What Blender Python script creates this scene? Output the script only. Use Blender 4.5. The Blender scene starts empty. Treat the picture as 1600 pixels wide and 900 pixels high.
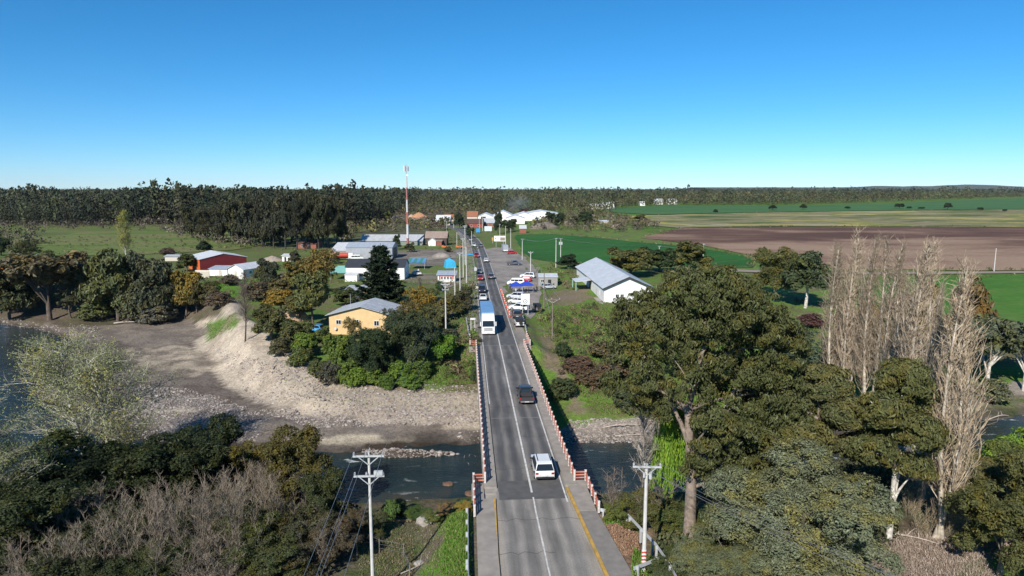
import bpy, bmesh, math, random
import numpy as np
R = math.radians
SC = bpy.context.scene
COL = SC.collection
rnd = random.Random(7)

# ------------------------------------------------------------------ camera, sky, sun, exposure
CAM_H, PITCH, FPX = 27.0, R(8.25), 1070.0          # metres above the bridge deck, degrees down, focal length for a 1600 px wide frame
cam_data = bpy.data.cameras.new('camera')
cam_data.sensor_width = 36.0
cam_data.lens = FPX / 1600.0 * 36.0
cam_data.clip_start, cam_data.clip_end = 0.5, 30000
cam = bpy.data.objects.new('camera', cam_data)
COL.objects.link(cam)
cam.location = (0, 0, CAM_H)
cam.rotation_euler = (R(90) - PITCH, 0, 0)
SC.camera = cam

SUN_EL, SUN_AZ = R(35), R(203)                      # sun behind the camera, a little to its left
world = bpy.data.worlds.new('World')
SC.world = world
world.use_nodes = True
wn = world.node_tree
for n in list(wn.nodes): wn.nodes.remove(n)
w_out = wn.nodes.new('ShaderNodeOutputWorld')
w_bg = wn.nodes.new('ShaderNodeBackground')
w_sky = wn.nodes.new('ShaderNodeTexSky')
w_sky.sky_type = 'NISHITA'
w_sky.sun_disc = False
w_sky.sun_elevation = SUN_EL
w_sky.sun_rotation = SUN_AZ
w_sky.altitude = 0
w_sky.air_density = 0.75
w_sky.dust_density = 0.0
w_sky.ozone_density = 10.0
w_bg.inputs['Strength'].default_value = 0.096
w_hsv = wn.nodes.new('ShaderNodeHueSaturation')          # the photograph's clear spring sky is a purer blue
w_hsv.inputs['Hue'].default_value = 0.489
w_hsv.inputs['Saturation'].default_value = 1.13
wn.links.new(w_sky.outputs[0], w_hsv.inputs['Color'])
wn.links.new(w_hsv.outputs[0], w_bg.inputs['Color'])
wn.links.new(w_bg.outputs[0], w_out.inputs['Surface'])

sun_data = bpy.data.lights.new('sun', 'SUN')
sun_data.energy = 4.4
sun_data.angle = R(0.5)
sun_data.color = (1.0, 0.95, 0.87)
sun = bpy.data.objects.new('sun', sun_data)
COL.objects.link(sun)
sun.location = (-60, -120, 120)
sun.rotation_euler = (R(90) - SUN_EL, 0, -R(23))

SC.view_settings.view_transform = 'Standard'
SC.view_settings.look = 'None'
SC.view_settings.exposure = 0.48
SC.view_settings.gamma = 1.0
SC.view_settings.use_curve_mapping = False
SC.render.engine = 'CYCLES'
cy = SC.cycles
cy.max_bounces, cy.diffuse_bounces, cy.glossy_bounces = 5, 3, 2
cy.transmission_bounces, cy.transparent_max_bounces, cy.volume_bounces = 3, 6, 0
cy.use_denoising = True
cy.caustics_reflective = cy.caustics_refractive = False

# ------------------------------------------------------------------ numeric helpers
def ss(a, b, x):
    t = np.clip((np.asarray(x, float) - a) / (b - a), 0, 1)
    return t * t * (3 - 2 * t)

def vnoise(x, y, seed=0):
    x = np.asarray(x, float); y = np.asarray(y, float)
    xi = np.floor(x).astype(np.int64); yi = np.floor(y).astype(np.int64)
    fx = x - xi; fy = y - yi
    fx = fx * fx * (3 - 2 * fx); fy = fy * fy * (3 - 2 * fy)
    def hsh(a, b):
        n = (a * 374761393 + b * 668265263 + seed * 1442695041) & 0xffffffff
        n = ((n ^ (n >> 13)) * 1274126177) & 0xffffffff
        return ((n ^ (n >> 16)) & 0xffff) / 65535.0
    return (hsh(xi, yi) * (1 - fx) + hsh(xi + 1, yi) * fx) * (1 - fy) + (hsh(xi, yi + 1) * (1 - fx) + hsh(xi + 1, yi + 1) * fx) * fy

def fbm(x, y, seed=0, oct=3):
    a, s, t = 0, 1.0, 0
    for k in range(oct):
        a = a + s * (vnoise(x * 2 ** k, y * 2 ** k, seed + k) - 0.5); t += s; s *= 0.5
    return a / t * 2

# ------------------------------------------------------------------ the lie of the land
RC_Y = [-400, 240, 280, 320, 360, 400, 440, 480, 520, 560, 620]
RC_X = [32.25, -10.3, -13.1, -16.2, -20.2, -25.2, -31.5, -40.0, -52.0, -67.0, -92.0]
def road_x(y): return np.interp(y, RC_Y, RC_X)

FAR = np.array([(-600,290),(-260,215),(-130,186),(-100,178),(-80,172),(-70,158),(-60,138),(-45,116),(-32,102),(-19,98),(-5,97),(8,100),(20,103),(40,108),(62,114),(90,120),(200,140),(600,200)], float)
NEAR = np.array([(-600,200),(-260,125),(-150,104),(-100,88),(-70,71),(-45,63),(-25,63),(-5,65.5),(8,66),(20,67),(40,72),(60,78),(80,82),(120,88),(200,98),(600,150)], float)
WUP = np.array([(-600,290),(-300,212),(-131,172),(-115,164),(-97,150),(-90,133),(-80,111),(-60,93),(-40,84.5),(-24,85.5),(-5,88.5),(7,88.5),(17,88),(40,91),(65,97),(77,100),(200,120),(600,180)], float)
WLO = np.array([(-600,260),(-300,180),(-131,138),(-100,110),(-80,93),(-60,77),(-40,70.5),(-19,69.5),(-4,71.6),(7,72),(20,73),(40,78),(67,85),(200,105),(600,160)], float)
def line(A, x): return np.interp(x, A[:, 0], A[:, 1])
def sl(A, x): return np.sqrt(1 + ((line(A, x + 2) - line(A, x - 2)) / 4) ** 2)
FLOOR, WATER = -5.8, -7.0

def height(x, y, detail=True):
    x = np.asarray(x, float); y = np.asarray(y, float)
    df = (y - line(FAR, x)) / sl(FAR, x)
    dn = (line(NEAR, x) - y) / sl(NEAR, x)
    wf = np.interp(x, [-300, -110, -78, -5, 8, 20, 60, 200], [30, 26, 8.5, 8, 20, 36, 26, 26])
    pf = -1.0 * (1 - ss(140, 215, y)) - 0.0
    pn = np.where(x < 0, -2.0, -1.2)
    h = FLOOR + (pf - FLOOR) * ss(-0.5, 0.5, df / wf)
    bm = ss(-82, -50, x) * (1 - ss(-8, -4, x))
    h = h + bm * 2.3 * np.exp(-((df - 3.4) / 2.4) ** 2)
    h = np.maximum(h, FLOOR + (pn - FLOOR) * ss(0, 9, dn))
    rr = np.minimum((y - line(WLO, x)) / sl(WLO, x), (line(WUP, x) - y) / sl(WUP, x))
    upper = (y > (line(WLO, x) + line(WUP, x)) / 2)
    k = np.where(upper, np.where(x < -85, 0.5, 0.17), 0.75)
    h = np.minimum(h, WATER + np.maximum(-rr, 0) * k)
    h = np.where(rr > 0, WATER - 1.4 * ss(0, 4, rr), h)
    # a low shingle island upstream of the bridge
    h = np.maximum(h, WATER - 1.2 + 1.62 * np.exp(-(((x + 14) / 8.5) ** 4) - ((y - 84.6 - 0.03 * (x + 14)) / 1.5) ** 2) * (1 if detail else 1))
    # far ground climbs gently
    h = h + 0.0062 * np.clip(y - 500, 0, 800) * ss(-250, 160, x + 0.25 * y) * ss(480, 700, y)
    h = h + 0.0025 * np.clip(y - 560, 0, 1000) * (1 - ss(-250, 160, x + 0.25 * y))
    if detail:
        rough = 0.05 + 0.22 * (ss(-25, -8, -np.abs(df + 4)) + (df < 0) * (dn < 0) * 0.6) + 0.25 * ss(0, 5, dn) * (dn < 60)
        h = h + rough * fbm(x / 3.1, y / 3.1, 3, 3) + (y < 240) * (np.abs(df - 0) < 9) * bm * 0.35 * fbm(x / 1.7, y / 1.7, 9, 2)
    # causeway that carries the road
    off = np.abs(x - road_x(y))
    emb = -0.07 - np.maximum(0, off - 6.3) / 1.7 - np.maximum(0, np.minimum(y - 57.5, 116.5 - y)) / 1.25
    h = np.maximum(h, emb)
    flat = (1 - ss(5.6, 6.6, off)) * ((y < 57) | (y > 117))
    h = h * (1 - flat) + np.minimum(h, -0.07) * flat
    return h

CP, SP = math.cos(PITCH), math.sin(PITCH)
_T = np.concatenate([np.linspace(30, 300, 2700), np.geomspace(300, 6000, 2500)])
def T(px, py):
    """where the line of sight through a point of the 1600x900 frame meets the land"""
    a = (px - 800) / FPX; b = -(py - 450) / FPX
    d = np.array([a, CP + b * SP, -SP + b * CP])
    t = _T / d[1]
    x, y, z = d[0] * t, d[1] * t, CAM_H + d[2] * t
    g = np.maximum(height(x, y, False), WATER)
    i = int(np.argmax(z <= g))
    return (float(x[i]), float(y[i]), float(g[i]))
def at_y(px, py, Y):
    """the point at distance Y on the line of sight"""
    a = (px - 800) / FPX; b = -(py - 450) / FPX
    t = Y / (CP + b * SP)
    return (a * t, Y, CAM_H + t * (-SP + b * CP))
def tall(p, py):
    """height above p of the line of sight row py"""
    b = -(py - 450) / FPX
    return p[1] * (b * CP - SP) / (CP + b * SP) + CAM_H - p[2]
def span(p, wpx): return wpx * (p[1] * CP - (p[2] - CAM_H) * SP) / FPX
def ground(x, y): return float(height(np.array([x]), np.array([y]))[0])

# ------------------------------------------------------------------ materials
def nodes_of(name):
    m = bpy.data.materials.new(name); m.use_nodes = True
    nt = m.node_tree
    return m, nt, nt.nodes['Principled BSDF'], nt.links
def N(nt, kind, **kw):
    n = nt.nodes.new('ShaderNode' + kind)
    for k, v in kw.items(): setattr(n, k, v)
    return n
def ramp(nt, stops):
    r = N(nt, 'ValToRGB'); e = r.color_ramp.elements
    while len(e) < len(stops): e.new(0.5)
    for q, (p, c) in zip(e, stops): q.position = p; q.color = (*c, 1) if len(c) == 3 else c
    return r
def mixrgb(nt, L, a, b, f, mode='MIX'):
    m = N(nt, 'Mix'); m.data_type = 'RGBA'; m.blend_type = mode
    for s, v in ((6, a), (7, b), (0, f)):
        if hasattr(v, 'links') or hasattr(v, 'is_output'): L.new(v, m.inputs[s])
        else: m.inputs[s].default_value = v if not isinstance(v, tuple) else (*v[:3], 1)
    return m.outputs[2]
def noise(nt, L, scale, detail=3, coord='Object', rough=0.55, vec=None):
    n = N(nt, 'TexNoise'); n.inputs['Scale'].default_value = scale
    n.inputs['Detail'].default_value = detail; n.inputs['Roughness'].default_value = rough
    if vec is None:
        tc = N(nt, 'TexCoord'); vec = tc.outputs[coord]
    L.new(vec, n.inputs['Vector'])
    return n.outputs['Fac']
def maprange(nt, L, v, a, b, c, d):
    m = N(nt, 'MapRange'); L.new(v, m.inputs[0])
    for i, q in enumerate((a, b, c, d)): m.inputs[i + 1].default_value = q
    return m.outputs[0]
_M = {}
def paint(name, col, rough=0.6, metal=0.0, var=0.18, scale=3.0, dirt=None, bump=0.0):
    """plain painted or built surface with mottling and grime"""
    if name in _M: return _M[name]
    m, nt, b, L = nodes_of(name)
    f = noise(nt, L, scale, 5)
    v = maprange(nt, L, f, 0.3, 0.7, 1 - var, 1 + var * 0.5)
    c = mixrgb(nt, L, col, v, 1.0, 'MULTIPLY') if False else None
    mm = N(nt, 'Mix'); mm.data_type = 'RGBA'; mm.blend_type = 'MULTIPLY'; mm.inputs[0].default_value = 1
    mm.inputs[6].default_value = (*col, 1); L.new(v, mm.inputs[7])
    out = mm.outputs[2]
    if dirt:
        g = noise(nt, L, scale * 0.35, 4)
        gf = maprange(nt, L, g, 0.52, 0.75, 0, 0.8)
        out = mixrgb(nt, L, out, dirt, gf)
    L.new(out, b.inputs['Base Color'])
    b.inputs['Roughness'].default_value = rough; b.inputs['Metallic'].default_value = metal
    if bump:
        bp = N(nt, 'Bump'); bp.inputs['Strength'].default_value = bump; bp.inputs['Distance'].default_value = 0.05
        L.new(f, bp.inputs['Height']); L.new(bp.outputs[0], b.inputs['Normal'])
    _M[name] = m
    return m
def tin(name, col, rough=0.45, rust=(0.2, 0.1, 0.06), amount=0.25, scale=7.0):
    """corrugated roofing sheet"""
    if name in _M: return _M[name]
    m, nt, b, L = nodes_of(name)
    tc = N(nt, 'TexCoord')
    w = N(nt, 'TexWave'); w.inputs['Scale'].default_value = scale; w.wave_profile = 'SIN'; w.bands_direction = 'X'
    L.new(tc.outputs['Object'], w.inputs['Vector'])
    bp = N(nt, 'Bump'); bp.inputs['Strength'].default_value = 0.35; bp.inputs['Distance'].default_value = 0.04
    L.new(w.outputs['Fac'], bp.inputs['Height']); L.new(bp.outputs[0], b.inputs['Normal'])
    f = noise(nt, L, 0.9, 5); g = noise(nt, L, 0.35, 3)
    v = maprange(nt, L, f, 0.3, 0.7, 0.85, 1.08)
    mm = N(nt, 'Mix'); mm.data_type = 'RGBA'; mm.blend_type = 'MULTIPLY'; mm.inputs[0].default_value = 1
    mm.inputs[6].default_value = (*col, 1); L.new(v, mm.inputs[7])
    out = mixrgb(nt, L, mm.outputs[2], rust, maprange(nt, L, g, 0.5, 0.8, 0, amount))
    L.new(out, b.inputs['Base Color']); b.inputs['Roughness'].default_value = rough; b.inputs['Metallic'].default_value = 0.15
    _M[name] = m
    return m
def leaf_mat(name, trans=0.3, var=0.32, tint=(1.5, 1.15, 0.45)):
    """foliage: the colour comes from the plant, each leaf varies"""
    m, nt, b, L = nodes_of(name)
    oi = N(nt, 'ObjectInfo'); g = N(nt, 'NewGeometry')
    v = maprange(nt, L, g.outputs['Random Per Island'], 0, 1, 1 - var, 1 + var)
    mm = N(nt, 'Mix'); mm.data_type = 'RGBA'; mm.blend_type = 'MULTIPLY'; mm.inputs[0].default_value = 1
    L.new(oi.outputs['Color'], mm.inputs[6]); L.new(v, mm.inputs[7])
    f = noise(nt, L, 0.55, 2)
    ff = maprange(nt, L, f, 0.48, 0.68, 0, 0.75)
    warm = N(nt, 'Mix'); warm.data_type = 'RGBA'; warm.blend_type = 'MULTIPLY'; L.new(ff, warm.inputs[0])
    L.new(mm.outputs[2], warm.inputs[6]); warm.inputs[7].default_value = (*tint, 1)
    L.new(warm.outputs[2], b.inputs['Base Color'])
    b.inputs['Roughness'].default_value = 0.55; b.inputs['Specular IOR Level'].default_value = 0.3
    tr = N(nt, 'BsdfTranslucent'); L.new(warm.outputs[2], tr.inputs['Color'])
    mx = N(nt, 'MixShader'); mx.inputs[0].default_value = trans
    L.new(b.outputs[0], mx.inputs[1]); L.new(tr.outputs[0], mx.inputs[2])
    L.new(mx.outputs[0], nt.nodes['Material Output'].inputs['Surface'])
    return m
def tinted(name, rough=0.6, var=0.3, scale=6.0, coat=0.0):
    """takes the object's own colour: bark, car paint"""
    m, nt, b, L = nodes_of(name)
    oi = N(nt, 'ObjectInfo'); f = noise(nt, L, scale, 3)
    v = maprange(nt, L, f, 0.3, 0.7, 1 - var, 1 + var)
    mm = N(nt, 'Mix'); mm.data_type = 'RGBA'; mm.blend_type = 'MULTIPLY'; mm.inputs[0].default_value = 1
    L.new(oi.outputs['Color'], mm.inputs[6]); L.new(v, mm.inputs[7])
    L.new(mm.outputs[2], b.inputs['Base Color']); b.inputs['Roughness'].default_value = rough
    b.inputs['Coat Weight'].default_value = coat
    return m

LEAF = leaf_mat('leaf')
LEAF_EUC = leaf_mat('leaf_eucalyptus', 0.3, 0.36, (1.5, 1.12, 0.62))
BARK = tinted('bark', 0.85, 0.45, 3.0)
CARPAINT = tinted('car_paint', 0.3, 0.06, 1.5, 0.4)
GLASS = paint('dark_window_glass', (0.015, 0.018, 0.022), 0.08, var=0.05)
RUBBER = paint('tyre_rubber', (0.02, 0.02, 0.02), 0.8)
STEEL = paint('galvanised_steel', (0.5, 0.51, 0.51), 0.55, 0.15, 0.15, 4)
CHROME = paint('wheel_alloy', (0.5, 0.5, 0.5), 0.35, 0.7, 0.05)
BLACKP = paint('black_plastic', (0.02, 0.02, 0.022), 0.5)
WHITEP = paint('white_paint', (0.75, 0.74, 0.71), 0.5, var=0.12, dirt=(0.4, 0.36, 0.3))
WHITEWALL = paint('white_wall', (0.78, 0.77, 0.74), 0.75, var=0.08, scale=1.2, dirt=(0.62, 0.6, 0.55))
REDP = paint('red_paint', (0.5, 0.06, 0.035), 0.55, var=0.25)
RAILRED = paint('faded_red_rail_paint', (0.52, 0.16, 0.1), 0.6, var=0.35, dirt=(0.5, 0.33, 0.26))
CONCRETE = paint('concrete', (0.33, 0.3, 0.26), 0.9, var=0.25, scale=1.6, dirt=(0.2, 0.17, 0.14), bump=0.2)
POLEC = paint('pale_concrete_pole', (0.55, 0.53, 0.49), 0.85, var=0.2, scale=2)
WOOD = paint('grey_weathered_wood', (0.22, 0.18, 0.14), 0.9, var=0.35, scale=4)
DARKWOOD = paint('dark_timber_wall', (0.075, 0.055, 0.045), 0.85, var=0.3)
BRICK = paint('red_brick_wall', (0.28, 0.1, 0.065), 0.85, var=0.35, scale=5)
WIREM = paint('aluminium_wire', (0.35, 0.35, 0.36), 0.4, 0.6)
TIN_GREY = tin('grey_roof_sheet', (0.52, 0.53, 0.54))
TIN_LIGHT = tin('light_roof_sheet', (0.64, 0.65, 0.65), amount=0.1)
TIN_WHITE = tin('white_roof_sheet', (0.72, 0.72, 0.71), amount=0.12)
TIN_BLUE = tin('blue_grey_roof_sheet', (0.45, 0.49, 0.54))
TIN_DARK = tin('dark_slate_roof', (0.055, 0.058, 0.065), amount=0.1)
TIN_RUST = tin('rusty_roof_sheet', (0.36, 0.27, 0.22), amount=0.6)
TIN_RED = tin('dark_red_cladding', (0.17, 0.02, 0.022), amount=0.1, scale=4)
TAILRED = paint('red_lamp_lens', (0.35, 0.015, 0.01), 0.25)
LAMPW = paint('clear_lamp_lens', (0.65, 0.65, 0.62), 0.2)
YELLOWP = paint('yellow_kerb_paint', (0.5, 0.3, 0.06), 0.7, var=0.35, scale=2, dirt=(0.3, 0.25, 0.17))

# ------------------------------------------------------------------ mesh helpers
def np_mesh(name, v, f, mats=(), mi=None, smooth=False):
    v = np.asarray(v, np.float32); f = np.asarray(f, np.int32)
    me = bpy.data.meshes.new(name)
    me.vertices.add(len(v)); me.vertices.foreach_set('co', v.ravel())
    n = f.shape[1]
    me.loops.add(f.size); me.loops.foreach_set('vertex_index', f.ravel())
    me.polygons.add(len(f)); me.polygons.foreach_set('loop_start', np.arange(0, f.size, n, dtype=np.int32))
    me.polygons.foreach_set('use_smooth', np.full(len(f), bool(smooth)))
    for m in mats: me.materials.append(m)
    if mi is not None: me.polygons.foreach_set('material_index', np.asarray(mi, np.int32))
    me.update(calc_edges=True)
    return me
class MB:
    def __init__(s): s.v, s.f = [], []
    def add(s, vs, fs):
        o = len(s.v); s.v += [tuple(p) for p in vs]; s.f += [tuple(i + o for i in q) for q in fs]; return s
    def box(s, x0, x1, y0, y1, z0, z1):
        return s.add([(x0,y0,z0),(x1,y0,z0),(x1,y1,z0),(x0,y1,z0),(x0,y0,z1),(x1,y0,z1),(x1,y1,z1),(x0,y1,z1)],
                     [(0,3,2,1),(4,5,6,7),(0,1,5,4),(1,2,6,5),(2,3,7,6),(3,0,4,7)])
    def bar(s, a, b, w, h=None, up=(0, 0, 1)):
        h = h or w
        a = np.array(a, float); b = np.array(b, float); d = b - a; d /= np.linalg.norm(d)
        u = np.array(up, float)
        if abs(d @ u) > 0.95: u = np.array((1.0, 0, 0))
        x = np.cross(d, u); x /= np.linalg.norm(x); z = np.cross(x, d)
        vs = [p + x * sx * w / 2 + z * sz * h / 2 for p in (a, b) for sx, sz in ((-1,-1),(1,-1),(1,1),(-1,1))]
        return s.add(vs, [(0,1,2,3),(7,6,5,4),(0,4,5,1),(1,5,6,2),(2,6,7,3),(3,7,4,0)])
    def cyl(s, a, b, r0, r1=None, n=8):
        r1 = r0 if r1 is None else r1
        a = np.array(a, float); b = np.array(b, float); d = b - a; d /= np.linalg.norm(d)
        u = np.array((0, 0, 1.0)) if abs(d[2]) < 0.9 else np.array((1.0, 0, 0))
        x = np.cross(d, u); x /= np.linalg.norm(x); z = np.cross(x, d)
        ang = [2 * math.pi * k / n for k in range(n)]
        vs = [a + (x * math.cos(t) + z * math.sin(t)) * r0 for t in ang] + [b + (x * math.cos(t) + z * math.sin(t)) * r1 for t in ang]
        fs = [(k, (k + 1) % n, n + (k + 1) % n, n + k) for k in range(n)] + [tuple(range(n))[::-1], tuple(range(n, 2 * n))]
        return s.add(vs, fs)
    def poly(s, pts): return s.add(pts, [tuple(range(len(pts)))])
    def prism(s, prof, x0, x1):
        """profile of (y, z) points swept along x"""
        n = len(prof)
        vs = [(x0, *p) for p in prof] + [(x1, *p) for p in prof]
        return s.add(vs, [(k, (k + 1) % n, n + (k + 1) % n, n + k) for k in range(n)] + [tuple(range(n))[::-1], tuple(range(n, 2 * n))])
    def mesh(s, name, mat, smooth=False):
        me = bpy.data.meshes.new(name); me.from_pydata(s.v, [], s.f)
        if mat: me.materials.append(mat)
        bm = bmesh.new(); bm.from_mesh(me); bmesh.ops.recalc_face_normals(bm, faces=bm.faces); bm.to_mesh(me); bm.free()
        if smooth:
            for p in me.polygons: p.use_smooth = True
        else: me.polygons.foreach_set('use_smooth', np.zeros(len(me.polygons), bool))
        me.update(); return me
    def build(s, name, mat, parent=None, smooth=False):
        return link(name, s.mesh(name, mat, smooth), parent)
def link(name, data, parent=None):
    o = bpy.data.objects.new(name, data); COL.objects.link(o)
    if parent is not None: o.parent = parent
    return o
_labels = {}
def tag(o, label, cat, group=None):
    o['label'] = label; o['category'] = cat
    if group: o['group'] = group
    return o
def struct(o, kind='structure', label=None):
    o['kind'] = kind
    if label: o['label'] = label
    return o
def thing(name, label, cat, loc=(0, 0, 0), rz=0.0, group=None):
    o = bpy.data.objects.new(name, None); COL.objects.link(o)
    o.empty_display_size = 0.3
    o.location = loc; o.rotation_euler = (0, 0, rz)
    return tag(o, label, cat, group)
KIDS = {}
def copy_tree(o, parent=None):
    c = o.copy(); COL.objects.link(c); c.parent = parent
    for ch in o.children: copy_tree(ch, c)
    return c

# ------------------------------------------------------------------ land
def inpoly(x, y, P):
    r = np.zeros(x.shape, bool); j = len(P) - 1
    for i in range(len(P)):
        xi, yi = P[i][:2]; xj, yj = P[j][:2]
        if yi != yj:
            c = ((yi > y) != (yj > y)) & (x < (xj - xi) * (y - yi) / (yj - yi) + xi)
            r ^= c
        j = i
    return r
def pxpoly(pts): return [T(*p) for p in pts]

def axis(lo, dlo, dhi, hi, step, g):
    a = list(np.arange(dlo, dhi, step)); s = step; v = a[-1]
    while v < hi: s *= g; v += s; a.append(v)
    s = step; v = dlo; b = []
    while v > lo: s *= g; v -= s; b.append(v)
    return np.array(b[::-1] + a)
gx = axis(-6500, -120, 85, 8000, 0.9, 1.075)
gy = axis(-300, 36, 185, 9000, 0.9, 1.045)
X, Y = np.meshgrid(gx, gy)
Z = height(X, Y)
ZN = np.zeros(X.shape + (3,)); 
C1 = np.empty(X.shape + (3,)); C2 = np.empty(X.shape + (3,))
C1[:] = (0.1, 0.16, 0.032); C2[:] = (0.15, 0.125, 0.065)
def zone(mask, a, b):
    C1[mask] = a; C2[mask] = b
df = (Y - line(FAR, X)) / sl(FAR, X); dn = (line(NEAR, X) - Y) / sl(NEAR, X)
jx = X + 2.0 * fbm(X / 6, Y / 6, 21); jy = Y + 2.0 * fbm(X / 6, Y / 6, 22)
zone(Y > 520, (0.085, 0.085, 0.04), (0.13, 0.105, 0.065))
zone((Y > 250) & (X > -95) & (X < road_x(Y) - 14) & (Y > 330), (0.12, 0.105, 0.065), (0.075, 0.095, 0.035))
zone((X < -90) & (Y > 215) & (Y < 420), (0.10, 0.14, 0.035), (0.13, 0.125, 0.06))
zone((X < -60) & (df > -14) & (df < 30) & (X + 0.4 * (Y - 150) < -72), (0.13, 0.1, 0.075), (0.08, 0.09, 0.04))   # brown bank under the trees
zone((df < 0) & (dn < 0), (0.165, 0.135, 0.112), (0.115, 0.092, 0.075))
zone((df > -5) & (df < 6.0) & (X > -76) & (X < -4.5), (0.44, 0.37, 0.285), (0.34, 0.28, 0.215))
zone((X > 3) & (df > -12), (0.11, 0.19, 0.03), (0.13, 0.12, 0.055))
zone((X > 3) & (df > -14) & (df < -7), (0.3, 0.26, 0.22), (0.17, 0.14, 0.11))
zone((X > 85) & (Y > 200), (0.08, 0.16, 0.025), (0.11, 0.14, 0.03))
zone((dn > -3) & (X < 0), (0.135, 0.11, 0.08), (0.07, 0.095, 0.03))
zone((dn > -3) & (X > 0), (0.09, 0.11, 0.04), (0.13, 0.1, 0.065))
def pz(pts, a, b): zone(inpoly(jx, jy, pxpoly(pts)), a, b)
zone((Y < (line(WLO, X) + line(WUP, X)) / 2) & (dn <= 0), (0.1, 0.08, 0.055), (0.065, 0.08, 0.03))
pz([(-150,462),(335,462),(350,492),(310,500),(250,512),(160,508),(110,512),(0,500),(-150,490)], (0.125, 0.095, 0.07), (0.09, 0.085, 0.045))
pz([(330,625),(420,648),(560,660),(748,662),(748,706),(520,700),(400,690),(330,670),(230,640)], (0.2, 0.168, 0.14), (0.14, 0.115, 0.095))
pz([(560,694),(640,690),(750,686),(750,708),(700,712),(560,704)], (0.075, 0.055, 0.04), (0.11, 0.085, 0.06))
pz([(430,680),(560,682),(660,686),(600,696),(470,694)], (0.42, 0.36, 0.27), (0.33, 0.28, 0.21))
pz([(190,545),(260,536),(310,548),(345,575),(290,590),(215,575)], (0.36, 0.3, 0.225), (0.16, 0.13, 0.105))
pz([(200,610),(320,618),(410,655),(400,690),(230,690)], (0.23, 0.2, 0.175), (0.16, 0.135, 0.115))
pz([(150,510),(290,500),(330,515),(240,545),(150,530)], (0.17, 0.14, 0.115), (0.24, 0.2, 0.16))
pz([(235,640),(300,640),(305,650),(240,652)], (0.5, 0.43, 0.32), (0.42, 0.36, 0.27))
pz([(320,508),(345,498),(372,500),(365,515),(330,530)], (0.09, 0.17, 0.03), (0.2, 0.19, 0.1))
pz([(320,440),(385,438),(400,455),(372,468),(318,466)], (0.09, 0.2, 0.025), (0.1, 0.16, 0.03))
pz([(600,392),(735,390),(748,402),(735,412),(660,416),(600,412)], (0.22, 0.19, 0.165), (0.16, 0.135, 0.11))
pz([(632,428),(748,425),(748,440),(690,446),(632,440)], (0.2, 0.175, 0.14), (0.13, 0.135, 0.06))
pz([(600,440),(742,443),(745,500),(715,535),(660,500),(600,470)], (0.085, 0.14, 0.03), (0.13, 0.12, 0.06))
pz([(700,800),(722,785),(742,790),(742,905),(690,905)], (0.09, 0.19, 0.02), (0.1, 0.14, 0.03))
pz([(712,515),(740,505),(748,560),(700,585),(690,560)], (0.14, 0.15, 0.05), (0.16, 0.12, 0.075))
pz([(690,590),(755,575),(755,602),(700,605)], (0.15, 0.12, 0.085), (0.2, 0.17, 0.12))
pz([(846,510),(860,510),(868,545),(890,585),(915,625),(918,650),(895,640),(872,590),(848,545)], (0.2, 0.155, 0.11), (0.15, 0.13, 0.07))
pz([(860,455),(918,452),(925,466),(880,478),(858,470)], (0.2, 0.155, 0.11), (0.17, 0.15, 0.075))
pz([(1375,835),(1500,825),(1570,905),(1360,905)], (0.3, 0.235, 0.185), (0.21, 0.165, 0.13))
pz([(1500,880),(1700,875),(1700,930),(1480,930)], (0.1, 0.17, 0.03), (0.14, 0.17, 0.05))
pz([(925,806),(1000,815),(1010,905),(950,905)], (0.19, 0.12, 0.08), (0.26, 0.19, 0.13))
pz([(1410,640),(1600,615),(1650,640),(1600,668),(1490,672),(1400,660)], (0.22, 0.18, 0.14), (0.1, 0.13, 0.04))
wet = (1 - ss(-6.75, -6.35, Z)) * (Y < 240)
for C in (C1, C2): C *= (1 - 0.5 * wet)[..., None]
nyy, nxx = X.shape
idx = np.arange(nyy * nxx).reshape(nyy, nxx)
F4 = np.stack([idx[:-1, :-1], idx[:-1, 1:], idx[1:, 1:], idx[1:, :-1]], -1).reshape(-1, 4)

def terrain_material():
    m, nt, b, L = nodes_of('land_surface')
    a = N(nt, 'VertexColor'); a.layer_name = 'main_colour'
    c = N(nt, 'VertexColor'); c.layer_name = 'patch_colour'
    f1 = noise(nt, L, 0.16, 6, rough=0.65); f2 = noise(nt, L, 1.6, 4, rough=0.7); f3 = noise(nt, L, 0.03, 4)
    k = maprange(nt, L, f1, 0.44, 0.6, 0, 1)
    col = mixrgb(nt, L, a.outputs[0], c.outputs[0], k)
    f4 = noise(nt, L, 7.0, 4, rough=0.7)
    av = N(nt, 'Math'); av.operation = 'ADD'; L.new(f2, av.inputs[0]); L.new(f4, av.inputs[1])
    v = maprange(nt, L, av.outputs[0], 0.65, 1.35, 0.5, 1.5)
    mm = N(nt, 'Mix'); mm.data_type = 'RGBA'; mm.blend_type = 'MULTIPLY'; mm.inputs[0].default_value = 1
    L.new(col, mm.inputs[6]); L.new(v, mm.inputs[7])
    m2 = N(nt, 'Mix'); m2.data_type = 'RGBA'; m2.blend_type = 'MULTIPLY'; m2.inputs[0].default_value = 1
    L.new(mm.outputs[2], m2.inputs[6]); L.new(maprange(nt, L, f3, 0.3, 0.7, 0.82, 1.15), m2.inputs[7])
    L.new(m2.outputs[2], b.inputs['Base Color']); b.inputs['Roughness'].default_value = 0.95
    b.inputs['Specular IOR Level'].default_value = 0.15
    bp = N(nt, 'Bump'); bp.inputs['Strength'].default_value = 0.9; bp.inputs['Distance'].default_value = 0.25
    L.new(f2, bp.inputs['Height']); L.new(bp.outputs[0], b.inputs['Normal'])
    return m
me = np_mesh('ground', np.stack([X, Y, Z], -1).reshape(-1, 3), F4, [terrain_material()], smooth=True)
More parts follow.
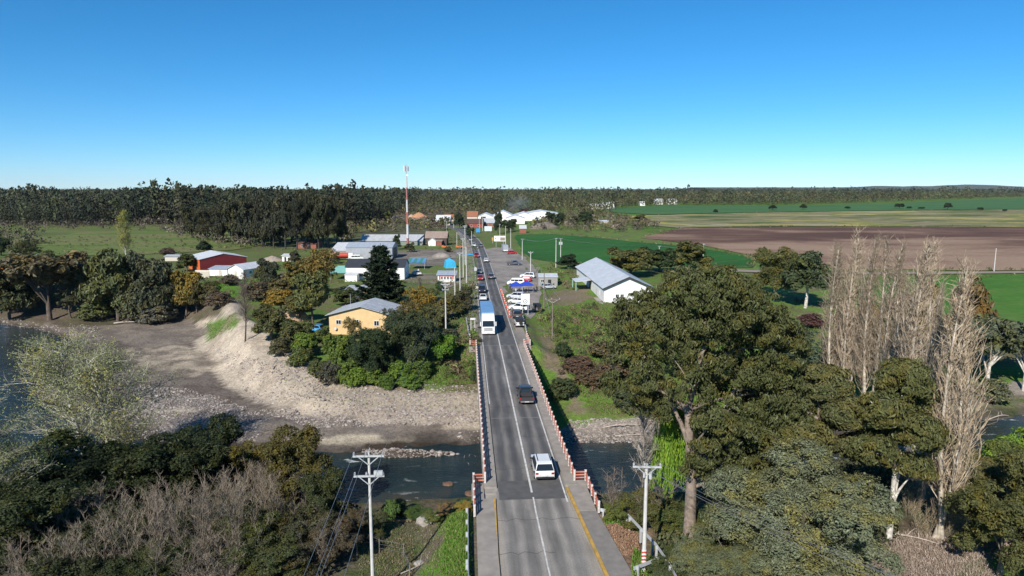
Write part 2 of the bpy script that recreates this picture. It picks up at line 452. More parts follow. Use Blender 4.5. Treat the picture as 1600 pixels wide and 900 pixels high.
for nm, C in (('main_colour', C1), ('patch_colour', C2)):
    at = me.color_attributes.new(nm, 'FLOAT_COLOR', 'POINT')
    at.data.foreach_set('color', np.concatenate([C.reshape(-1, 3), np.ones((C.size // 3, 1))], 1).astype(np.float32).ravel())
struct(link('ground', me))

# ---- fields: sheets that lie on the flat land
def field_mat(name, stops, scale, stretch=(1, 1, 1), rot=0.0, detail=5, fine=0.3, drier=None, tram=0.0):
    m, nt, b, L = nodes_of(name)
    tc = N(nt, 'TexCoord'); mp = N(nt, 'Mapping'); mp.inputs['Scale'].default_value = stretch; mp.inputs['Rotation'].default_value = (0, 0, rot)
    L.new(tc.outputs['Object'], mp.inputs['Vector'])
    f = noise(nt, L, scale, detail, vec=mp.outputs[0], rough=0.6)
    if drier:            # the soil dries paler toward one end of the field
        sx = N(nt, 'SeparateXYZ'); L.new(tc.outputs['Object'], sx.inputs[0]); ad = N(nt, 'Math'); ad.operation = 'ADD'
        L.new(f, ad.inputs[0]); L.new(maprange(nt, L, sx.outputs[1], *drier), ad.inputs[1]); f = ad.outputs[0]
    r = ramp(nt, stops); L.new(f, r.inputs[0])
    g = noise(nt, L, 0.5, 3)
    v = maprange(nt, L, g, 0.25, 0.75, 1 - fine, 1 + fine)
    mm = N(nt, 'Mix'); mm.data_type = 'RGBA'; mm.blend_type = 'MULTIPLY'; mm.inputs[0].default_value = 1
    L.new(r.outputs[0], mm.inputs[6]); L.new(v, mm.inputs[7])
    L.new(mm.outputs[2], b.inputs['Base Color']); b.inputs['Roughness'].default_value = 0.95
    b.inputs['Specular IOR Level'].default_value = 0.1
    if tram:             # pairs of sprayer wheel tracks
        mp2 = N(nt, 'Mapping'); mp2.inputs['Rotation'].default_value = (0, 0, tram); L.new(tc.outputs['Object'], mp2.inputs['Vector'])
        wv_ = N(nt, 'TexWave'); wv_.inputs['Scale'].default_value = 0.022; wv_.inputs['Distortion'].default_value = 0.6; L.new(mp2.outputs[0], wv_.inputs['Vector'])
        col = mixrgb(nt, L, mm.outputs[2], (0.12, 0.13, 0.05), maprange(nt, L, wv_.outputs['Fac'], 0.985, 1.0, 0, 0.55)); L.new(col, b.inputs['Base Color'])
    bp = N(nt, 'Bump'); bp.inputs['Strength'].default_value = 0.6; bp.inputs['Distance'].default_value = 0.3
    L.new(g, bp.inputs['Height']); L.new(bp.outputs[0], b.inputs['Normal'])
    return m
def sheet(name, pts, mat, lift=0.1, wob=1.5, step=6.0, world=False):
    """a patch of land cover with an uneven edge, draped over the ground"""
    P = [np.array(p[:2]) for p in (pts if world else pxpoly(pts))]
    out = []
    for i, a in enumerate(P):
        b = P[(i + 1) % len(P)]; n = max(1, min(60, int(np.linalg.norm(b - a) / step)))
        for k in range(n):
            q = a + (b - a) * k / n
            w = wob * min(1.0, 1)
            out.append(q + w * np.array([float(fbm(np.array(q[0] / 9), np.array(q[1] / 9), 5)), float(fbm(np.array(q[0] / 9), np.array(q[1] / 9), 6))]))
    bm = bmesh.new()
    vs = [bm.verts.new((p[0], p[1], 0)) for p in out]
    f = bm.faces.new(vs)
    bmesh.ops.triangulate(bm, faces=[f])
    ext = max(max(p[0] for p in out) - min(p[0] for p in out), max(p[1] for p in out) - min(p[1] for p in out))
    for _ in range(3):
        es = [e for e in bm.edges if e.calc_length() > max(ext / 14, 5)]
        if es: bmesh.ops.subdivide_edges(bm, edges=es, cuts=1); bmesh.ops.triangulate(bm, faces=bm.faces[:])
    xs = np.array([v.co.x for v in bm.verts]); ys = np.array([v.co.y for v in bm.verts])
    hs = height(xs, ys, False)
    for v, h in zip(bm.verts, hs): v.co.z = h + lift
    bmesh.ops.recalc_face_normals(bm, faces=bm.faces)
    for fc in bm.faces:
        if fc.normal.z < 0: fc.normal_flip()
    me = bpy.data.meshes.new(name); bm.to_mesh(me); bm.free(); me.materials.append(mat)
    return struct(link(name, me))
M_CROP = field_mat('young_wheat', [(0.3, (0.022, 0.085, 0.018)), (0.55, (0.03, 0.115, 0.022)), (0.75, (0.05, 0.13, 0.03))], 0.02, fine=0.2, tram=0.9)
M_CROP2 = field_mat('far_wheat', [(0.3, (0.045, 0.125, 0.045)), (0.7, (0.075, 0.15, 0.05))], 0.012, fine=0.15, tram=0.3)
M_PLOUGH = field_mat('ploughed_soil', [(0.36, (0.1, 0.056, 0.04)), (0.47, (0.14, 0.082, 0.058)), (0.56, (0.24, 0.155, 0.105)), (0.66, (0.3, 0.205, 0.14))], 0.016, (0.75, 1.3, 1), 0.3, fine=0.14, drier=(400, 235, -0.06, 0.19))
M_FALLOW = field_mat('fallow_stubble', [(0.36, (0.06, 0.1, 0.028)), (0.43, (0.12, 0.14, 0.045)), (0.48, (0.26, 0.21, 0.13)), (0.53, (0.13, 0.16, 0.05)), (0.57, (0.36, 0.3, 0.08)), (0.62, (0.3, 0.26, 0.18)), (0.68, (0.1, 0.14, 0.04))], 0.012, (0.7, 1.5, 1), 0.2, fine=0.15)
M_PASTURE = field_mat('bright_pasture', [(0.35, (0.045, 0.13, 0.02)), (0.5, (0.065, 0.16, 0.025)), (0.7, (0.12, 0.16, 0.045))], 0.04, (0.5, 1.4, 1), fine=0.2)
M_MEADOW = field_mat('rough_meadow', [(0.36, (0.09, 0.135, 0.035)), (0.47, (0.125, 0.165, 0.045)), (0.55, (0.165, 0.155, 0.07)), (0.65, (0.11, 0.15, 0.04))], 0.03, (0.4, 1.5, 1), fine=0.3)
M_TRACK = field_mat('pale_track', [(0.35, (0.3, 0.26, 0.21)), (0.65, (0.22, 0.19, 0.15))], 0.2, fine=0.2)
M_LOT = field_mat('compacted_gravel', [(0.33, (0.17, 0.15, 0.135)), (0.5, (0.25, 0.225, 0.2)), (0.68, (0.31, 0.27, 0.23))], 0.12, fine=0.2)
sheet('far_green_field', [(935,331),(1020,336),(1200,332),(1400,329),(1600,327),(1800,325),(1800,306),(1600,310),(1400,318),(1250,322),(1030,322),(960,326)], M_CROP2, 0.5, 6, 40)
sheet('fallow_field', [(975,338),(1020,336.5),(1200,332.5),(1400,329.5),(1600,327.5),(1800,325.5),(1800,356),(1600,355.5),(1250,354),(1060,356.5),(1010,352)], M_FALLOW, 0.35, 5, 25)
sheet('ploughed_field', [(1003,372),(1040,362),(1062,357),(1250,354.5),(1600,356),(1800,357),(1800,425),(1600,423),(1320,422),(1187,401),(1090,383)], M_PLOUGH, 0.2, 3, 15)
sheet('green_crop_field', [(803,367),(862,366),(925,371),(1000,379),(1085,386),(1172,402),(1180,419),(1110,418),(1000,414),(885,412),(832,405),(815,392)], M_CROP, 0.12, 2, 10)
sheet('pasture', [(1330,437),(1600,431),(1800,430),(1800,560),(1600,520),(1500,512),(1420,490),(1300,470)], M_PASTURE, 0.15, 2.5, 8)
sheet('farm_track', [(1130,421.5),(1330,426.5),(1600,424.8),(1800,424.5),(1800,427.6),(1600,428),(1330,430),(1120,425)], M_TRACK, 0.24, 0.6, 8)
sheet('meadow', [(60,372),(140,362),(400,362),(430,380),(360,392),(230,398),(60,402),(-200,402),(-200,372)], M_MEADOW, 0.2, 4, 14)
sheet('forest_track', [(-100,345),(150,342.5),(300,342),(440,339),(440,341),(300,344.4),(150,345),(-100,348)], M_TRACK, 0.35, 1.0, 20)
sheet('gravel_lot', [(756,390),(775,387),(800,388),(818,402),(838,420),(846,436),(842,450),(846,468),(838,492),(822,500),(800,500),(788,478),(776,450),(768,425),(761,405)], M_LOT, 0.06, 1.2, 4)
sheet('yard_lane', [(690,444),(712,437),(748,439),(749,443),(716,445),(694,452)], M_TRACK, 0.1, 0.4, 4)
sheet('yard_lane', [(640,402),(700,399),(749,399),(749,402.5),(700,404),(640,410)], M_TRACK, 0.1, 0.5, 5)
sheet('dirt_road', [(540,330),(575,333),(640,340),(700,347),(728,352),(728,354),(690,350),(630,344),(570,337),(540,333)], M_TRACK, 0.3, 1.0, 20)

# ---- river
def water_material():
    m, nt, b, L = nodes_of('river_water')
    tc = N(nt, 'TexCoord'); mp = N(nt, 'Mapping'); mp.inputs['Scale'].default_value = (0.5, 1.3, 1)
    L.new(tc.outputs['Object'], mp.inputs['Vector'])
    f = noise(nt, L, 0.12, 3); r = ramp(nt, [(0.35, (0.008, 0.018, 0.02)), (0.55, (0.018, 0.032, 0.03)), (0.68, (0.05, 0.045, 0.03))]); L.new(f, r.inputs[0])
    # broken white water over the stony bed
    a = noise(nt, L, 0.75, 5, vec=mp.outputs[0], rough=0.7); zonef = noise(nt, L, 0.09, 2)
    foam = maprange(nt, L, a, 0.6, 0.68, 0, 1); zf = maprange(nt, L, zonef, 0.47, 0.58, 0, 1)
    mu = N(nt, 'Math'); mu.operation = 'MULTIPLY'; L.new(foam, mu.inputs[0]); L.new(zf, mu.inputs[1])
    col = mixrgb(nt, L, r.outputs[0], (0.6, 0.62, 0.6), mu.outputs[0])
    L.new(col, b.inputs['Base Color'])
    L.new(maprange(nt, L, mu.outputs[0], 0, 1, 0.12, 0.8), b.inputs['Roughness'])
    b.inputs['IOR'].default_value = 1.33
    w = noise(nt, L, 1.1, 5, vec=mp.outputs[0], rough=0.65)
    bp = N(nt, 'Bump'); bp.inputs['Strength'].default_value = 0.55; bp.inputs['Distance'].default_value = 0.35
    L.new(w, bp.inputs['Height']); L.new(bp.outputs[0], b.inputs['Normal'])
    return m
wx = np.concatenate([np.linspace(-600, -140, 40), np.linspace(-135, 95, 120), np.linspace(100, 600, 40)])
wv, wf = [], []
for i, x in enumerate(wx):
    wv += [(x, line(WLO, x) - 3.0, WATER), (x, line(WUP, x) + 3.0, WATER)]
    if i: wf.append((2 * i - 2, 2 * i, 2 * i + 1, 2 * i - 1))
struct(link('river', np_mesh('river', wv, wf, [water_material()])))

# ------------------------------------------------------------------ road
def road_frame(y):
    d = np.array([float(road_x(y + 1.5) - road_x(y - 1.5)), 3.0]); d /= np.linalg.norm(d)
    return np.array([float(road_x(y)), y]), d, np.array([d[1], -d[0]])
def rp(y, off, z=0.0):
    c, d, n = road_frame(y); p = c + n * off
    return (float(p[0]), float(p[1]), z)
def road_strip(name, mat, y0, y1, o0, o1, z, parent=None, step=3.0, h=None, wob=0.0):
    n = max(2, int((y1 - y0) / step) + 1); ys = np.linspace(y0, y1, n)
    v, f, uv = [], [], []
    fo0 = o0 if callable(o0) else (lambda y: o0); fo1 = o1 if callable(o1) else (lambda y: o1)
    for y in ys:
        a, b = fo0(y), fo1(y)
        if wob: a += wob * float(fbm(np.array(y / 1.3), np.array(3.1 + o1 if not callable(o1) else 3.1), 31)); b += wob * float(fbm(np.array(y / 1.1), np.array(7.7), 33))
        v += [rp(y, a, z), rp(y, b, z)]; uv += [(a, y), (b, y)]
    for i in range(n - 1): f.append((2 * i, 2 * i + 1, 2 * i + 3, 2 * i + 2))
    if h:
        k = len(v); v += [(p[0], p[1], p[2] - h) for p in v]
        for i in range(n - 1):
            f.append((2 * i, 2 * i + 2, k + 2 * i + 2, k + 2 * i)); f.append((2 * i + 1, k + 2 * i + 1, k + 2 * i + 3, 2 * i + 3))
        f.append((0, k, k + 1, 1)); f.append((2 * n - 2, 2 * n - 1, k + 2 * n - 1, k + 2 * n - 2)); uv += uv
    me = np_mesh(name, v, f, [mat])
    ul = me.uv_layers.new(name='across_along')
    li = np.empty(len(me.loops), np.int32); me.loops.foreach_get('vertex_index', li)
    ul.data.foreach_set('uv', np.array(uv, np.float32)[li].ravel())
    return link(name, me, parent)
def asphalt(name, base, track, edge):
    m, nt, b, L = nodes_of(name)
    uvn = N(nt, 'UVMap'); uvn.uv_map = 'across_along'
    sep = N(nt, 'SeparateXYZ'); L.new(uvn.outputs[0], sep.inputs[0])
    # four wheel tracks worn darker by traffic, dusty edges
    ab = N(nt, 'Math'); ab.operation = 'ABSOLUTE'; L.new(sep.outputs[0], ab.inputs[0])
    wob = noise(nt, L, 0.15, 3); wf = maprange(nt, L, wob, 0.3, 0.7, -0.25, 0.25)
    ad = N(nt, 'Math'); ad.operation = 'ADD'; L.new(ab.outputs[0], ad.inputs[0]); L.new(wf, ad.inputs[1])
    mr = maprange(nt, L, ad.outputs[0], 0, 4.0, 0, 1)
    r = ramp(nt, [(0.0, base), (0.1, base), (0.2, track), (0.3, track), (0.42, base), (0.52, track), (0.62, track), (0.74, base), (0.8, edge), (1.0, edge)])
    L.new(mr, r.inputs[0])
    mp = N(nt, 'Mapping'); mp.inputs['Scale'].default_value = (1.0, 0.07, 1); L.new(uvn.outputs[0], mp.inputs[0])
    st = noise(nt, L, 1.4, 5, vec=mp.outputs[0]); fi = noise(nt, L, 9, 4); pt = noise(nt, L, 0.22, 4)
    q = N(nt, 'Mix'); q.data_type = 'RGBA'; q.blend_type = 'MULTIPLY'; q.inputs[0].default_value = 1
    L.new(r.outputs[0], q.inputs[6]); L.new(maprange(nt, L, st, 0.3, 0.7, 0.72, 1.28), q.inputs[7])
    q2 = N(nt, 'Mix'); q2.data_type = 'RGBA'; q2.blend_type = 'MULTIPLY'; q2.inputs[0].default_value = 1
    L.new(q.outputs[2], q2.inputs[6]); L.new(maprange(nt, L, fi, 0.3, 0.7, 0.8, 1.2), q2.inputs[7])
    q3 = N(nt, 'Mix'); q3.data_type = 'RGBA'; q3.blend_type = 'MULTIPLY'; q3.inputs[0].default_value = 1
    L.new(q2.outputs[2], q3.inputs[6]); L.new(maprange(nt, L, pt, 0.35, 0.65, 0.85, 1.15), q3.inputs[7])
    L.new(q3.outputs[2], b.inputs['Base Color']); b.inputs['Roughness'].default_value = 0.85
    return m
ASPH = asphalt('asphalt_road', (0.13, 0.122, 0.112), (0.078, 0.075, 0.072), (0.2, 0.18, 0.155))
ASPH_B = asphalt('asphalt_bridge', (0.17, 0.155, 0.138), (0.085, 0.082, 0.08), (0.23, 0.205, 0.175))
ASPH_N = asphalt('asphalt_pale', (0.27, 0.245, 0.215), (0.17, 0.158, 0.142), (0.3, 0.265, 0.22))
PATCH = paint('asphalt_patch', (0.1, 0.096, 0.092), 0.85, var=0.25, scale=1.2)
LINEW = paint('worn_road_line', (0.62, 0.6, 0.56), 0.7, var=0.3, scale=2.5, dirt=(0.3, 0.28, 0.25))
PAVE = paint('pavement_concrete', (0.3, 0.27, 0.235), 0.9, var=0.2, scale=1.2, dirt=(0.2, 0.175, 0.15))
PAVE_A = paint('pavement_asphalt', (0.22, 0.2, 0.18), 0.9, var=0.2, scale=1.5)

road = road_strip('road', ASPH, 117.2, 620, -3.5, 3.5, 0.0)
struct(road)
road_strip('road_approach', ASPH_N, 20, 58.6, lambda y: -3.25 - 0.02 * (58.6 - y), lambda y: 3.15 + 0.05 * (58.6 - y), 0.0, road)
road_strip('road_on_bridge', ASPH_B, 58.6, 117.2, -3.05, 3.15, 0.0, road)
road_strip('asphalt_patch', PATCH, 56.9, 60.8, -2.95, 3.05, 0.004, road, wob=0.06)
road_strip('asphalt_patch', PATCH, 116.6, 124.0, 0.1, 2.95, 0.004, road, wob=0.05)
road_strip('joint', paint('joint_tar', (0.03, 0.03, 0.03), 0.8), 99.0, 99.12, -3, 0, 0.005, road, 0.1)
road_strip('joint', paint('pale_joint', (0.22, 0.2, 0.18), 0.8), 78.4, 78.55, -3, 3, 0.005, road, 0.1)
road_strip('joint', paint('pale_joint', (0.22, 0.2, 0.18), 0.8), 116.5, 116.7, -3, 3, 0.006, road, 0.1)
for y, a, b, l in [(104, 0.4, 2.7, 3.0), (150, 0.5, 2.8, 6), (190, -2.9, -0.4, 8), (232, 0.4, 2.9, 5)]:
    road_strip('asphalt_patch', paint('old_patch', (0.115, 0.11, 0.102), 0.85, var=0.25, scale=1.5), y, y + l, a, b, 0.004, road, 0.4, wob=0.12)
for y, a, b in [(53.2, -3.3, 3.4), (63.5, -3.0, 1.2), (72.2, -0.4, 3.0), (82.6, -3.0, 0.6), (92.4, -3.0, 3.0), (109.3, -3.0, 3.0), (48.0, -3.4, 0.8), (42.6, -1.0, 3.8)]:
    n_ = 9; v_ = []
    for k_ in range(n_ + 1):
        o_ = a + (b - a) * k_ / n_; w_ = 0.22 * math.sin(k_ * 2.3 + y); v_ += [rp(y + w_, o_, 0.006), rp(y + w_ + 0.05, o_, 0.006)]
    link('crack', np_mesh('crack', v_, [(2 * k_, 2 * k_ + 2, 2 * k_ + 3, 2 * k_ + 1) for k_ in range(n_)], [paint('crack_tar', (0.035, 0.034, 0.033), 0.8)]), road)
road_strip('centre_line', LINEW, 20, 57.3, -0.06, 0.06, 0.008, road, 1.0, wob=0.05)
road_strip('centre_line', LINEW, 58.2, 330, -0.09, 0.09, 0.008, road, 2.0)
road_strip('edge_line', LINEW, 56.2, 440, 2.86, 3.0, 0.008, road, 3.0)
road_strip('edge_line', LINEW, 84, 440, -3.0, -2.88, 0.008, road, 3.0)
struct(road_strip('road_shoulder', M_LOT, 117.5, 430, -5.6, -3.52, -0.03, None, 4, wob=0.5))
struct(road_strip('road_shoulder', M_LOT, 117.5, 160, 3.52, 5.4, -0.03, None, 4, wob=0.5))
# pavements of the near approach
pv = struct(road_strip('pavement', PAVE, 20, 57.0, -5.05, -3.5, 0.14, None, 2.0, 0.3))
road_strip('kerb', YELLOWP, 20, 57.0, -3.5, lambda y: -3.28 - 0.02 * (58.6 - y) + 0.0, 0.15, pv, 2.0, 0.3)
pr = struct(road_strip('pavement', PAVE_A, 20, 54.2, lambda y: 3.42 + 0.05 * (58.6 - y), lambda y: 5.1 + 0.08 * (54 - y), 0.1, None, 2.0, 0.3))
road_strip('kerb', YELLOWP, 20, 58.9, lambda y: 3.17 + 0.05 * (58.6 - y), lambda y: 3.4 + 0.05 * (58.6 - y), 0.14, pr, 2.0, 0.3)
road_strip('pavement_slab', PAVE, 54.25, 59.3, lambda y: 3.42 + 0.05 * max(0, 58.6 - y), 5.1, 0.11, pr, 2.0, 0.3)

# ------------------------------------------------------------------ bridge
br = thing('road_bridge', 'concrete road bridge with white posts and red rails crossing the river', 'bridge', (0, 0, 0))
Y0, Y1 = 59.3, 116.4
road_strip('deck', CONCRETE, Y0 - 1, Y1 + 1, -4.3, 4.3, -0.02, br, 4, 1.1)
road_strip('walkway', PAVE, Y0, Y1, -4.28, -3.1, 0.16, br, 4, 0.2)
road_strip('walkway', PAVE, Y0, Y1, 3.2, 4.28, 0.16, br, 4, 0.2)
for o in (-2.6, 0, 2.6): road_strip('girder', CONCRETE, Y0, Y1, o - 0.3, o + 0.3, -1.1, br, 6, 1.0)
for y in (78, 98):
    m = MB(); c, d, n = road_frame(y); a = c - n * 3.6; b = c + n * 3.6
    m.bar((a[0], a[1], -5.4), (b[0], b[1], -5.4), 1.0, 6.8); m.build('pier', CONCRETE, br)
for y in (57.6, 118.0):
    m = MB(); c, d, n = road_frame(y); a = c - n * 4.28; b = c + n * 4.28
    m.bar((a[0], a[1], -2.6), (b[0], b[1], -2.6), 1.6, 5.0); m.build('abutment', CONCRETE, br)
post_me = MB().box(-0.085, 0.085, -0.085, 0.085, 0, 0.98).box(-0.1, 0.1, -0.1, 0.1, 0.98, 1.04).mesh('post', paint('chipped_white_post', (0.62, 0.57, 0.52), 0.7, var=0.3, scale=5, dirt=(0.38, 0.22, 0.17)))
_rails = {}
def railing(parent, pts, red=True):
    for p in pts:
        o = link('post', post_me, parent); o.location = p; o.rotation_euler = (0, 0, 0.066)
    for a, b in zip(pts[:-1], pts[1:]):
        a = np.array(a); b = np.array(b); L_ = float(np.linalg.norm(b - a)); k = round(L_, 1)
        if k not in _rails:
            _rails[k] = MB().box(-0.045, 0.045, 0.105, L_ - 0.105, -0.055, 0.055).mesh('rail', RAILRED)
        for h in (0.28, 0.56, 0.84):
            o = link('rail', _rails[k], parent); o.location = (a[0], a[1], a[2] + h)
            o.rotation_euler = (0, 0, math.atan2(b[1] - a[1], b[0] - a[0]) - math.pi / 2)
ys = np.linspace(60.2, 116.0, 34)
railing(br, [rp(y, -4.15, 0.16) for y in ys])
railing(br, [rp(y, 4.15, 0.16) for y in ys])
railing(br, [rp(60.2, -4.15, 0.16), rp(60.2, -5.2, 0.12)][1:] + [rp(y, -5.2, 0.12) for y in (58.6, 57.0, 55.4, 53.8)])
railing(br, [rp(60.2, 5.2, 0.12)] + [rp(y, 5.2, 0.12) for y in (58.6, 57.0, 55.4, 53.8)])
railing(br, [rp(116.0, -5.2, 0.12)] + [rp(y, -5.2, 0.02) for y in (117.8, 119.6, 121.4)])
railing(br, [rp(116.0, 5.2, 0.12)] + [rp(y, 5.2, 0.02) for y in (117.8, 119.6, 121.4, 123.2)])
for y in (60.2, 116.0):
    for s in (-1, 1):
        a = rp(y, s * 4.15, 0.14); b = rp(y, s * 5.2, 0.14); m = MB()
        for h in (0.28, 0.56, 0.84): m.bar((a[0], a[1], a[2] + h), (b[0], b[1], b[2] + h), 0.09, 0.11)
        m.build('end_rail', RAILRED, br)
road_strip('end_slab', PAVE, 57.1, 60.2, -5.4, -4.3, 0.1, br, 2, 0.9)
road_strip('end_slab', PAVE, 115.5, 118.5, -5.4, -4.3, 0.02, br, 2, 0.9)
road_strip('end_slab', PAVE, 115.5, 118.5, 4.3, 5.4, 0.02, br, 2, 0.9)
road_strip('end_slab', PAVE, 59.35, 60.4, 4.3, 5.4, 0.1, br, 2, 0.9)

# ------------------------------------------------------------------ guard rails
GPOST = MB().box(-0.06, 0.06, -0.08, 0.08, -0.5, 0.7).mesh('post', STEEL)
def guard_rail(label, pts, group=None):
    t = thing('guard_rail', label, 'guard rail', pts[0], 0, group)
    o0 = np.array(pts[0])
    for a, b in zip(pts[:-1], pts[1:]):
        a = np.array(a) - o0; b = np.array(b) - o0; L_ = np.linalg.norm(b - a); d = (b - a) / L_
        n = np.array([-d[1], d[0], 0]); m = MB()
        prof = [(0.0, 0.42), (0.05, 0.47), (0.05, 0.52), (0.0, 0.57), (0.05, 0.62), (0.05, 0.68), (0.0, 0.72), (-0.02, 0.72), (-0.02, 0.42)]
        vs = [p + n * q + np.array([0, 0, z]) for p in (a, b) for q, z in prof]; k = len(prof)
        m.add(vs, [(i, (i + 1) % k, k + (i + 1) % k, k + i) for i in range(k)] + [tuple(range(k))[::-1], tuple(range(k, 2 * k))])
        m.build('beam', STEEL, t)
        for s in np.arange(0.3, L_, 2.0):
            p = a + d * s; q = link('post', GPOST, t); q.location = p - n * 0.1; q.rotation_euler = (0, 0, math.atan2(d[1], d[0]))
    return t
def gp(px, py):
    p = T(px, py); return (p[0], p[1], ground(p[0], p[1]))
guard_rail('galvanised guard rail running beside the grassy near pavement', [rp(54.6, -5.75, -0.1), rp(46, -5.75, -0.1), rp(36, -5.7, -0.1)])
guard_rail('bent galvanised guard rail turning from the bridge end around the leaf litter', [rp(53.6, 5.3, -0.1), (9.6, 52.9, -0.15), (10.9, 48.4, -0.2), (11.3, 45.6, -0.2), (11.6, 41, -0.3)])
guard_rail('short galvanised guard rail at the foot of the striped power pole', [(8.6, 45.0, -0.1), (11.0, 46.6, -0.15)])
guard_rail('white guard rail leading off the far end of the bridge past the jeep', [rp(123.4, 5.3, -0.07), rp(131, 5.6, -0.07), rp(143, 6.0, -0.07)])
guard_rail('long pale guard rail beside the road sign frame on the verge', [rp(121.6, -5.3, -0.07), rp(131, -5.6, -0.07), rp(140, -5.9, -0.07)])

# ------------------------------------------------------------------ plants
def unit(v): return v / (np.linalg.norm(v, axis=-1, keepdims=True) + 1e-9)
def tubes(paths, sides=5):
    """paths: list of (points, r_start, r_end) -> vertices, quads"""
    V, Fc, o = [], [], 0
    ang = np.arange(sides) * 2 * math.pi / sides
    ca, sa = np.cos(ang)[:, None], np.sin(ang)[:, None]
    for pts, r0, r1 in paths:
        pts = np.asarray(pts, float); n = len(pts)
        d = np.gradient(pts, axis=0); d = unit(d)
        ref = np.array([0.31, 0.17, 1.0]) if abs(d[0, 2]) < 0.8 else np.array([1.0, 0.2, 0.1])
        x = unit(np.cross(d, ref)); y = np.cross(d, x)
        rr = np.linspace(r0, r1, n)
        for k in range(n): V.append(pts[k] + (ca * x[k] + sa * y[k]) * rr[k])
        for k in range(n - 1):
            for j in range(sides):
                a = o + k * sides; b = a + sides; j2 = (j + 1) % sides
                Fc.append((a + j, a + j2, b + j2, b + j))
        o += n * sides
    return np.concatenate(V), np.array(Fc)
def leaf_cards(C, Nrm, L, W, axis_dir=None, rg=None, bend=0.25):
    """one diamond leaf spray per centre"""
    n = len(C); Nrm = unit(Nrm)
    a = axis_dir if axis_dir is not None else rg.normal(size=(n, 3))
    a = unit(a - Nrm * np.sum(a * Nrm, 1, keepdims=True)); b = np.cross(Nrm, a)
    L = np.broadcast_to(L, (n,))[:, None]; W = np.broadcast_to(W, (n,))[:, None]
    v = np.stack([C - a * L * 0.5, C + b * W * 0.5 + Nrm * W * 0.12, C + a * L * 0.5 - Nrm * L * bend, C - b * W * 0.5 + Nrm * W * 0.12], 1).reshape(-1, 3)
    f = np.arange(4 * n).reshape(-1, 4)
    return v, f
def crown(rg, lobes, clumps, per, cr, L, W, hang=0.0, fill=0.25, low=-0.55):
    """leaf sprays gathered in clumps over the lobes of a crown"""
    lobes = np.array(lobes, float)
    wgt = (lobes[:, 3] * lobes[:, 4] + lobes[:, 5] * lobes[:, 3]); wgt /= wgt.sum()
    k = rg.choice(len(lobes), clumps, p=wgt); Lb = lobes[k]
    d = unit(rg.normal(size=(clumps * 3, 3))); d = d[d[:, 2] > low][:clumps]
    rad = np.where(rg.random(clumps) < fill, rg.uniform(0.3, 0.8, clumps), rg.uniform(0.82, 1.06, clumps))
    cc = Lb[:, :3] + d * Lb[:, 3:6] * rad[:, None]
    size = cr * rg.uniform(0.6, 1.35, clumps)
    q = unit(rg.normal(size=(clumps, per, 3)) + d[:, None, :] * 0.55 + np.array([0, 0, 0.25]))
    p = cc[:, None, :] + q * (size[:, None] * rg.uniform(0.35, 1.0, (clumps, per)))[..., None] * np.array([1.1, 1.1, 0.75])
    nr = q * 0.9 + d[:, None, :] * 0.45 + np.array([0, 0, 0.3]) + rg.normal(size=q.shape) * 0.33
    p = p.reshape(-1, 3); nr = nr.reshape(-1, 3)
    s = np.clip(rg.lognormal(-0.08, 0.38, len(p)), 0.4, 2.0)
    ax = None
    if hang: ax = rg.normal(size=p.shape) * (1 - hang) + np.array([0, 0, -1.0]) * hang; nr[:, 2] *= (1 - hang * 0.35)
    v, f = leaf_cards(p, nr, L * s, W * s, ax, rg)
    return v, f, cc
def curve(a, b, rg, n=5, sag=0.1, jit=0.06):
    a = np.array(a, float); b = np.array(b, float); t = np.linspace(0, 1, n)[:, None]
    D = np.linalg.norm(b - a)
    mid = np.sin(t * math.pi) * (np.array([0, 0, 1]) * sag * D + rg.normal(size=3) * jit * D)
    return a + (b - a) * t + mid
PROTO = {}
def proto(kind, crown_vf, trunk_vf, leafmat=LEAF, crown_name='crown'):
    c = np_mesh(kind + '_crown', *crown_vf, [leafmat]) if crown_vf is not None else None
    t = np_mesh(kind + '_trunk', *trunk_vf, [BARK], smooth=True) if trunk_vf is not None else None
    PROTO[kind] = (c, t, crown_name)

def make_round(kind, seed, trunk_h=0.22, clumps=150, per=42, core=2.7, zr=(0.2, 0.9), sr=(0.8, 2.0), L=0.62, W=0.4, cr=1.15, flat=1.0, hang=0.0, spread=0.75, lobes_n=11, fill=0.25, mat=LEAF, limbs=10):
    """10 m tall, 10 m wide tree"""
    rg = np.random.default_rng(seed)
    base = 10 * trunk_h; hh = 10 - base
    lobes = [(0, 0, base + hh * 0.5, core, core, hh * 0.127 * core)]
    for i in range(lobes_n):
        a = 2 * math.pi * (i + rg.uniform(-0.3, 0.3)) / lobes_n; r = rg.uniform(1.6, 3.1) * spread / 0.75; z = base + hh * rg.uniform(*zr)
        s = rg.uniform(*sr); lobes.append((r * math.cos(a), r * math.sin(a), z, s, s, s * 0.8 * flat))
    v, f, cc = crown(rg, lobes, clumps, per, cr, L, W, hang, fill)
    paths = [(curve((0, 0, -0.4), (rg.normal() * 0.3, rg.normal() * 0.3, base + hh * 0.55), rg, 7, 0, 0.03), 0.34, 0.1)]
    top = paths[0][0]
    for i in rg.choice(len(cc), min(limbs, len(cc)), replace=False):
        s0 = top[int(rg.integers(2, 6))]
        paths.append((curve(s0, cc[i], rg, 5, 0.08, 0.06), 0.13, 0.03))
    proto(kind, (v, f), tubes(paths, 6), mat)
make_round('broad', 11)
make_round('broad2', 12, 0.12, 190, 40, cr=1.0, lobes_n=13)
make_round('tall', 13, 0.08, 170, 42, cr=1.1, L=0.6, W=0.34, hang=0.5, fill=0.3)
make_round('umbrella', 14, 0.42, 130, 34, cr=0.95, flat=0.6, spread=1.0, lobes_n=9, fill=0.15, limbs=22, zr=(0.35, 0.85), sr=(1.0, 2.0))
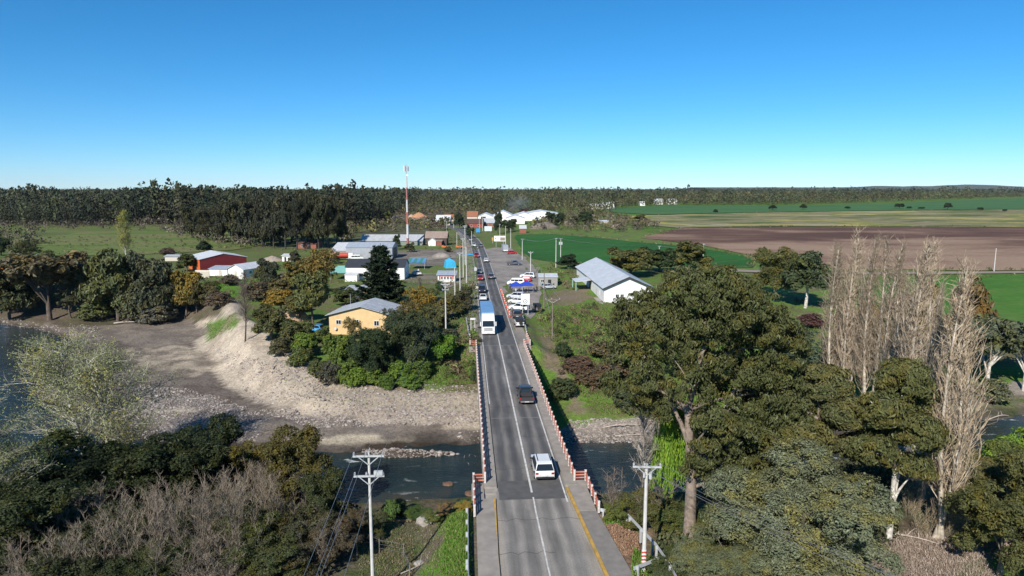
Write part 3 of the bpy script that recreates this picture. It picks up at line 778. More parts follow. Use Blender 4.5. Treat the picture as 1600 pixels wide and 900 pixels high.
make_round('airy', 15, 0.25, 120, 26, cr=1.1, L=0.5, W=0.26, fill=0.35, limbs=26)
def make_bush(kind, seed, clumps=110, per=34, L=0.75, W=0.5, cr=1.5):
    rg = np.random.default_rng(seed)
    lobes = [(0, 0, 3.6, 3.6, 3.6, 5.2)]
    for i in range(6):
        a = i * 1.05 + rg.uniform(-.3, .3); r = rg.uniform(1.8, 3.2); s = rg.uniform(1.4, 2.2)
        lobes.append((r * math.cos(a), r * math.sin(a), rg.uniform(2, 5.5), s, s, s * 1.5))
    v, f, cc = crown(rg, lobes, clumps, per, cr, L, W, fill=0.1, low=-0.25)
    v[:, 2] = np.maximum(v[:, 2], -0.5)
    paths = [(curve((rg.normal() * 0.3, rg.normal() * 0.3, -0.4), cc[i], rg, 4, 0.05), 0.16, 0.04) for i in range(9)]
    proto(kind, (v, f), tubes(paths, 4))
make_bush('bush', 21); make_bush('bush2', 22, 130, 30, 0.65, 0.4, 1.3)

def make_bare(kind, seed, stems, height_, spread_, nbr, ntw, rb=0.05, rt=0.018, steep=0.5, trunk_r=0.3, base=0.25, fan=0.15, leaves=0, tjit=0.03, upcurve=0.1, twig_len=1.6, leafLW=(0.28, 0.12)):
    """leafless or thin-leaved tree: trunk and limbs plus a haze of real twigs"""
    rg = np.random.default_rng(seed)
    tr, tw, tips = [], [], []
    for s in range(stems):
        a = rg.uniform(0, 6.283); lean = fan * height_ * rg.uniform(0.3, 1.0) * (stems > 1)
        b0 = np.array([math.cos(a) * 0.3 * (stems > 1), math.sin(a) * 0.3 * (stems > 1), -0.4])
        tp = np.array([math.cos(a) * lean, math.sin(a) * lean, height_ * rg.uniform(0.82, 1.0)])
        T_ = curve(b0, tp, rg, 9, 0, tjit); tr.append((T_, trunk_r, 0.025))
        for i in range(nbr):
            u = base + (1 - base) * (i + rg.random()) / nbr * 0.97
            k = u * 8; k0 = int(k); p = T_[k0] + (T_[min(k0 + 1, 8)] - T_[k0]) * (k - k0)
            aa = rg.uniform(0, 6.283); ln = spread_ * (1.12 - u) ** 0.7 * rg.uniform(0.55, 1.1)
            e = p + np.array([math.cos(aa) * ln * (1 - steep), math.sin(aa) * ln * (1 - steep), ln * steep * rg.uniform(0.7, 1.2)])
            e[2] = min(e[2], height_ * 1.03)
            B = curve(p, e, rg, 5, upcurve, 0.06); (tr if i % 6 == 0 else tw).append((B, rb, rt))
            for j in range(ntw):
                q = B[int(rg.integers(1, 5))]; dv = unit(e - p) + rg.normal(size=3) * 0.55 + np.array([0, 0, steep * 0.5])
                q2 = q + unit(dv) * twig_len * rg.uniform(0.4, 1.0) * (0.6 + 0.4 * (1 - u))
                tw.append((np.array([q, (q + q2) / 2 + rg.normal(size=3) * 0.06, q2]), rt, rt * 0.4)); tips.append(q2); tips.append((q + q2) / 2)
    cv = tubes(tw, 3)
    proto(kind, cv, tubes(tr, 6), BARK, 'twigs')
    if leaves:
        tips = np.array(tips); pick = rg.integers(0, len(tips), leaves)
        c = tips[pick] + rg.normal(size=(leaves, 3)) * 0.22
        lv, lf = leaf_cards(c, rg.normal(size=(leaves, 3)), leafLW[0] * rg.uniform(0.6, 1.3, leaves), leafLW[1], None, rg)
        PROTO[kind] = PROTO[kind] + (np_mesh(kind + '_leaves', lv, lf, [LEAF]),)
make_bare('poplar', 31, 4, 20, 5.5, 72, 12, 0.028, 0.014, 0.8, 0.13, 0.16, 0.035, upcurve=-0.05, twig_len=1.25)
make_bare('poplar_single', 32, 3, 20, 5.2, 90, 12, 0.026, 0.014, 0.8, 0.15, 0.16, 0.03, upcurve=-0.05, twig_len=1.2)
make_bare('bare_tree', 33, 1, 10, 5.0, 60, 11, 0.05, 0.02, 0.5, 0.22, 0.28)
make_bare('brush', 34, 15, 6, 2.0, 16, 5, 0.014, 0.008, 0.6, 0.02, 0.12, 0.5, tjit=0.08, twig_len=0.9)
make_bare('pale_willow', 35, 2, 10, 7.0, 62, 20, 0.04, 0.011, 0.4, 0.2, 0.22, 0.3, leaves=13000, upcurve=0.16, twig_len=1.6, leafLW=(0.15, 0.055))
make_bare('spring_poplar', 36, 1, 10, 5.5, 70, 10, 0.05, 0.02, 0.55, 0.2, 0.2, leaves=5000, twig_len=1.2)

def make_conifer():
    rg = np.random.default_rng(41); H_ = 14.0; paths = [(np.array([(0, 0, -0.4), (0.05, 0, 7), (0, 0, H_)]), 0.36, 0.04)]
    C, NR, AX = [], [], []
    z = 1.4
    while z < H_ - 0.5:
        t = z / H_; r = 4.6 * (1 - t) ** 0.75 + 0.35
        nb = 7 if t < 0.75 else 5
        a0 = rg.uniform(0, 6)
        for i in range(nb):
            a = a0 + i * 6.283 / nb + rg.uniform(-.25, .25); ln = r * rg.uniform(0.7, 1.12)
            d = np.array([math.cos(a), math.sin(a), 0.0])
            P = np.array([np.array([0, 0, z]) + d * ln * u + np.array([0, 0, -0.12 * ln * math.sin(u * 3.1) + 0.22 * ln * u * u]) for u in np.linspace(0, 1, 5)])
            paths.append((P, 0.07, 0.02))
            n = int(60 * ln / 3) + 16; u = rg.uniform(0.15, 1.0, n) ** 0.75
            pp = np.array([np.interp(u, np.linspace(0, 1, 5), P[:, k]) for k in range(3)]).T
            side = np.array([-d[1], d[0], 0]); w = rg.uniform(-1, 1, n) * (0.28 + 0.55 * (1 - np.abs(u - 0.5))) * ln * 0.24
            pp = pp + side * w[:, None] + rg.normal(size=(n, 3)) * 0.09
            C.append(pp); NR.append(np.array([0, 0, 1]) + rg.normal(size=(n, 3)) * 0.5); AX.append(d * 0.8 + side * np.sign(w)[:, None] * 0.5 + np.array([0, 0, 0.25]) + rg.normal(size=(n, 3)) * 0.2)
        z += rg.uniform(0.55, 0.8) * (1.0 if t < 0.7 else 0.8)
    C, NR, AX = map(np.concatenate, (C, NR, AX))
    v, f = leaf_cards(C, NR, 0.75 * rg.uniform(0.6, 1.3, len(C)), 0.3, AX, rg)
    proto('conifer', (v, f), tubes(paths, 6))
make_conifer()
def make_weeping():
    rg = np.random.default_rng(43); paths = [(curve((0, 0, -0.4), (0.3, 0.2, 7.0), rg, 6, 0, 0.04), 0.3, 0.08)]
    C, AX = [], []
    for i in range(170):
        a = rg.uniform(0, 6.28); r = rg.uniform(0.6, 3.6); z0 = 9.6 - 0.28 * r * r * rg.uniform(0.6, 1.1)
        p0 = np.array([math.cos(a) * r, math.sin(a) * r, z0]); ln = rg.uniform(2.5, 6.5)
        if i % 9 == 0: paths.append((curve((0.2, 0.1, rg.uniform(4, 7)), p0, rg, 5, 0.1), 0.1, 0.02))
        n = int(ln * 11); u = rg.uniform(0, 1, n)
        pp = p0 + np.outer(u, [math.cos(a) * 0.7, math.sin(a) * 0.7, -ln]) + rg.normal(size=(n, 3)) * 0.14
        C.append(pp[pp[:, 2] > 0.1]); AX.append(np.tile([0, 0, -1.0], (int((pp[:, 2] > 0.1).sum()), 1)))
    C, AX = np.concatenate(C), np.concatenate(AX); AX = AX + rg.normal(size=AX.shape) * 0.25
    v, f = leaf_cards(C, rg.normal(size=C.shape) * np.array([1, 1, 0.3]), 0.45 * rg.uniform(0.6, 1.3, len(C)), 0.16, AX, rg)
    proto('weeping', (v, f), tubes(paths, 6))
make_weeping()
def make_eucalyptus(kind, seed, H_, lobes, trunk, limbs, clumps, per, cr=0.95, L=0.27, W=0.125):
    rg = np.random.default_rng(seed)
    v, f, cc = crown(rg, lobes, clumps, per, cr, L, W, 0.62, 0.18, -0.7)
    paths = list(trunk)
    spine = trunk[0][0]
    for i in range(limbs):
        lb = lobes[i % len(lobes)]; e = np.array(lb[:3]) + rg.normal(size=3) * np.array(lb[3:6]) * 0.35
        src = spine[np.argmin(np.linalg.norm(spine - e, axis=1) + (spine[:, 2] > e[2]) * 50)]
        paths.append((curve(src, e, rg, 6, 0.05, 0.05), 0.17, 0.04))
    for i in rg.choice(len(cc), limbs * 3, replace=False):
        lb = np.array(lobes)[:, :3]; src = lb[np.argmin(np.linalg.norm(lb - cc[i], axis=1))]
        paths.append((curve(src, cc[i], rg, 4, 0.03, 0.05), 0.06, 0.02))
    proto(kind, (v, f), tubes(paths, 8), LEAF_EUC)
# the great eucalyptus beside the road: forked trunk, crown leaning over to the right
tr1 = np.array([(0, 0, -0.6), (0.05, 0, 2), (0.1, 0.2, 5), (0.0, 0.5, 8), (-0.2, 0.9, 11), (0.6, 1.6, 14), (1.6, 2.2, 17.5)])
tr2 = np.array([(0.0, 0.5, 8), (-0.7, 1.0, 10), (-1.7, 1.6, 12), (-3.1, 2.4, 14.2), (-4.2, 3, 16.5)])
tr3 = np.array([(0.1, 0.2, 5.2), (1.6, 1.5, 8), (3.4, 2.6, 11), (5.0, 3.4, 13.5)])
make_eucalyptus('great_eucalyptus', 51, 22, [(1.2, 3, 19.2, 4.4, 4.2, 2.9), (-3.2, 3, 17.0, 3.0, 3.4, 2.8), (4.8, 4.5, 17.6, 3.4, 3.6, 2.9), (7.6, 5.0, 15.0, 3.0, 3.2, 2.9), (-4.6, 2.6, 13.6, 2.0, 2.6, 2.3),
    (1.0, 3.2, 15.3, 2.8, 3, 2.2), (4.4, 3.6, 11.8, 3.2, 3, 2.6), (8.4, 5.4, 11.0, 2.6, 3, 2.6), (-2.2, 3.4, 11.0, 1.7, 2.2, 1.5), (1.9, 2.4, 9.4, 1.8, 2.0, 1.9), (4.2, 2.8, 7.4, 2.0, 2.2, 2.0), (6.4, 4.6, 8.6, 2.2, 2.5, 2.2), (1.5, -0.7, 10.4, 1.5, 1.2, 1.4), (-0.4, -0.6, 13.2, 1.7, 1.3, 1.4), (2.4, 0.0, 6.6, 1.5, 1.4, 1.4), (-2.6, 1.4, 12.6, 1.6, 1.6, 1.4), (0.9, -0.9, 8.4, 1.2, 1.0, 1.3), (3.4, 0.6, 9.2, 1.6, 1.5, 1.5), (5.6, 2.4, 5.6, 2.0, 1.9, 1.7), (7.4, 3.4, 7.4, 2.3, 2.0, 2.0), (9.6, 4.8, 8.8, 2.3, 2.2, 2.0), (0.2, -0.9, 6.9, 1.0, 0.9, 0.9)],
    [(tr1, 0.58, 0.14), (tr2, 0.2, 0.07), (tr3, 0.2, 0.07)], 16, 1350, 78, 0.66)
sm = np.array([(0, 0, -0.5), (0.1, 0, 3), (0.3, 0.2, 6.5), (0.2, 0.3, 10), (0.5, 0.2, 13)])
sm2 = np.array([(0.3, 0.4, -0.5), (0.8, 0.5, 3), (1.2, 0.5, 6), (1.9, 0.6, 9), (2.2, 0.6, 11.5)])
make_eucalyptus('young_eucalyptus', 52, 15, [(0.3, 0, 13.4, 1.7, 1.7, 1.5), (2.3, 0.6, 11.6, 1.5, 1.5, 1.2), (-1.7, 0.2, 11.2, 1.5, 1.6, 1.2), (0.4, -1.4, 9.8, 1.5, 1.3, 1.1), (2.9, -0.6, 8.6, 1.2, 1.3, 1.0), (-2.5, 0, 8.0, 1.3, 1.3, 1.1), (0.4, 1.6, 8.6, 1.6, 1.4, 1.4), (1.0, -0.8, 6.6, 1.1, 1.1, 0.9), (3.2, 0.8, 10.2, 0.9, 0.9, 0.8)],
    [(sm, 0.26, 0.07), (sm2, 0.2, 0.06)], 10, 560, 76, 0.55)
make_eucalyptus('old_eucalyptus', 53, 14, [(0, 0, 11.5, 3.4, 3, 2.4), (-2.8, 0, 9.6, 2.2, 2.2, 1.9), (2.8, 0.4, 9.8, 2.3, 2.2, 2), (0.4, -1.6, 8.0, 2.4, 2, 1.8), (-1.6, 1, 7.2, 2, 2, 1.7), (2.6, -1, 6.6, 1.8, 1.8, 1.6)],
    [(sm, 0.3, 0.08)], 10, 260, 44, 0.9, 0.5, 0.22)

BARKC = {'poplar': (0.43, 0.37, 0.29), 'brown': (0.11, 0.085, 0.065), 'grey': (0.25, 0.225, 0.195), 'white': (0.52, 0.48, 0.42), 'tan': (0.2, 0.155, 0.12), 'dark': (0.05, 0.042, 0.036)}
NAT = {'poplar': (20, 3.6), 'poplar_single': (20, 3.2), 'brush': (6, 5.0), 'conifer': (14, 9.6), 'great_eucalyptus': (22, 17), 'young_eucalyptus': (15, 8), 'old_eucalyptus': (14, 9.5)}
LEAF_GAIN = 1.42
def plant(name, kind, label, cat, loc, h, w, col, bark='brown', rz=None, group=None, twig=None):
    pr_ = PROTO[kind]; H0, W0 = NAT.get(kind, (10, 9.4))
    t = thing(name, label, cat, loc, rnd.uniform(0, 6.28) if rz is None else rz, group)
    s = w / W0; t.scale = (s, s, h / H0)
    if pr_[1]:
        k = link('trunk' if cat == 'tree' else 'stem', pr_[1], t); k.color = (*BARKC[bark], 1)
    c = link(pr_[2], pr_[0], t)
    c.color = (*(twig or BARKC[bark]), 1) if pr_[2] == 'twigs' else (*(min(q_ * LEAF_GAIN, 0.4) for q_ in col), 1)
    if len(pr_) > 3:
        q = link('leaves', pr_[3], t); q.color = (*(min(q_ * LEAF_GAIN, 0.4) for q_ in col), 1)
    return t
G_DARK = (0.03, 0.048, 0.02); G_DEEP = (0.022, 0.036, 0.018); G_OLIVE = (0.075, 0.08, 0.028); G_MID = (0.055, 0.09, 0.025)
G_OCHRE = (0.16, 0.115, 0.025); G_YEL = (0.15, 0.115, 0.026); G_GREY = (0.10, 0.115, 0.07); G_BRIGHT = (0.1, 0.2, 0.02); G_LIME = (0.14, 0.24, 0.03)
G_BROWN = (0.13, 0.095, 0.05); G_EUC = (0.066, 0.074, 0.026); G_BLUE = (0.06, 0.085, 0.055); G_WINE = (0.075, 0.04, 0.038); G_PALE = (0.19, 0.21, 0.09)
def pp(name, kind, label, cat, px, py, top, wpx, col, bark='brown', rz=None, group=None, twig=None):
    p = T(px, py); p = (p[0], p[1], ground(p[0], p[1]) - 0.05)
    return plant(name, kind, label, cat, p, max(0.6, tall(p, top)), span(p, wpx), col, bark, rz, group, twig)
make_round('acacia', 61, 0.05, 1200, 72, L=0.15, W=0.08, cr=0.55, lobes_n=18, fill=0.1, spread=1.05, core=2.8, zr=(0.2, 0.92), sr=(0.8, 1.8))
make_round('thick_tree', 62, 0.1, 430, 60, L=0.25, W=0.14, cr=0.7, lobes_n=15, fill=0.15, spread=0.95, core=2.5, zr=(0.15, 0.95), sr=(0.7, 1.7))

# ---- right bank, near
pp('eucalyptus_tree', 'great_eucalyptus', 'great eucalyptus with forked pale trunk towering over the bridge end', 'tree', 1075, 858, 424, 330, G_EUC, 'tan', 0.0)
pp('weeping_willow', 'weeping', 'bright green weeping willow beside the great eucalyptus trunk', 'tree', 1052, 800, 612, 84, G_LIME, 'grey')
pp('acacia_tree', 'acacia', 'wide grey-green acacia filling the bottom edge below the eucalyptus', 'tree', 1252, 925, 744, 236, (0.13, 0.145, 0.085), 'brown')
pp('acacia_tree', 'acacia', 'low grey-green acacia shrub at the foot of the eucalyptus trunk', 'tree', 1120, 935, 850, 130, (0.115, 0.13, 0.07), 'brown')
pp('eucalyptus_tree', 'young_eucalyptus', 'double-trunked eucalyptus standing between the acacia and the poplars', 'tree', 1388, 848, 566, 160, (0.08, 0.086, 0.03), 'white', 0.4)
pp('eucalyptus_tree', 'young_eucalyptus', 'slender eucalyptus in the shade behind the grey-green acacia', 'tree', 1276, 818, 572, 170, (0.085, 0.09, 0.036), 'tan', 2.4)
pp('eucalyptus_tree', 'young_eucalyptus', 'leaning eucalyptus tucked behind the great eucalyptus crown', 'tree', 1200, 770, 600, 120, (0.075, 0.085, 0.036), 'tan', 4.1)
for i, (px, py, top, w, lab) in enumerate([
    (1300, 625, 380, 56, 'thin bare poplar at the outer end of the poplar row beside the dark round trees'),
    (1326, 632, 347, 66, 'tallest bare poplar in the row behind the eucalyptus'),
    (1354, 650, 366, 60, 'bare poplar just beside the tallest one in the row'),
    (1382, 672, 362, 66, 'many-stemmed bare poplar in the middle of the poplar row'),
    (1412, 735, 374, 84, 'bare poplar rising behind the double-trunked eucalyptus'),
    (1438, 780, 425, 52, 'shorter bare poplar between the two largest poplars')]):
    pp('poplar_tree', 'poplar' if i % 2 else 'poplar_single', lab, 'tree', px, py, top, w, G_BROWN, 'poplar', None, 'bare poplars in a row', (0.32, 0.25, 0.175))
pp('poplar_tree', 'poplar', 'nearest bare poplar with thick pale trunk by the river water', 'tree', 1466, 848, 388, 112, G_BROWN, 'poplar', 1.0, 'bare poplars in a row', (0.34, 0.265, 0.18))
for px, py, top, w in [(1497, 838, 765, 50), (1520, 850, 775, 55), (1545, 848, 785, 50), (1478, 846, 776, 46), (1440, 838, 790, 40), (1420, 810, 735, 44)]:
    pp('dry_reeds', 'brush', 'clump of tall straw-coloured stems at the poplar feet', 'plant', px, py, top, w, G_BROWN, 'tan', None, 'straw stems below the poplars', (0.34, 0.27, 0.16))
for px, py, top, w, c, lab in [(1560, 905, 760, 150, G_OLIVE, 'lowest olive scrub mound above the bright grass corner'), (1620, 860, 700, 140, G_OLIVE, 'olive scrub mound cut by the picture edge'), (1525, 800, 712, 95, (0.1, 0.1, 0.04), 'olive scrub mound nearest the thick-trunked poplar'), (1590, 790, 688, 110, (0.095, 0.12, 0.035), 'greener scrub mound below the lime bushes at the river')]:
    pp('willow_scrub', 'thick_tree', lab, 'bush', px, py, top, w, c, 'tan', None, 'olive scrub mounds beside the poplars')
pp('gorse_bush', 'bush', 'small yellow-flowered bush among the straw stems', 'bush', 1548, 850, 805, 40, (0.3, 0.22, 0.03))
for i, (px, py, top, w, lab) in enumerate([(1572, 728, 682, 70, 'lime green bush at the water edge below the river bend'), (1610, 745, 664, 80, 'tall lime green bush cut by the picture edge at the river')]):
    pp('river_bush', 'bush2', lab, 'bush', px, py, top, w, (0.12, 0.2, 0.03))
# ---- right bank, far
pp('evergreen_tree', 'thick_tree', 'dark round tree with ochre top beside the farm track', 'tree', 1212, 470, 386, 86, (0.085, 0.09, 0.03), 'grey')
pp('evergreen_tree', 'broad', 'dark round tree with pale trunk on the bright grass', 'tree', 1258, 481, 394, 84, (0.045, 0.06, 0.028), 'white')
for px, py, top, w, c, lab in [(985, 432, 388, 70, G_OLIVE, 'olive tree touching the white warehouse roof'), (1030, 425, 388, 60, G_DARK, 'dark tree between warehouse and field pole'), (1076, 426, 377, 66, G_OLIVE, 'tallest tree on the crop field edge near the double pole'), (888, 420, 399, 36, G_DEEP, 'dark shrub at the far corner of the white warehouse')]:
    pp('field_tree', 'broad2', lab, 'tree', px, py, top, w, c)
pp('autumn_tree', 'tall', 'ochre tree behind the right-hand poplars by the pasture', 'tree', 1514, 568, 440, 72, (0.12, 0.085, 0.035), 'tan')
pp('autumn_tree', 'tall', 'olive ochre tree showing through the poplar row', 'tree', 1420, 560, 452, 90, (0.1, 0.085, 0.03), 'tan')
pp('autumn_tree', 'tall', 'ochre tree low behind the tallest poplar', 'tree', 1338, 560, 480, 80, (0.12, 0.095, 0.03), 'tan')
pp('willow_tree', 'umbrella', 'grey-green tree with pale leaning trunk above the river bend', 'tree', 1540, 618, 498, 100, (0.07, 0.085, 0.052), 'white')
pp('willow_tree', 'umbrella', 'grey-green tree at the picture edge above the river bend', 'tree', 1600, 612, 506, 110, (0.075, 0.09, 0.055), 'white')
pp('river_bush', 'bush2', 'round grey bush under the leaning willow trunk', 'bush', 1552, 632, 590, 50, G_GREY)
pp('wine_bush', 'bush', 'wine-red round bush on the grass beside the dark trees', 'bush', 1268, 512, 488, 40, G_WINE)
for px, py, top, w, c, lab in [
    (880, 560, 532, 26, G_DARK, 'small dark bush on the slope nearest the crossarm pole'), (925, 600, 578, 60, (0.1, 0.075, 0.045), 'brown thorny bush on the slope below the path'),
    (905, 578, 556, 54, (0.1, 0.068, 0.05), 'reddish leafless bush on the green slope'), (960, 590, 560, 60, (0.1, 0.075, 0.05), 'russet scrub beside the great eucalyptus crown'),
    (1010, 610, 560, 56, G_DEEP, 'dark bush half under the great eucalyptus crown'), (985, 640, 600, 56, (0.06, 0.075, 0.04), 'grey-green bush at the foot of the green slope'),
    (1000, 560, 520, 50, G_DARK, 'dark bush against the left limb of the eucalyptus'), (880, 620, 588, 44, (0.045, 0.06, 0.025), 'dark bush in the shade beside the bridge rail'),
    (1030, 650, 600, 60, G_GREY, 'pale grey bush behind the bare riverside tree'), (940, 560, 532, 44, (0.09, 0.08, 0.045), 'dry brown bush in the grass below the warehouse'),
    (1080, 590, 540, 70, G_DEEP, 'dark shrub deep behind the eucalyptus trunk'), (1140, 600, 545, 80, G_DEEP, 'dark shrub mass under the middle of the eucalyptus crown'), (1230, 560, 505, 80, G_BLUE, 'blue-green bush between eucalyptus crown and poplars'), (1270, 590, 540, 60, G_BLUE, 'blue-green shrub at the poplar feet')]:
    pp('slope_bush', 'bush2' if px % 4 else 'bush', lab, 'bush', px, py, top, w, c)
pp('riverside_tree', 'bare_tree', 'leafless grey tree leaning over the river below the bridge', 'tree', 1000, 800, 625, 115, G_BROWN, 'grey', 0.3, None, (0.3, 0.26, 0.22))
pp('bank_shrub', 'brush', 'tangled brown brushwood on the near bank behind the striped pole', 'bush', 985, 822, 745, 120, G_BROWN, 'brown', None, None, (0.17, 0.13, 0.1))
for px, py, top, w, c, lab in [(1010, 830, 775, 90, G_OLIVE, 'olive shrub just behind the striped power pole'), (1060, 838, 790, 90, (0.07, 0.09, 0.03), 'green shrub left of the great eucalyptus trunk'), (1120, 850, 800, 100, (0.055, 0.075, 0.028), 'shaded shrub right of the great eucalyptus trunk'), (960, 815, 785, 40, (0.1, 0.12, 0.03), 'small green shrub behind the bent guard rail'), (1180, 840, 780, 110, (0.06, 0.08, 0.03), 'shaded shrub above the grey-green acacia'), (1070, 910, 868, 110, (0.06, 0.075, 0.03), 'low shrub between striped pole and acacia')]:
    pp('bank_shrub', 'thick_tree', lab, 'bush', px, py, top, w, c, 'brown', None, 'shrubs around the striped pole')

# ---- left bank, near: the dark thicket
pp('willow_tree', 'pale_willow', 'big half-bare willow with split white trunk leaning over the gravel', 'tree', 172, 742, 528, 262, (0.2, 0.22, 0.095), 'white', 2.0, None, (0.34, 0.32, 0.24))
pp('willow_tree', 'pale_willow', 'half-bare grey willow cut by the left picture edge', 'tree', 0, 830, 632, 220, (0.18, 0.2, 0.09), 'white', 0.7, None, (0.32, 0.3, 0.23))
for px, py, top, w, c, lab in [
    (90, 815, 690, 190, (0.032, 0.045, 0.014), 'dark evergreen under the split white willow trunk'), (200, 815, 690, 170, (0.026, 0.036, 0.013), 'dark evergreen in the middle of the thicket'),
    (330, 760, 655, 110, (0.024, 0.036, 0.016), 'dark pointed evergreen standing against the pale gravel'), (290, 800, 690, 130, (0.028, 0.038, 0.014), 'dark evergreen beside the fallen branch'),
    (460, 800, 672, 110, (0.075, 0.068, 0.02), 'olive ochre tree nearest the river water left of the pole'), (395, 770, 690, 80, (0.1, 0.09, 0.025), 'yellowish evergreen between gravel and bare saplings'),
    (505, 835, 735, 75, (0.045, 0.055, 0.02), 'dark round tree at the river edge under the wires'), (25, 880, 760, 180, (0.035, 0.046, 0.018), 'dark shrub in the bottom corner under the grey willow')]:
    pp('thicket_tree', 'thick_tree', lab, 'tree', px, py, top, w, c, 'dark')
for px, py, top, w in [(240, 905, 770, 110), (300, 900, 760, 120), (352, 895, 748, 110), (400, 860, 740, 90), (440, 820, 722, 80), (260, 850, 750, 100), (330, 850, 740, 100), (180, 910, 800, 110), (130, 915, 815, 100), (385, 812, 722, 80), (285, 935, 830, 110), (215, 860, 770, 90), (60, 930, 840, 110), (340, 930, 840, 110), (425, 790, 712, 70), (470, 850, 770, 80), (150, 830, 760, 90), (500, 890, 815, 70), (375, 905, 800, 100), (90, 860, 780, 100)]:
    pp('bare_sapling', 'brush', 'leafless grey sapling clump in the dark thicket', 'tree', px, py, top, w, G_BROWN, 'brown', None, 'bare saplings in the thicket', (0.24, 0.195, 0.14))
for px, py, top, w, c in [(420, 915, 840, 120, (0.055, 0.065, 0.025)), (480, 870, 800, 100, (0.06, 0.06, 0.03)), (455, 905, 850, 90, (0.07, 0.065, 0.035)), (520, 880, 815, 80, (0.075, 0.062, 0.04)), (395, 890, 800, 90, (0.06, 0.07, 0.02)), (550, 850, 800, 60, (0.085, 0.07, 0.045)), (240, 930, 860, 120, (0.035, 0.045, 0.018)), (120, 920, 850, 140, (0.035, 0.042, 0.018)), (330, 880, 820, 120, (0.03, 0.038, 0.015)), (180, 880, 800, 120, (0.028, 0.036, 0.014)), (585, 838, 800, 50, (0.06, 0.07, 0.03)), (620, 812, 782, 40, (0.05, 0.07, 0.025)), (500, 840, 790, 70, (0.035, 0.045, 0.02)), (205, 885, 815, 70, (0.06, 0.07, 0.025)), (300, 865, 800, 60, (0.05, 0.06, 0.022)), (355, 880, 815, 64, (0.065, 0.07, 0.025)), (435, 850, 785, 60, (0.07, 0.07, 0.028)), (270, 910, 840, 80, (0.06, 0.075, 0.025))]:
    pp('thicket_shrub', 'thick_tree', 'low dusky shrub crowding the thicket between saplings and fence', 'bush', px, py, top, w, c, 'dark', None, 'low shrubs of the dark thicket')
for i, (px, py, top, w) in enumerate([(472, 862, 834, 34), (410, 875, 848, 28)]):
    pp('gorse_bush', 'bush', ['bright yellow gorse bush under the power wires', 'small yellow gorse bush beside the bare saplings'][i], 'bush', px, py, top, w, (0.33, 0.26, 0.02))
pp('river_bush', 'bush', 'leafy green sapling at the water edge right of the tall pole', 'bush', 612, 815, 778, 26, (0.07, 0.12, 0.035))
for px, py, top, w, c, lab in [(655, 812, 796, 50, G_MID, 'dark green weed patch on the near bank edge'), (700, 805, 790, 36, (0.17, 0.12, 0.06), 'rusty brown weed on the near bank edge'), (725, 800, 785, 28, (0.22, 0.17, 0.04), 'yellow weed on the bank nearest the walkway'), (680, 818, 800, 40, (0.1, 0.12, 0.04), 'olive weed in front of the rusty one')]:
    pp('bank_plant', 'thick_tree', lab, 'plant', px, py, top, w, c, 'brown', None, 'weeds along the near river bank')

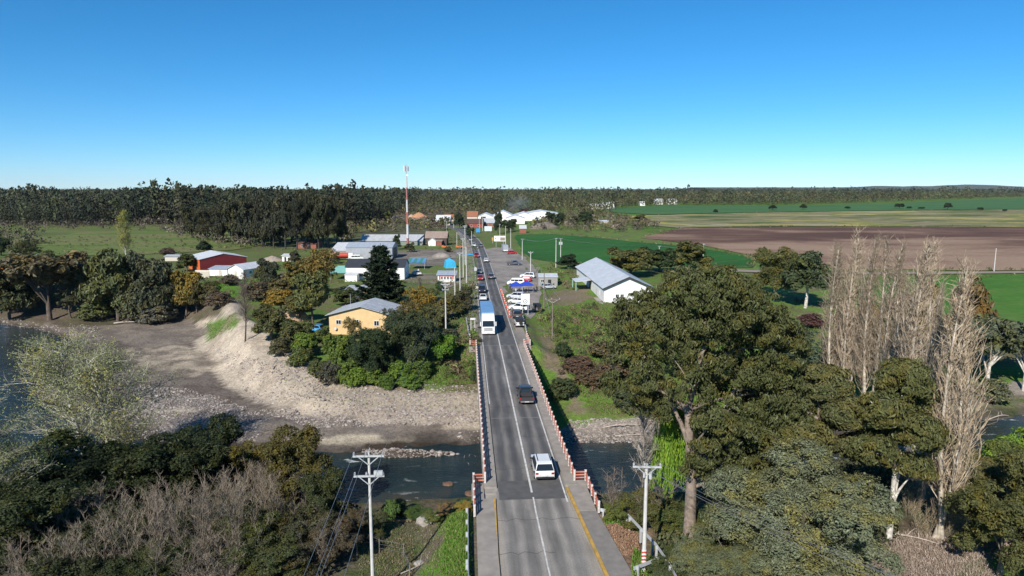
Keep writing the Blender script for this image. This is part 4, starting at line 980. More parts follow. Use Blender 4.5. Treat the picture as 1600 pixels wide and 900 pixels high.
# ---- left bank, far: around the yellow house
for px, py, top, w, c, kind, lab in [
    (585, 592, 508, 74, G_DARK, 'thick_tree', 'dark dense tree in front of the yellow house'), (640, 580, 488, 80, (0.04, 0.055, 0.028), 'thick_tree', 'tall dark tree covering the corner of the yellow house'),
    (615, 535, 480, 50, (0.05, 0.058, 0.032), 'airy', 'thin dark tree against the yellow house roof'), (550, 530, 495, 30, (0.13, 0.11, 0.045), 'airy', 'small sparse tree before the yellow wall windows'),
    (692, 572, 522, 46, (0.075, 0.15, 0.02), 'broad', 'bright green round tree nearest the bridge on the village side'), (525, 580, 524, 50, (0.085, 0.125, 0.025), 'broad', 'lime green shrubby tree behind the gravel bank'),
    (480, 560, 520, 44, (0.085, 0.13, 0.022), 'broad', 'bright green shrub left of the yellow house'), (545, 600, 560, 40, (0.08, 0.12, 0.022), 'bush', 'yellow-green bush on top of the gravel bank'),
    (560, 605, 570, 30, (0.1, 0.16, 0.02), 'bush', 'fresh green bush at the gravel bank rim'), (625, 595, 562, 44, (0.085, 0.14, 0.022), 'bush2', 'leafy green bush under the tall dark tree'),
    (515, 600, 562, 40, (0.06, 0.062, 0.045), 'bush2', 'grey bush on the gravel bank rim'), (660, 500, 448, 50, G_OCHRE, 'airy', 'ochre tree behind the yellow house roof'),
    (700, 500, 462, 54, (0.09, 0.085, 0.03), 'broad', 'olive tree around the concrete pole above the verge'), (722, 488, 452, 36, (0.06, 0.06, 0.035), 'bush2', 'dusky bush on the verge below the poles'),
    (672, 470, 448, 30, (0.085, 0.1, 0.035), 'bush', 'small bush in the garden behind the ochre tree'), (700, 545, 512, 46, (0.05, 0.06, 0.04), 'bush2', 'grey-green bush under the concrete pole'),
    (665, 555, 508, 46, (0.045, 0.055, 0.028), 'thick_tree', 'dark tree between yellow house and bright green tree'),
    (490, 512, 425, 66, (0.075, 0.085, 0.028), 'broad', 'large green tree left of the yellow house'), (505, 462, 388, 60, (0.13, 0.1, 0.03), 'airy', 'tall ochre tree in front of the metal shed'),
    (465, 455, 408, 50, (0.11, 0.095, 0.03), 'broad2', 'olive ochre tree beside the aqua tarpaulin'), (442, 492, 452, 56, G_OCHRE, 'broad', 'ochre bushy tree above the gravel mound'),
    (425, 530, 480, 60, (0.07, 0.075, 0.03), 'broad2', 'olive tree on the upper slope of the gravel mound'), (455, 545, 505, 40, (0.08, 0.085, 0.035), 'bush2', 'olive bush behind the gravel mound'),
    (422, 452, 406, 34, (0.045, 0.055, 0.035), 'tall', 'dark upright tree right of the white sheds'), (462, 415, 392, 20, (0.06, 0.06, 0.04), 'tall', 'small dark tree by the white cabin'),
    (400, 470, 438, 50, (0.09, 0.075, 0.05), 'bush2', 'brown bush on the bright lawn edge'), (450, 450, 425, 40, (0.1, 0.085, 0.07), 'bush', 'greyish brown bush behind the ochre trees'),
    (742, 600, 572, 16, (0.05, 0.07, 0.03), 'bush2', 'small dark bush against the bridge end'), (690, 440, 438, 14, G_DARK, 'bush', 'tiny bush at the kiosk corner'), (687, 455, 438, 14, (0.04, 0.07, 0.03), 'bush', 'small round shrub before the red and white kiosk')]:
    sh = kind.startswith('bush') or ' shrub ' in lab; pp('village_bush' if sh else 'village_tree', kind, lab, 'bush' if sh else 'tree', px, py, top, w, c)
pp('conifer_tree', 'conifer', 'tall dark conifer before the long white building', 'tree', 597, 482, 380, 92, (0.02, 0.034, 0.018), 'dark')
pp('bare_tree', 'bare_tree', 'bare brown tree with slim trunk on the gravel mound', 'tree', 383, 532, 446, 62, G_BROWN, 'dark', None, None, (0.15, 0.115, 0.09))
pp('bare_tree', 'bare_tree', 'small bare tree on the lawn right of the conifer', 'tree', 655, 462, 434, 32, G_BROWN, 'brown', None, None, (0.15, 0.12, 0.1))
pp('bare_tree', 'bare_tree', 'leafless bush on the lawn before the white sheds', 'tree', 385, 462, 425, 50, G_BROWN, 'brown', None, None, (0.15, 0.11, 0.1))
# ---- more growth in and around the village
for px, py, top, w, c, kind, lab in [
    (330, 472, 446, 34, (0.085, 0.08, 0.04), 'broad2', 'olive tree at the lawn edge below the yellow mimosa'), (412, 445, 412, 36, (0.07, 0.075, 0.035), 'broad', 'green tree right of the white gabled shed'),
    (436, 468, 436, 44, (0.1, 0.09, 0.04), 'broad2', 'ochre-green tree above the brown lawn bush'), (470, 502, 462, 50, (0.08, 0.08, 0.03), 'broad', 'olive tree between tan heap and large green tree'),
    (468, 536, 500, 50, (0.06, 0.075, 0.028), 'broad2', 'green tree above the bright green shrub'), (505, 548, 512, 36, (0.065, 0.09, 0.028), 'broad', 'leafy green tree at the yellow house corner'),
    (540, 478, 450, 40, (0.06, 0.075, 0.03), 'broad2', 'dark tree beside the charcoal plank shed'), (605, 500, 470, 44, (0.045, 0.055, 0.025), 'broad', 'dark tree behind the yellow house ridge'),
    (640, 520, 470, 46, (0.1, 0.085, 0.03), 'airy', 'ochre thin tree behind the tall dark tree'), (680, 520, 478, 46, (0.075, 0.08, 0.032), 'broad2', 'olive tree between ochre tree and concrete pole'),
    (600, 575, 530, 60, (0.05, 0.062, 0.03), 'broad', 'dark tree right of the dense dark tree'), (560, 578, 530, 50, (0.055, 0.08, 0.028), 'broad2', 'mid-green tree under the yellow wall'),
    (730, 470, 448, 22, (0.05, 0.06, 0.03), 'broad', 'small dark tree on the verge near the kiosk lane'), (655, 590, 556, 44, (0.07, 0.11, 0.025), 'bush2', 'green bush beside the bright green round tree'),
    (585, 602, 574, 34, (0.085, 0.13, 0.025), 'bush', 'yellow-green bush at the bank rim below the dark trees'), (605, 606, 582, 28, (0.07, 0.12, 0.025), 'bush2', 'low green bush on the gravel bank rim'),
    (640, 606, 584, 36, (0.08, 0.14, 0.025), 'bush', 'bright low bush above the middle of the gravel bank'), (495, 592, 560, 34, (0.07, 0.085, 0.03), 'bush2', 'olive bush at the bend of the gravel bank'),
    (470, 572, 540, 36, (0.075, 0.095, 0.03), 'bush', 'green bush below the olive mound tree'), (440, 556, 526, 34, (0.075, 0.075, 0.04), 'bush2', 'dull bush on the rear of the gravel mound'),
    (360, 446, 428, 30, (0.09, 0.075, 0.06), 'bush', 'brown bush before the low white lean-to'), (310, 470, 448, 34, (0.08, 0.07, 0.05), 'bush2', 'brown bush left of the lawn'),
    (520, 412, 396, 22, (0.07, 0.07, 0.03), 'broad2', 'small olive tree before the timber annex'), (480, 432, 404, 36, (0.09, 0.085, 0.035), 'broad', 'olive tree above the aqua tarpaulin shelter'),
    (640, 394, 380, 18, (0.06, 0.065, 0.03), 'broad2', 'little dark tree before the low long shed'), (700, 394, 384, 12, (0.07, 0.075, 0.035), 'bush', 'small bush by the orange farm implement'),
    (30, 486, 425, 60, (0.08, 0.075, 0.04), 'broad2', 'brownish tree left of the spreading tree'), (112, 498, 440, 50, (0.07, 0.075, 0.04), 'airy', 'thin tree right of the bent trunk'),
    (205, 505, 452, 44, (0.075, 0.085, 0.05), 'bush2', 'tall grey-green bush in the middle of the grove'), (268, 500, 436, 44, (0.05, 0.055, 0.03), 'tall', 'dark tree between silver bush and mimosa'),
    (40, 470, 408, 66, (0.065, 0.07, 0.035), 'broad', 'dull olive tree behind the left edge trees'), (330, 456, 438, 30, (0.08, 0.1, 0.03), 'bush', 'green bush at the back of the bright lawn')]:
    sh = kind.startswith('bush'); pp('village_bush' if sh else 'village_tree', kind, lab, 'bush' if sh else 'tree', px, py, top, w, c)
# ---- trees along the far left bank
for px, py, top, w, c, kind, lab in [
    (78, 500, 398, 130, (0.1, 0.085, 0.045), 'umbrella', 'spreading brown-green tree with bent trunk on the brown bank'), (15, 500, 415, 80, (0.06, 0.07, 0.035), 'tall', 'dark tree at the picture edge above the river'),
    (140, 492, 412, 70, (0.075, 0.08, 0.04), 'airy', 'thin olive tree between spreading tree and grey grove'), (185, 502, 394, 90, (0.085, 0.098, 0.042), 'tall', 'largest grey-green tree of the riverside grove'),
    (235, 502, 400, 80, (0.055, 0.062, 0.036), 'tall', 'dark grey tree right of the largest riverside tree'), (222, 500, 438, 60, (0.105, 0.115, 0.075), 'tall', 'silvery tree in front of the riverside grove'),
    (250, 505, 470, 56, (0.11, 0.11, 0.085), 'bush2', 'silver-grey bush at the foot of the grove'), (160, 500, 462, 60, (0.085, 0.1, 0.04), 'bush2', 'olive bush at the foot of the grove'),
    (291, 495, 424, 56, G_YEL, 'broad', 'yellow flowering mimosa tree at the grove end'), (308, 490, 440, 34, (0.06, 0.055, 0.02), 'broad2', 'dark shaded tree beside the yellow mimosa'),
    (292, 424, 396, 34, (0.06, 0.075, 0.03), 'broad2', 'green tree before the orange end of the barn'), (40, 405, 374, 50, (0.07, 0.08, 0.035), 'airy', 'olive tree above the pale roofs at the picture edge'),
    (2, 400, 370, 30, G_DARK, 'tall', 'dark tree at the very left edge by the meadow'), (320, 400, 376, 26, G_DEEP, 'broad', 'dark tree behind the barn roof'), (262, 400, 386, 24, (0.08, 0.06, 0.05), 'bush', 'brown bush on the meadow beside the barn'),
    (345, 480, 455, 44, (0.1, 0.08, 0.06), 'bush2', 'brown thorny bush below the lawn'), (110, 455, 400, 70, (0.075, 0.075, 0.04), 'broad2', 'olive tree behind the spreading tree'), (60, 440, 392, 60, (0.06, 0.07, 0.035), 'broad2', 'dull green tree behind the bent trunk')]:
    sh = kind.startswith('bush'); pp('riverside_bush' if sh else 'riverside_tree', kind, lab, 'bush' if sh else 'tree', px, py, top, w, c)
pp('poplar_tree', 'spring_poplar', 'pale yellow-green poplar rising above the riverside grove', 'tree', 199, 412, 334, 50, (0.2, 0.21, 0.06), 'white', None, None, (0.32, 0.3, 0.2))
# ---- village and middle distance
for px, py, top, w, c, lab in [
    (734, 372, 356, 14, G_DARK, 'dark tree beside the road where it starts to bend'), (718, 358, 334, 18, G_DEEP, 'dark tall tree before the pale village shed'), (700, 352, 340, 10, G_DARK, 'slim dark tree left of the road bend'),
    (778, 366, 331, 14, G_DEEP, 'tall dark cypress-like tree behind the billboards'), (795, 362, 343, 24, G_DARK, 'dark round tree behind the small billboard pole'), (620, 390, 367, 14, G_DARK, 'small tree at the long shed corner'),
    (868, 352, 332, 30, G_DEEP, 'round dark tree by the factory scrap yard'), (915, 352, 330, 24, G_DARK, 'dark tree in the scrubland behind the crop field'), (898, 350, 338, 14, G_DARK, 'small dark tree left of the scrubland tree'), (1000, 345, 336, 24, G_OLIVE, 'olive scrub tree above the ploughed field'),
    (818, 340, 326, 18, G_WINE, 'purplish tree in front of the factory roofs'), (690, 360, 340, 8, G_OLIVE, 'small olive tree on the dirt road verge'), (604, 346, 330, 16, (0.12, 0.13, 0.04), 'pale olive tree behind the telecom mast')]:
    pp('village_tree', 'broad2', lab, 'tree', px, py, top, w, c)
for px, py, top, w in [(1118, 334, 327, 9), (1207, 329, 320, 14), (1255, 328, 319, 12), (1406, 326, 318, 16), (1420, 326.5, 322.5, 9), (1480, 328, 317, 13), (1532, 330, 324, 10), (1324, 327, 322.5, 10), (1440, 327, 323.5, 12), (1570, 331, 327, 8)]:
    pp('field_tree', 'broad', 'lone dark tree in the far green field', 'tree', px, py, top, w, G_DEEP, 'dark', None, 'lone trees of the far field')

# ------------------------------------------------------------------ woods and scrub that read as one mass
def wood_mat():
    m, nt, b, L = nodes_of('wood_foliage')
    a = N(nt, 'VertexColor'); a.layer_name = 'tree_colour'; g = N(nt, 'NewGeometry')
    q = N(nt, 'Mix'); q.data_type = 'RGBA'; q.blend_type = 'MULTIPLY'; q.inputs[0].default_value = 1
    L.new(a.outputs[0], q.inputs[6]); L.new(maprange(nt, L, g.outputs['Random Per Island'], 0, 1, 0.7, 1.3), q.inputs[7])
    L.new(q.outputs[2], b.inputs['Base Color']); b.inputs['Roughness'].default_value = 0.7; b.inputs['Specular IOR Level'].default_value = 0.2
    return m
WOODM = wood_mat()
def wood_tree(rg, n, cards, conic):
    """template: cards spread through a crown one unit tall"""
    z = rg.uniform(0.18, 1.0, cards) if conic < 0.5 else rg.uniform(0.12, 1.0, cards) ** 0.9
    prof = np.sqrt(np.clip(1 - ((z - 0.55) / 0.5) ** 2, 0.02, 1)) * 0.5 if conic < 0.5 else (1.04 - z) * 0.42 + 0.03
    a = rg.uniform(0, 6.283, cards); r = prof * rg.uniform(0.55, 1.1, cards)
    c = np.stack([np.cos(a) * r, np.sin(a) * r, z], 1)
    nr = np.stack([np.cos(a), np.sin(a), 0.35 + rg.normal(size=cards) * 0.35], 1) + rg.normal(size=(cards, 3)) * 0.4
    return c, nr
def wood(name, label, P, h, w, cols, cards, L0, seed, conic=0.0, trunk=True, relief=0.42):
    rg = np.random.default_rng(seed); n = len(P)
    gz = height(P[:, 0], P[:, 1], False)
    h = h * (1 + relief * fbm(P[:, 0] / 45, P[:, 1] / 60, 81, 2) + relief * 0.7 * fbm(P[:, 0] / 130, P[:, 1] / 500, 83, 2))
    V, CC = [], []
    temps = [wood_tree(rg, n, cards, conic) for _ in range(10)]
    cols = np.array(cols)
    for i in range(n):
        c, nr = temps[i % 10]; a = rg.uniform(0, 6.28); ca, sa = math.cos(a), math.sin(a)
        M = np.array([[ca, -sa, 0], [sa, ca, 0], [0, 0, 1]])
        q = (c @ M.T) * np.array([w[i], w[i], h[i]]) + np.array([P[i, 0], P[i, 1], gz[i]])
        s = L0 * h[i] * rg.uniform(0.7, 1.3, cards)
        v, _ = leaf_cards(q, nr @ M.T, s, s * 0.62, None, rg, 0.1)
        V.append(v); CC.append(np.tile(cols[rg.integers(len(cols))] * rg.uniform(0.6, 1.5), (len(v), 1)))
        if trunk:
            t = 0.02 * h[i]; x, y, z = P[i, 0], P[i, 1], gz[i] - 0.3
            V.append(np.array([(x - t, y, z), (x + t, y, z), (x + t * 0.6, y, z + h[i] * 0.55), (x - t * 0.6, y, z + h[i] * 0.55), (x, y - t, z), (x, y + t, z), (x, y + t * 0.6, z + h[i] * 0.55), (x, y - t * 0.6, z + h[i] * 0.55)]))
            CC.append(np.tile((0.05, 0.043, 0.036), (8, 1)))
    V = np.concatenate(V); CC = np.concatenate(CC)
    me = np_mesh(name, V, np.arange(len(V)).reshape(-1, 4), [WOODM])
    at = me.color_attributes.new('tree_colour', 'FLOAT_COLOR', 'POINT')
    at.data.foreach_set('color', np.concatenate([CC, np.ones((len(CC), 1))], 1).astype(np.float32).ravel())
    return struct(link(name, me), 'stuff', label)
def scatter(rg, x0, x1, y0, y1, sp, keep):
    xs, ys = np.meshgrid(np.arange(x0, x1, sp), np.arange(y0, y1, sp))
    P = np.stack([xs.ravel(), ys.ravel()], 1) + rg.uniform(-0.48, 0.48, (xs.size, 2)) * sp
    P = P[keep(P[:, 0], P[:, 1])]
    return P
def infan(x, y, m=60): return (np.abs(x) < 0.77 * y + m)
rg = np.random.default_rng(77)
PINE = [(0.024, 0.034, 0.019), (0.03, 0.042, 0.022), (0.04, 0.046, 0.023), (0.056, 0.052, 0.028), (0.028, 0.036, 0.024), (0.05, 0.06, 0.028)]
FARW = [(0.05, 0.062, 0.028), (0.06, 0.068, 0.03), (0.085, 0.078, 0.034), (0.045, 0.06, 0.034), (0.075, 0.066, 0.032)]
LFX, LFY = [-900, -420, -330, -260, -190, -150, -120, -95], [560, 520, 500, 520, 470, 440, 470, 560]
def left_wood(x, y): return (y > np.interp(x, LFX, LFY) + 14 * fbm(x / 40, y / 40, 41)) & (x < -95 - 0.09 * (y - 480)) & infan(x, y)
P = scatter(rg, -900, -90, 440, 640, 7.5, lambda x, y: left_wood(x, y) & (y < np.interp(x, LFX, LFY) + 120))
wood('forest', 'dark pine and eucalyptus forest behind the meadow', P, rg.uniform(13, 22, len(P)) * (1 + 0.22 * (rg.random(len(P)) < 0.06)), rg.uniform(5.5, 8.5, len(P)), PINE, 80, 0.095, 1, 0.3)
P = scatter(rg, -1300, -100, 600, 1300, 12.5, lambda x, y: left_wood(x, y) & (y >= np.interp(x, LFX, LFY) + 110))
wood('forest', 'dark forest canopy running back to the skyline', P, rg.uniform(15, 22, len(P)) * (1 + 0.25 * (rg.random(len(P)) < 0.05)), rg.uniform(9, 13, len(P)), PINE, 26, 0.16, 2, 0.35, False)
FIELDS = [pxpoly([(935,331),(1020,337),(1200,333),(1400,330),(1600,328),(1800,326),(1800,306),(1600,310),(1400,318),(1250,322),(1030,322),(960,326)])]
RLX = [T(px, py)[:2] for px, py in [(940,331),(1000,324),(1060,322),(1250,321),(1400,317),(1600,309),(1800,305)]]
def right_front(x): return np.interp(x, [p[0] for p in RLX], [p[1] for p in RLX])
x0r = RLX[0][0]
def far_wood(x, y):
    cl = (x < x0r) & (y > 690 + 60 * fbm(x / 90, y / 90, 44)) & ~left_wood(x, y) & ((y > 1050) | (fbm(x / 110, y / 38, 47) < 0.12))
    cr = (x >= x0r) & (y > right_front(x) + 12)
    return (cl | cr) & infan(x, y)
P = scatter(rg, -700, 1000, 600, 1150, 10.5, far_wood)
wood('forest', 'olive woodland beyond the village and the far fields', P, rg.uniform(7, 14, len(P)) * (1 + 0.7 * np.clip(fbm(P[:, 0] / 60, P[:, 1] / 60, 61), -0.5, 1)), rg.uniform(8, 12, len(P)), FARW, 22, 0.19, 3, 0.1, False)
P = scatter(rg, -1200, 1600, 1150, 1900, 16, far_wood)
wood('forest', 'distant woodland rolling to the horizon', P, rg.uniform(9, 15, len(P)) * (1 + 0.5 * np.clip(fbm(P[:, 0] / 120, P[:, 1] / 120, 62), -0.5, 1)) * (1 + 0.3 * (rg.random(len(P)) < 0.04)), rg.uniform(12, 18, len(P)), FARW, 13, 0.24, 4, 0.2, False)
P = scatter(rg, -2700, 2700, 1900, 3400, 34, infan)
wood('forest', 'skyline of far woods with taller pines sticking out', P, rg.uniform(14, 21, len(P)) * (1 + 0.4 * (rg.random(len(P)) < 0.06)), rg.uniform(24, 36, len(P)), [(0.05, 0.058, 0.04), (0.045, 0.052, 0.036)], 14, 0.32, 5, 0.2, False, 0.15)
# tall pines on the skyline, seen against the sky
P = scatter(rg, -420, 760, 1050, 1350, 46, lambda x, y: far_wood(x, y) & (rg.random(len(x)) < 0.8))
wood('pine_stand', 'scattered tall pines standing above the skyline woods', P, rg.uniform(17, 26, len(P)), rg.uniform(7, 11, len(P)), PINE, 40, 0.12, 6, 0.2, True, 0.1)
def px_scatter(polys, n, seed):
    r2 = np.random.default_rng(seed); out = []
    W_ = [np.array([q[:2] for q in pxpoly(p)]) for p in polys]
    for Q, m in zip(W_, n):
        lo, hi = Q.min(0), Q.max(0)
        c = r2.uniform(lo, hi, (m * 12, 2)); c = c[inpoly(c[:, 0], c[:, 1], Q)][:m]; out.append(c)
    return np.concatenate(out)
P = px_scatter([[(0,347),(440,342),(470,362),(330,365),(130,358),(0,372)], [(-60,372),(60,372),(60,400),(-60,405)], [(250,362),(450,360),(470,378),(380,392),(300,372)]], [420, 60, 160], 5)
wood('scrub', 'grey-brown thorn scrub between meadow and forest', P, rg.uniform(1.5, 4.2, len(P)), rg.uniform(3, 7, len(P)), [(0.1, 0.085, 0.06), (0.085, 0.07, 0.055), (0.07, 0.075, 0.035), (0.12, 0.095, 0.075)], 20, 0.32, 8, 0.0, False)
P = px_scatter([[(540,330),(600,326),(735,335),(720,352),(640,342),(545,345)], [(530,345),(640,345),(700,352),(700,362),(560,365),(540,385),(530,385)], [(850,340),(930,332),(1000,343),(1040,356),(960,364),(880,362),(830,358)], [(540,318),(735,322),(900,322),(930,331),(740,333),(540,330)]], [330, 260, 420, 420], 6)
wood('scrub', 'mixed scrub and saplings around the village edge', P, rg.uniform(1.6, 5.5, len(P)), rg.uniform(3, 8, len(P)), [(0.08, 0.08, 0.035), (0.11, 0.09, 0.06), (0.13, 0.105, 0.08), (0.06, 0.07, 0.03), (0.09, 0.07, 0.055), (0.12, 0.11, 0.04)], 20, 0.32, 9, 0.0, False)
P = px_scatter([[(820,420),(842,440),(850,470),(838,500),(860,540),(880,545),(870,500),(870,455),(880,440),(880,415),(835,407)], [(1290,430),(1330,440),(1320,500),(1300,560),(1220,530),(1200,480)]], [26, 20], 9)
wood('scrub', 'low weeds along the fence lines of the right bank', P, rg.uniform(0.5, 1.2, len(P)), rg.uniform(0.8, 2.0, len(P)), [(0.09, 0.12, 0.03), (0.13, 0.11, 0.06)], 24, 0.45, 12, 0.0, False)
def edge_points(pts, per, jit, seed):
    r2 = np.random.default_rng(seed); out = []
    Q = [np.array(T(*p)[:2]) for p in pts]
    for a, b in zip(Q[:-1], Q[1:]):
        n = max(1, int(np.linalg.norm(b - a) / per)); u = r2.random(n)[:, None]
        out.append(a + (b - a) * u + r2.normal(size=(n, 2)) * jit)
    return np.concatenate(out)
P = np.concatenate([edge_points([(803,367),(862,366),(925,371),(1000,379),(1085,386),(1172,402),(1180,419),(1110,418),(1000,414),(885,412)], 1.6, 1.3, 1), edge_points([(1187,401),(1320,422),(1600,423),(1800,425)], 1.5, 1.2, 2), edge_points([(1330,437),(1600,431),(1800,430)], 1.6, 1.0, 3), edge_points([(1003,372),(1040,362),(1062,357),(1250,354.5),(1600,356),(1800,357)], 3.0, 3.0, 4), edge_points([(935,331),(1020,336.5),(1200,332.5),(1400,329.5),(1600,327.5),(1800,325.5)], 6.0, 5.0, 5)])
wood('field_margin', 'ragged weeds and tussocks along the field margins', P, rg.uniform(0.3, 1.3, len(P)), rg.uniform(0.8, 2.8, len(P)), [(0.13, 0.11, 0.06), (0.09, 0.1, 0.035), (0.17, 0.14, 0.08), (0.07, 0.09, 0.03)], 14, 0.5, 15, 0.0, False)
P = px_scatter([[(560,438),(640,436),(745,443),(745,500),(715,530),(640,500),(560,470)], [(660,372),(740,372),(748,398),(660,392)], [(250,430),(560,410),(560,470),(330,480),(250,470)], [(60,372),(430,362),(440,385),(240,400),(60,402)], [(450,362),(560,370),(560,410),(420,410)], [(860,425),(900,420),(905,455),(860,450)]], [420, 160, 420, 420, 160, 60], 19)
wood('weeds', 'rough weeds and tussocks over the village lawns and meadow', P, rg.uniform(0.25, 1.1, len(P)), rg.uniform(0.7, 2.6, len(P)), [(0.1, 0.13, 0.035), (0.13, 0.12, 0.055), (0.08, 0.1, 0.035), (0.14, 0.11, 0.07), (0.07, 0.08, 0.035)], 14, 0.5, 16, 0.0, False)
P = px_scatter([[(850,530),(900,500),(1000,500),(1030,560),(1030,650),(930,648),(880,600)], [(835,500),(900,480),(960,480),(900,530)], [(690,560),(745,520),(752,598),(690,604)], [(1290,500),(1420,500),(1500,600),(1400,640),(1260,600)]], [150, 40, 60, 90], 23)
wood('scrub', 'low tangled shrubs scattered over the slopes beside the bridge', P, rg.uniform(0.4, 1.5, len(P)), rg.uniform(0.8, 2.6, len(P)), [(0.08, 0.1, 0.03), (0.12, 0.09, 0.055), (0.05, 0.065, 0.025), (0.1, 0.15, 0.03), (0.13, 0.08, 0.06), (0.14, 0.13, 0.06)], 60, 0.3, 17, 0.0, False)
# the tall dark stand behind the sheds: single trees
for px, py, top, w in [(300,372,322,26),(325,376,318,30),(350,380,314,28),(372,382,310,30),(392,385,306,30),(410,386,303,32),(428,388,300,32),(446,389,300,30),(464,390,302,34),(482,388,303,32),(498,389,300,34),(514,388,304,32),(526,386,310,26),(438,380,305,30),(472,380,303,30),(505,380,302,30),(400,372,312,30),(360,370,318,28),(534,384,322,18),(420,378,306,28),(456,378,304,28),(490,378,305,30),(382,366,316,26)]:
    pp('forest_tree', ['tall', 'broad2', 'thick_tree', 'broad', 'tall'][px // 2 % 5], 'tall dark tree of the dense stand behind the brown cottage', 'tree', px, py, top + (px * 7) % 9 - 3, w * (1.15 + 0.35 * ((px * 13) % 10) / 10), [(0.038, 0.042, 0.022), (0.045, 0.046, 0.025), (0.034, 0.038, 0.024)][px % 3], 'dark', None, 'dense stand behind the sheds')

# ------------------------------------------------------------------ stones, grass and drift on the banks
def stones():
    rg = np.random.default_rng(91)
    t = (1 + 5 ** 0.5) / 2
    iv = unit(np.array([(-1,t,0),(1,t,0),(-1,-t,0),(1,-t,0),(0,-1,t),(0,1,t),(0,-1,-t),(0,1,-t),(t,0,-1),(t,0,1),(-t,0,-1),(-t,0,1)], float))
    it = np.array([(0,11,5),(0,5,1),(0,1,7),(0,7,10),(0,10,11),(1,5,9),(5,11,4),(11,10,2),(10,7,6),(7,1,8),(3,9,4),(3,4,2),(3,2,6),(3,6,8),(3,8,9),(4,9,5),(2,4,11),(6,2,10),(8,6,7),(9,8,1)])
    Q = px_scatter([[(220,600),(330,615),(420,650),(400,690),(230,690),(190,640)], [(560,703),(720,703),(722,718),(580,720)], [(890,655),(1020,655),(1020,692),(930,692),(880,690)], [(100,512),(150,508),(165,528),(130,540),(95,520)], [(0,494),(90,508),(100,520),(0,508)], [(330,540),(400,560),(600,600),(750,606),(750,655),(600,655),(400,630)], [(400,640),(750,652),(750,664),(480,668)], [(700,640),(752,640),(752,720),(725,720)]], [4200, 1100, 1800, 420, 420, 5200, 2400, 160], 17)
    n = len(Q); gz = height(Q[:, 0], Q[:, 1])
    s = np.exp(rg.normal(-2.55, 0.45, n)).clip(0.04, 0.32)
    V = iv[None] * (s[:, None] * rg.uniform(0.7, 1.3, (n, 12)))[..., None] * np.array([1.2, 1, 0.7]) + np.stack([Q[:, 0], Q[:, 1], gz + s * 0.2], 1)[:, None, :]
    Fs = it[None] + (np.arange(n) * 12)[:, None, None]
    m, nt, b, L = nodes_of('river_stone'); g = N(nt, 'NewGeometry')
    r = ramp(nt, [(0, (0.17, 0.14, 0.125)), (0.5, (0.28, 0.24, 0.215)), (1, (0.42, 0.37, 0.33))]); L.new(g.outputs['Random Per Island'], r.inputs[0])
    L.new(r.outputs[0], b.inputs['Base Color']); b.inputs['Roughness'].default_value = 0.9
    struct(link('gravel', np_mesh('gravel', V.reshape(-1, 3), Fs.reshape(-1, 3), [m])), 'stuff', 'loose river stones on the gravel banks and bars')
stones()
def blades(name, label, polys, n, hh, cols, seed, wd=0.12):
    rg = np.random.default_rng(seed); Q = px_scatter(polys, n, seed); k = len(Q); gz = height(Q[:, 0], Q[:, 1])
    h = rg.uniform(0.5, 1.2, k) * hh
    C = np.stack([Q[:, 0], Q[:, 1], gz + h * 0.4], 1)
    ax = np.array([0, 0, 1.0]) + rg.normal(size=(k, 3)) * 0.4
    v, f = leaf_cards(C, rg.normal(size=(k, 3)) * np.array([1, 1, 0.2]), h, wd * rg.uniform(0.6, 1.5, k), ax, rg)
    me = np_mesh(name, v, f, [WOODM]); at = me.color_attributes.new('tree_colour', 'FLOAT_COLOR', 'POINT')
    cc = np.repeat(np.array(cols)[rg.integers(len(cols), size=k)], 4, 0)
    at.data.foreach_set('color', np.concatenate([cc, np.ones((len(cc), 1))], 1).astype(np.float32).ravel())
    struct(link(name, me), 'stuff', label)
GR = [(0.09, 0.2, 0.02), (0.12, 0.21, 0.03), (0.07, 0.15, 0.02), (0.17, 0.18, 0.06)]
blades('grass', 'tall bright grass beside the near walkway', [[(700,802),(722,788),(735,795),(736,905),(690,905)], [(940,812),(1000,818),(1006,832),(945,822)], [(990,860),(1035,870),(1040,905),(985,905)]], [11000, 900, 1600], 0.42, GR, 3, 0.07)
blades('grass', 'green grass and weeds on the slopes of the right bank', [[(850,490),(960,480),(1010,560),(1020,650),(930,650),(870,560)], [(835,500),(870,480),(950,470),(960,500),(870,545)]], [15000, 5000], 0.38, GR + [(0.15, 0.12, 0.07), (0.12, 0.12, 0.05)], 4, 0.13)
blades('grass', 'rough grass on the verge between bridge and village trees', [[(640,590),(700,560),(745,520),(752,600),(690,606)], [(590,590),(660,585),(740,600),(640,604)], [(712,400),(745,396),(748,510),(715,540),(722,470)]], [6000, 2600, 4000], 0.42, GR + [(0.15, 0.13, 0.06)], 5, 0.14)
blades('dry_litter', 'dry stalks and weeds on the near left bank', [[(560,850),(620,810),(720,800),(720,905),(560,905)], [(600,905),(580,860),(640,830),(650,905)]], [7000, 2400], 0.2, [(0.2, 0.16, 0.1), (0.14, 0.11, 0.07), (0.1, 0.14, 0.03), (0.26, 0.21, 0.14)], 6, 0.045)
blades('dry_litter', 'pale fallen twigs and stalks under the poplars', [[(1380,838),(1500,828),(1560,905),(1370,905)]], [8000], 0.4, [(0.4, 0.32, 0.26), (0.3, 0.24, 0.19), (0.22, 0.17, 0.13)], 7, 0.04)
blades('dry_litter', 'brown fallen leaves beside the near pavement', [[(935,812),(995,822),(1002,880),(950,868)]], [5000], 0.15, [(0.3, 0.17, 0.1), (0.2, 0.12, 0.08), (0.36, 0.25, 0.17)], 8, 0.07)
blades('reeds', 'thin weeds growing on the gravel bank', [[(440,590),(740,604),(745,640),(480,640)], [(320,505),(372,498),(365,515),(330,530)]], [300, 420], 0.35, GR + [(0.16, 0.15, 0.07)], 9, 0.12)

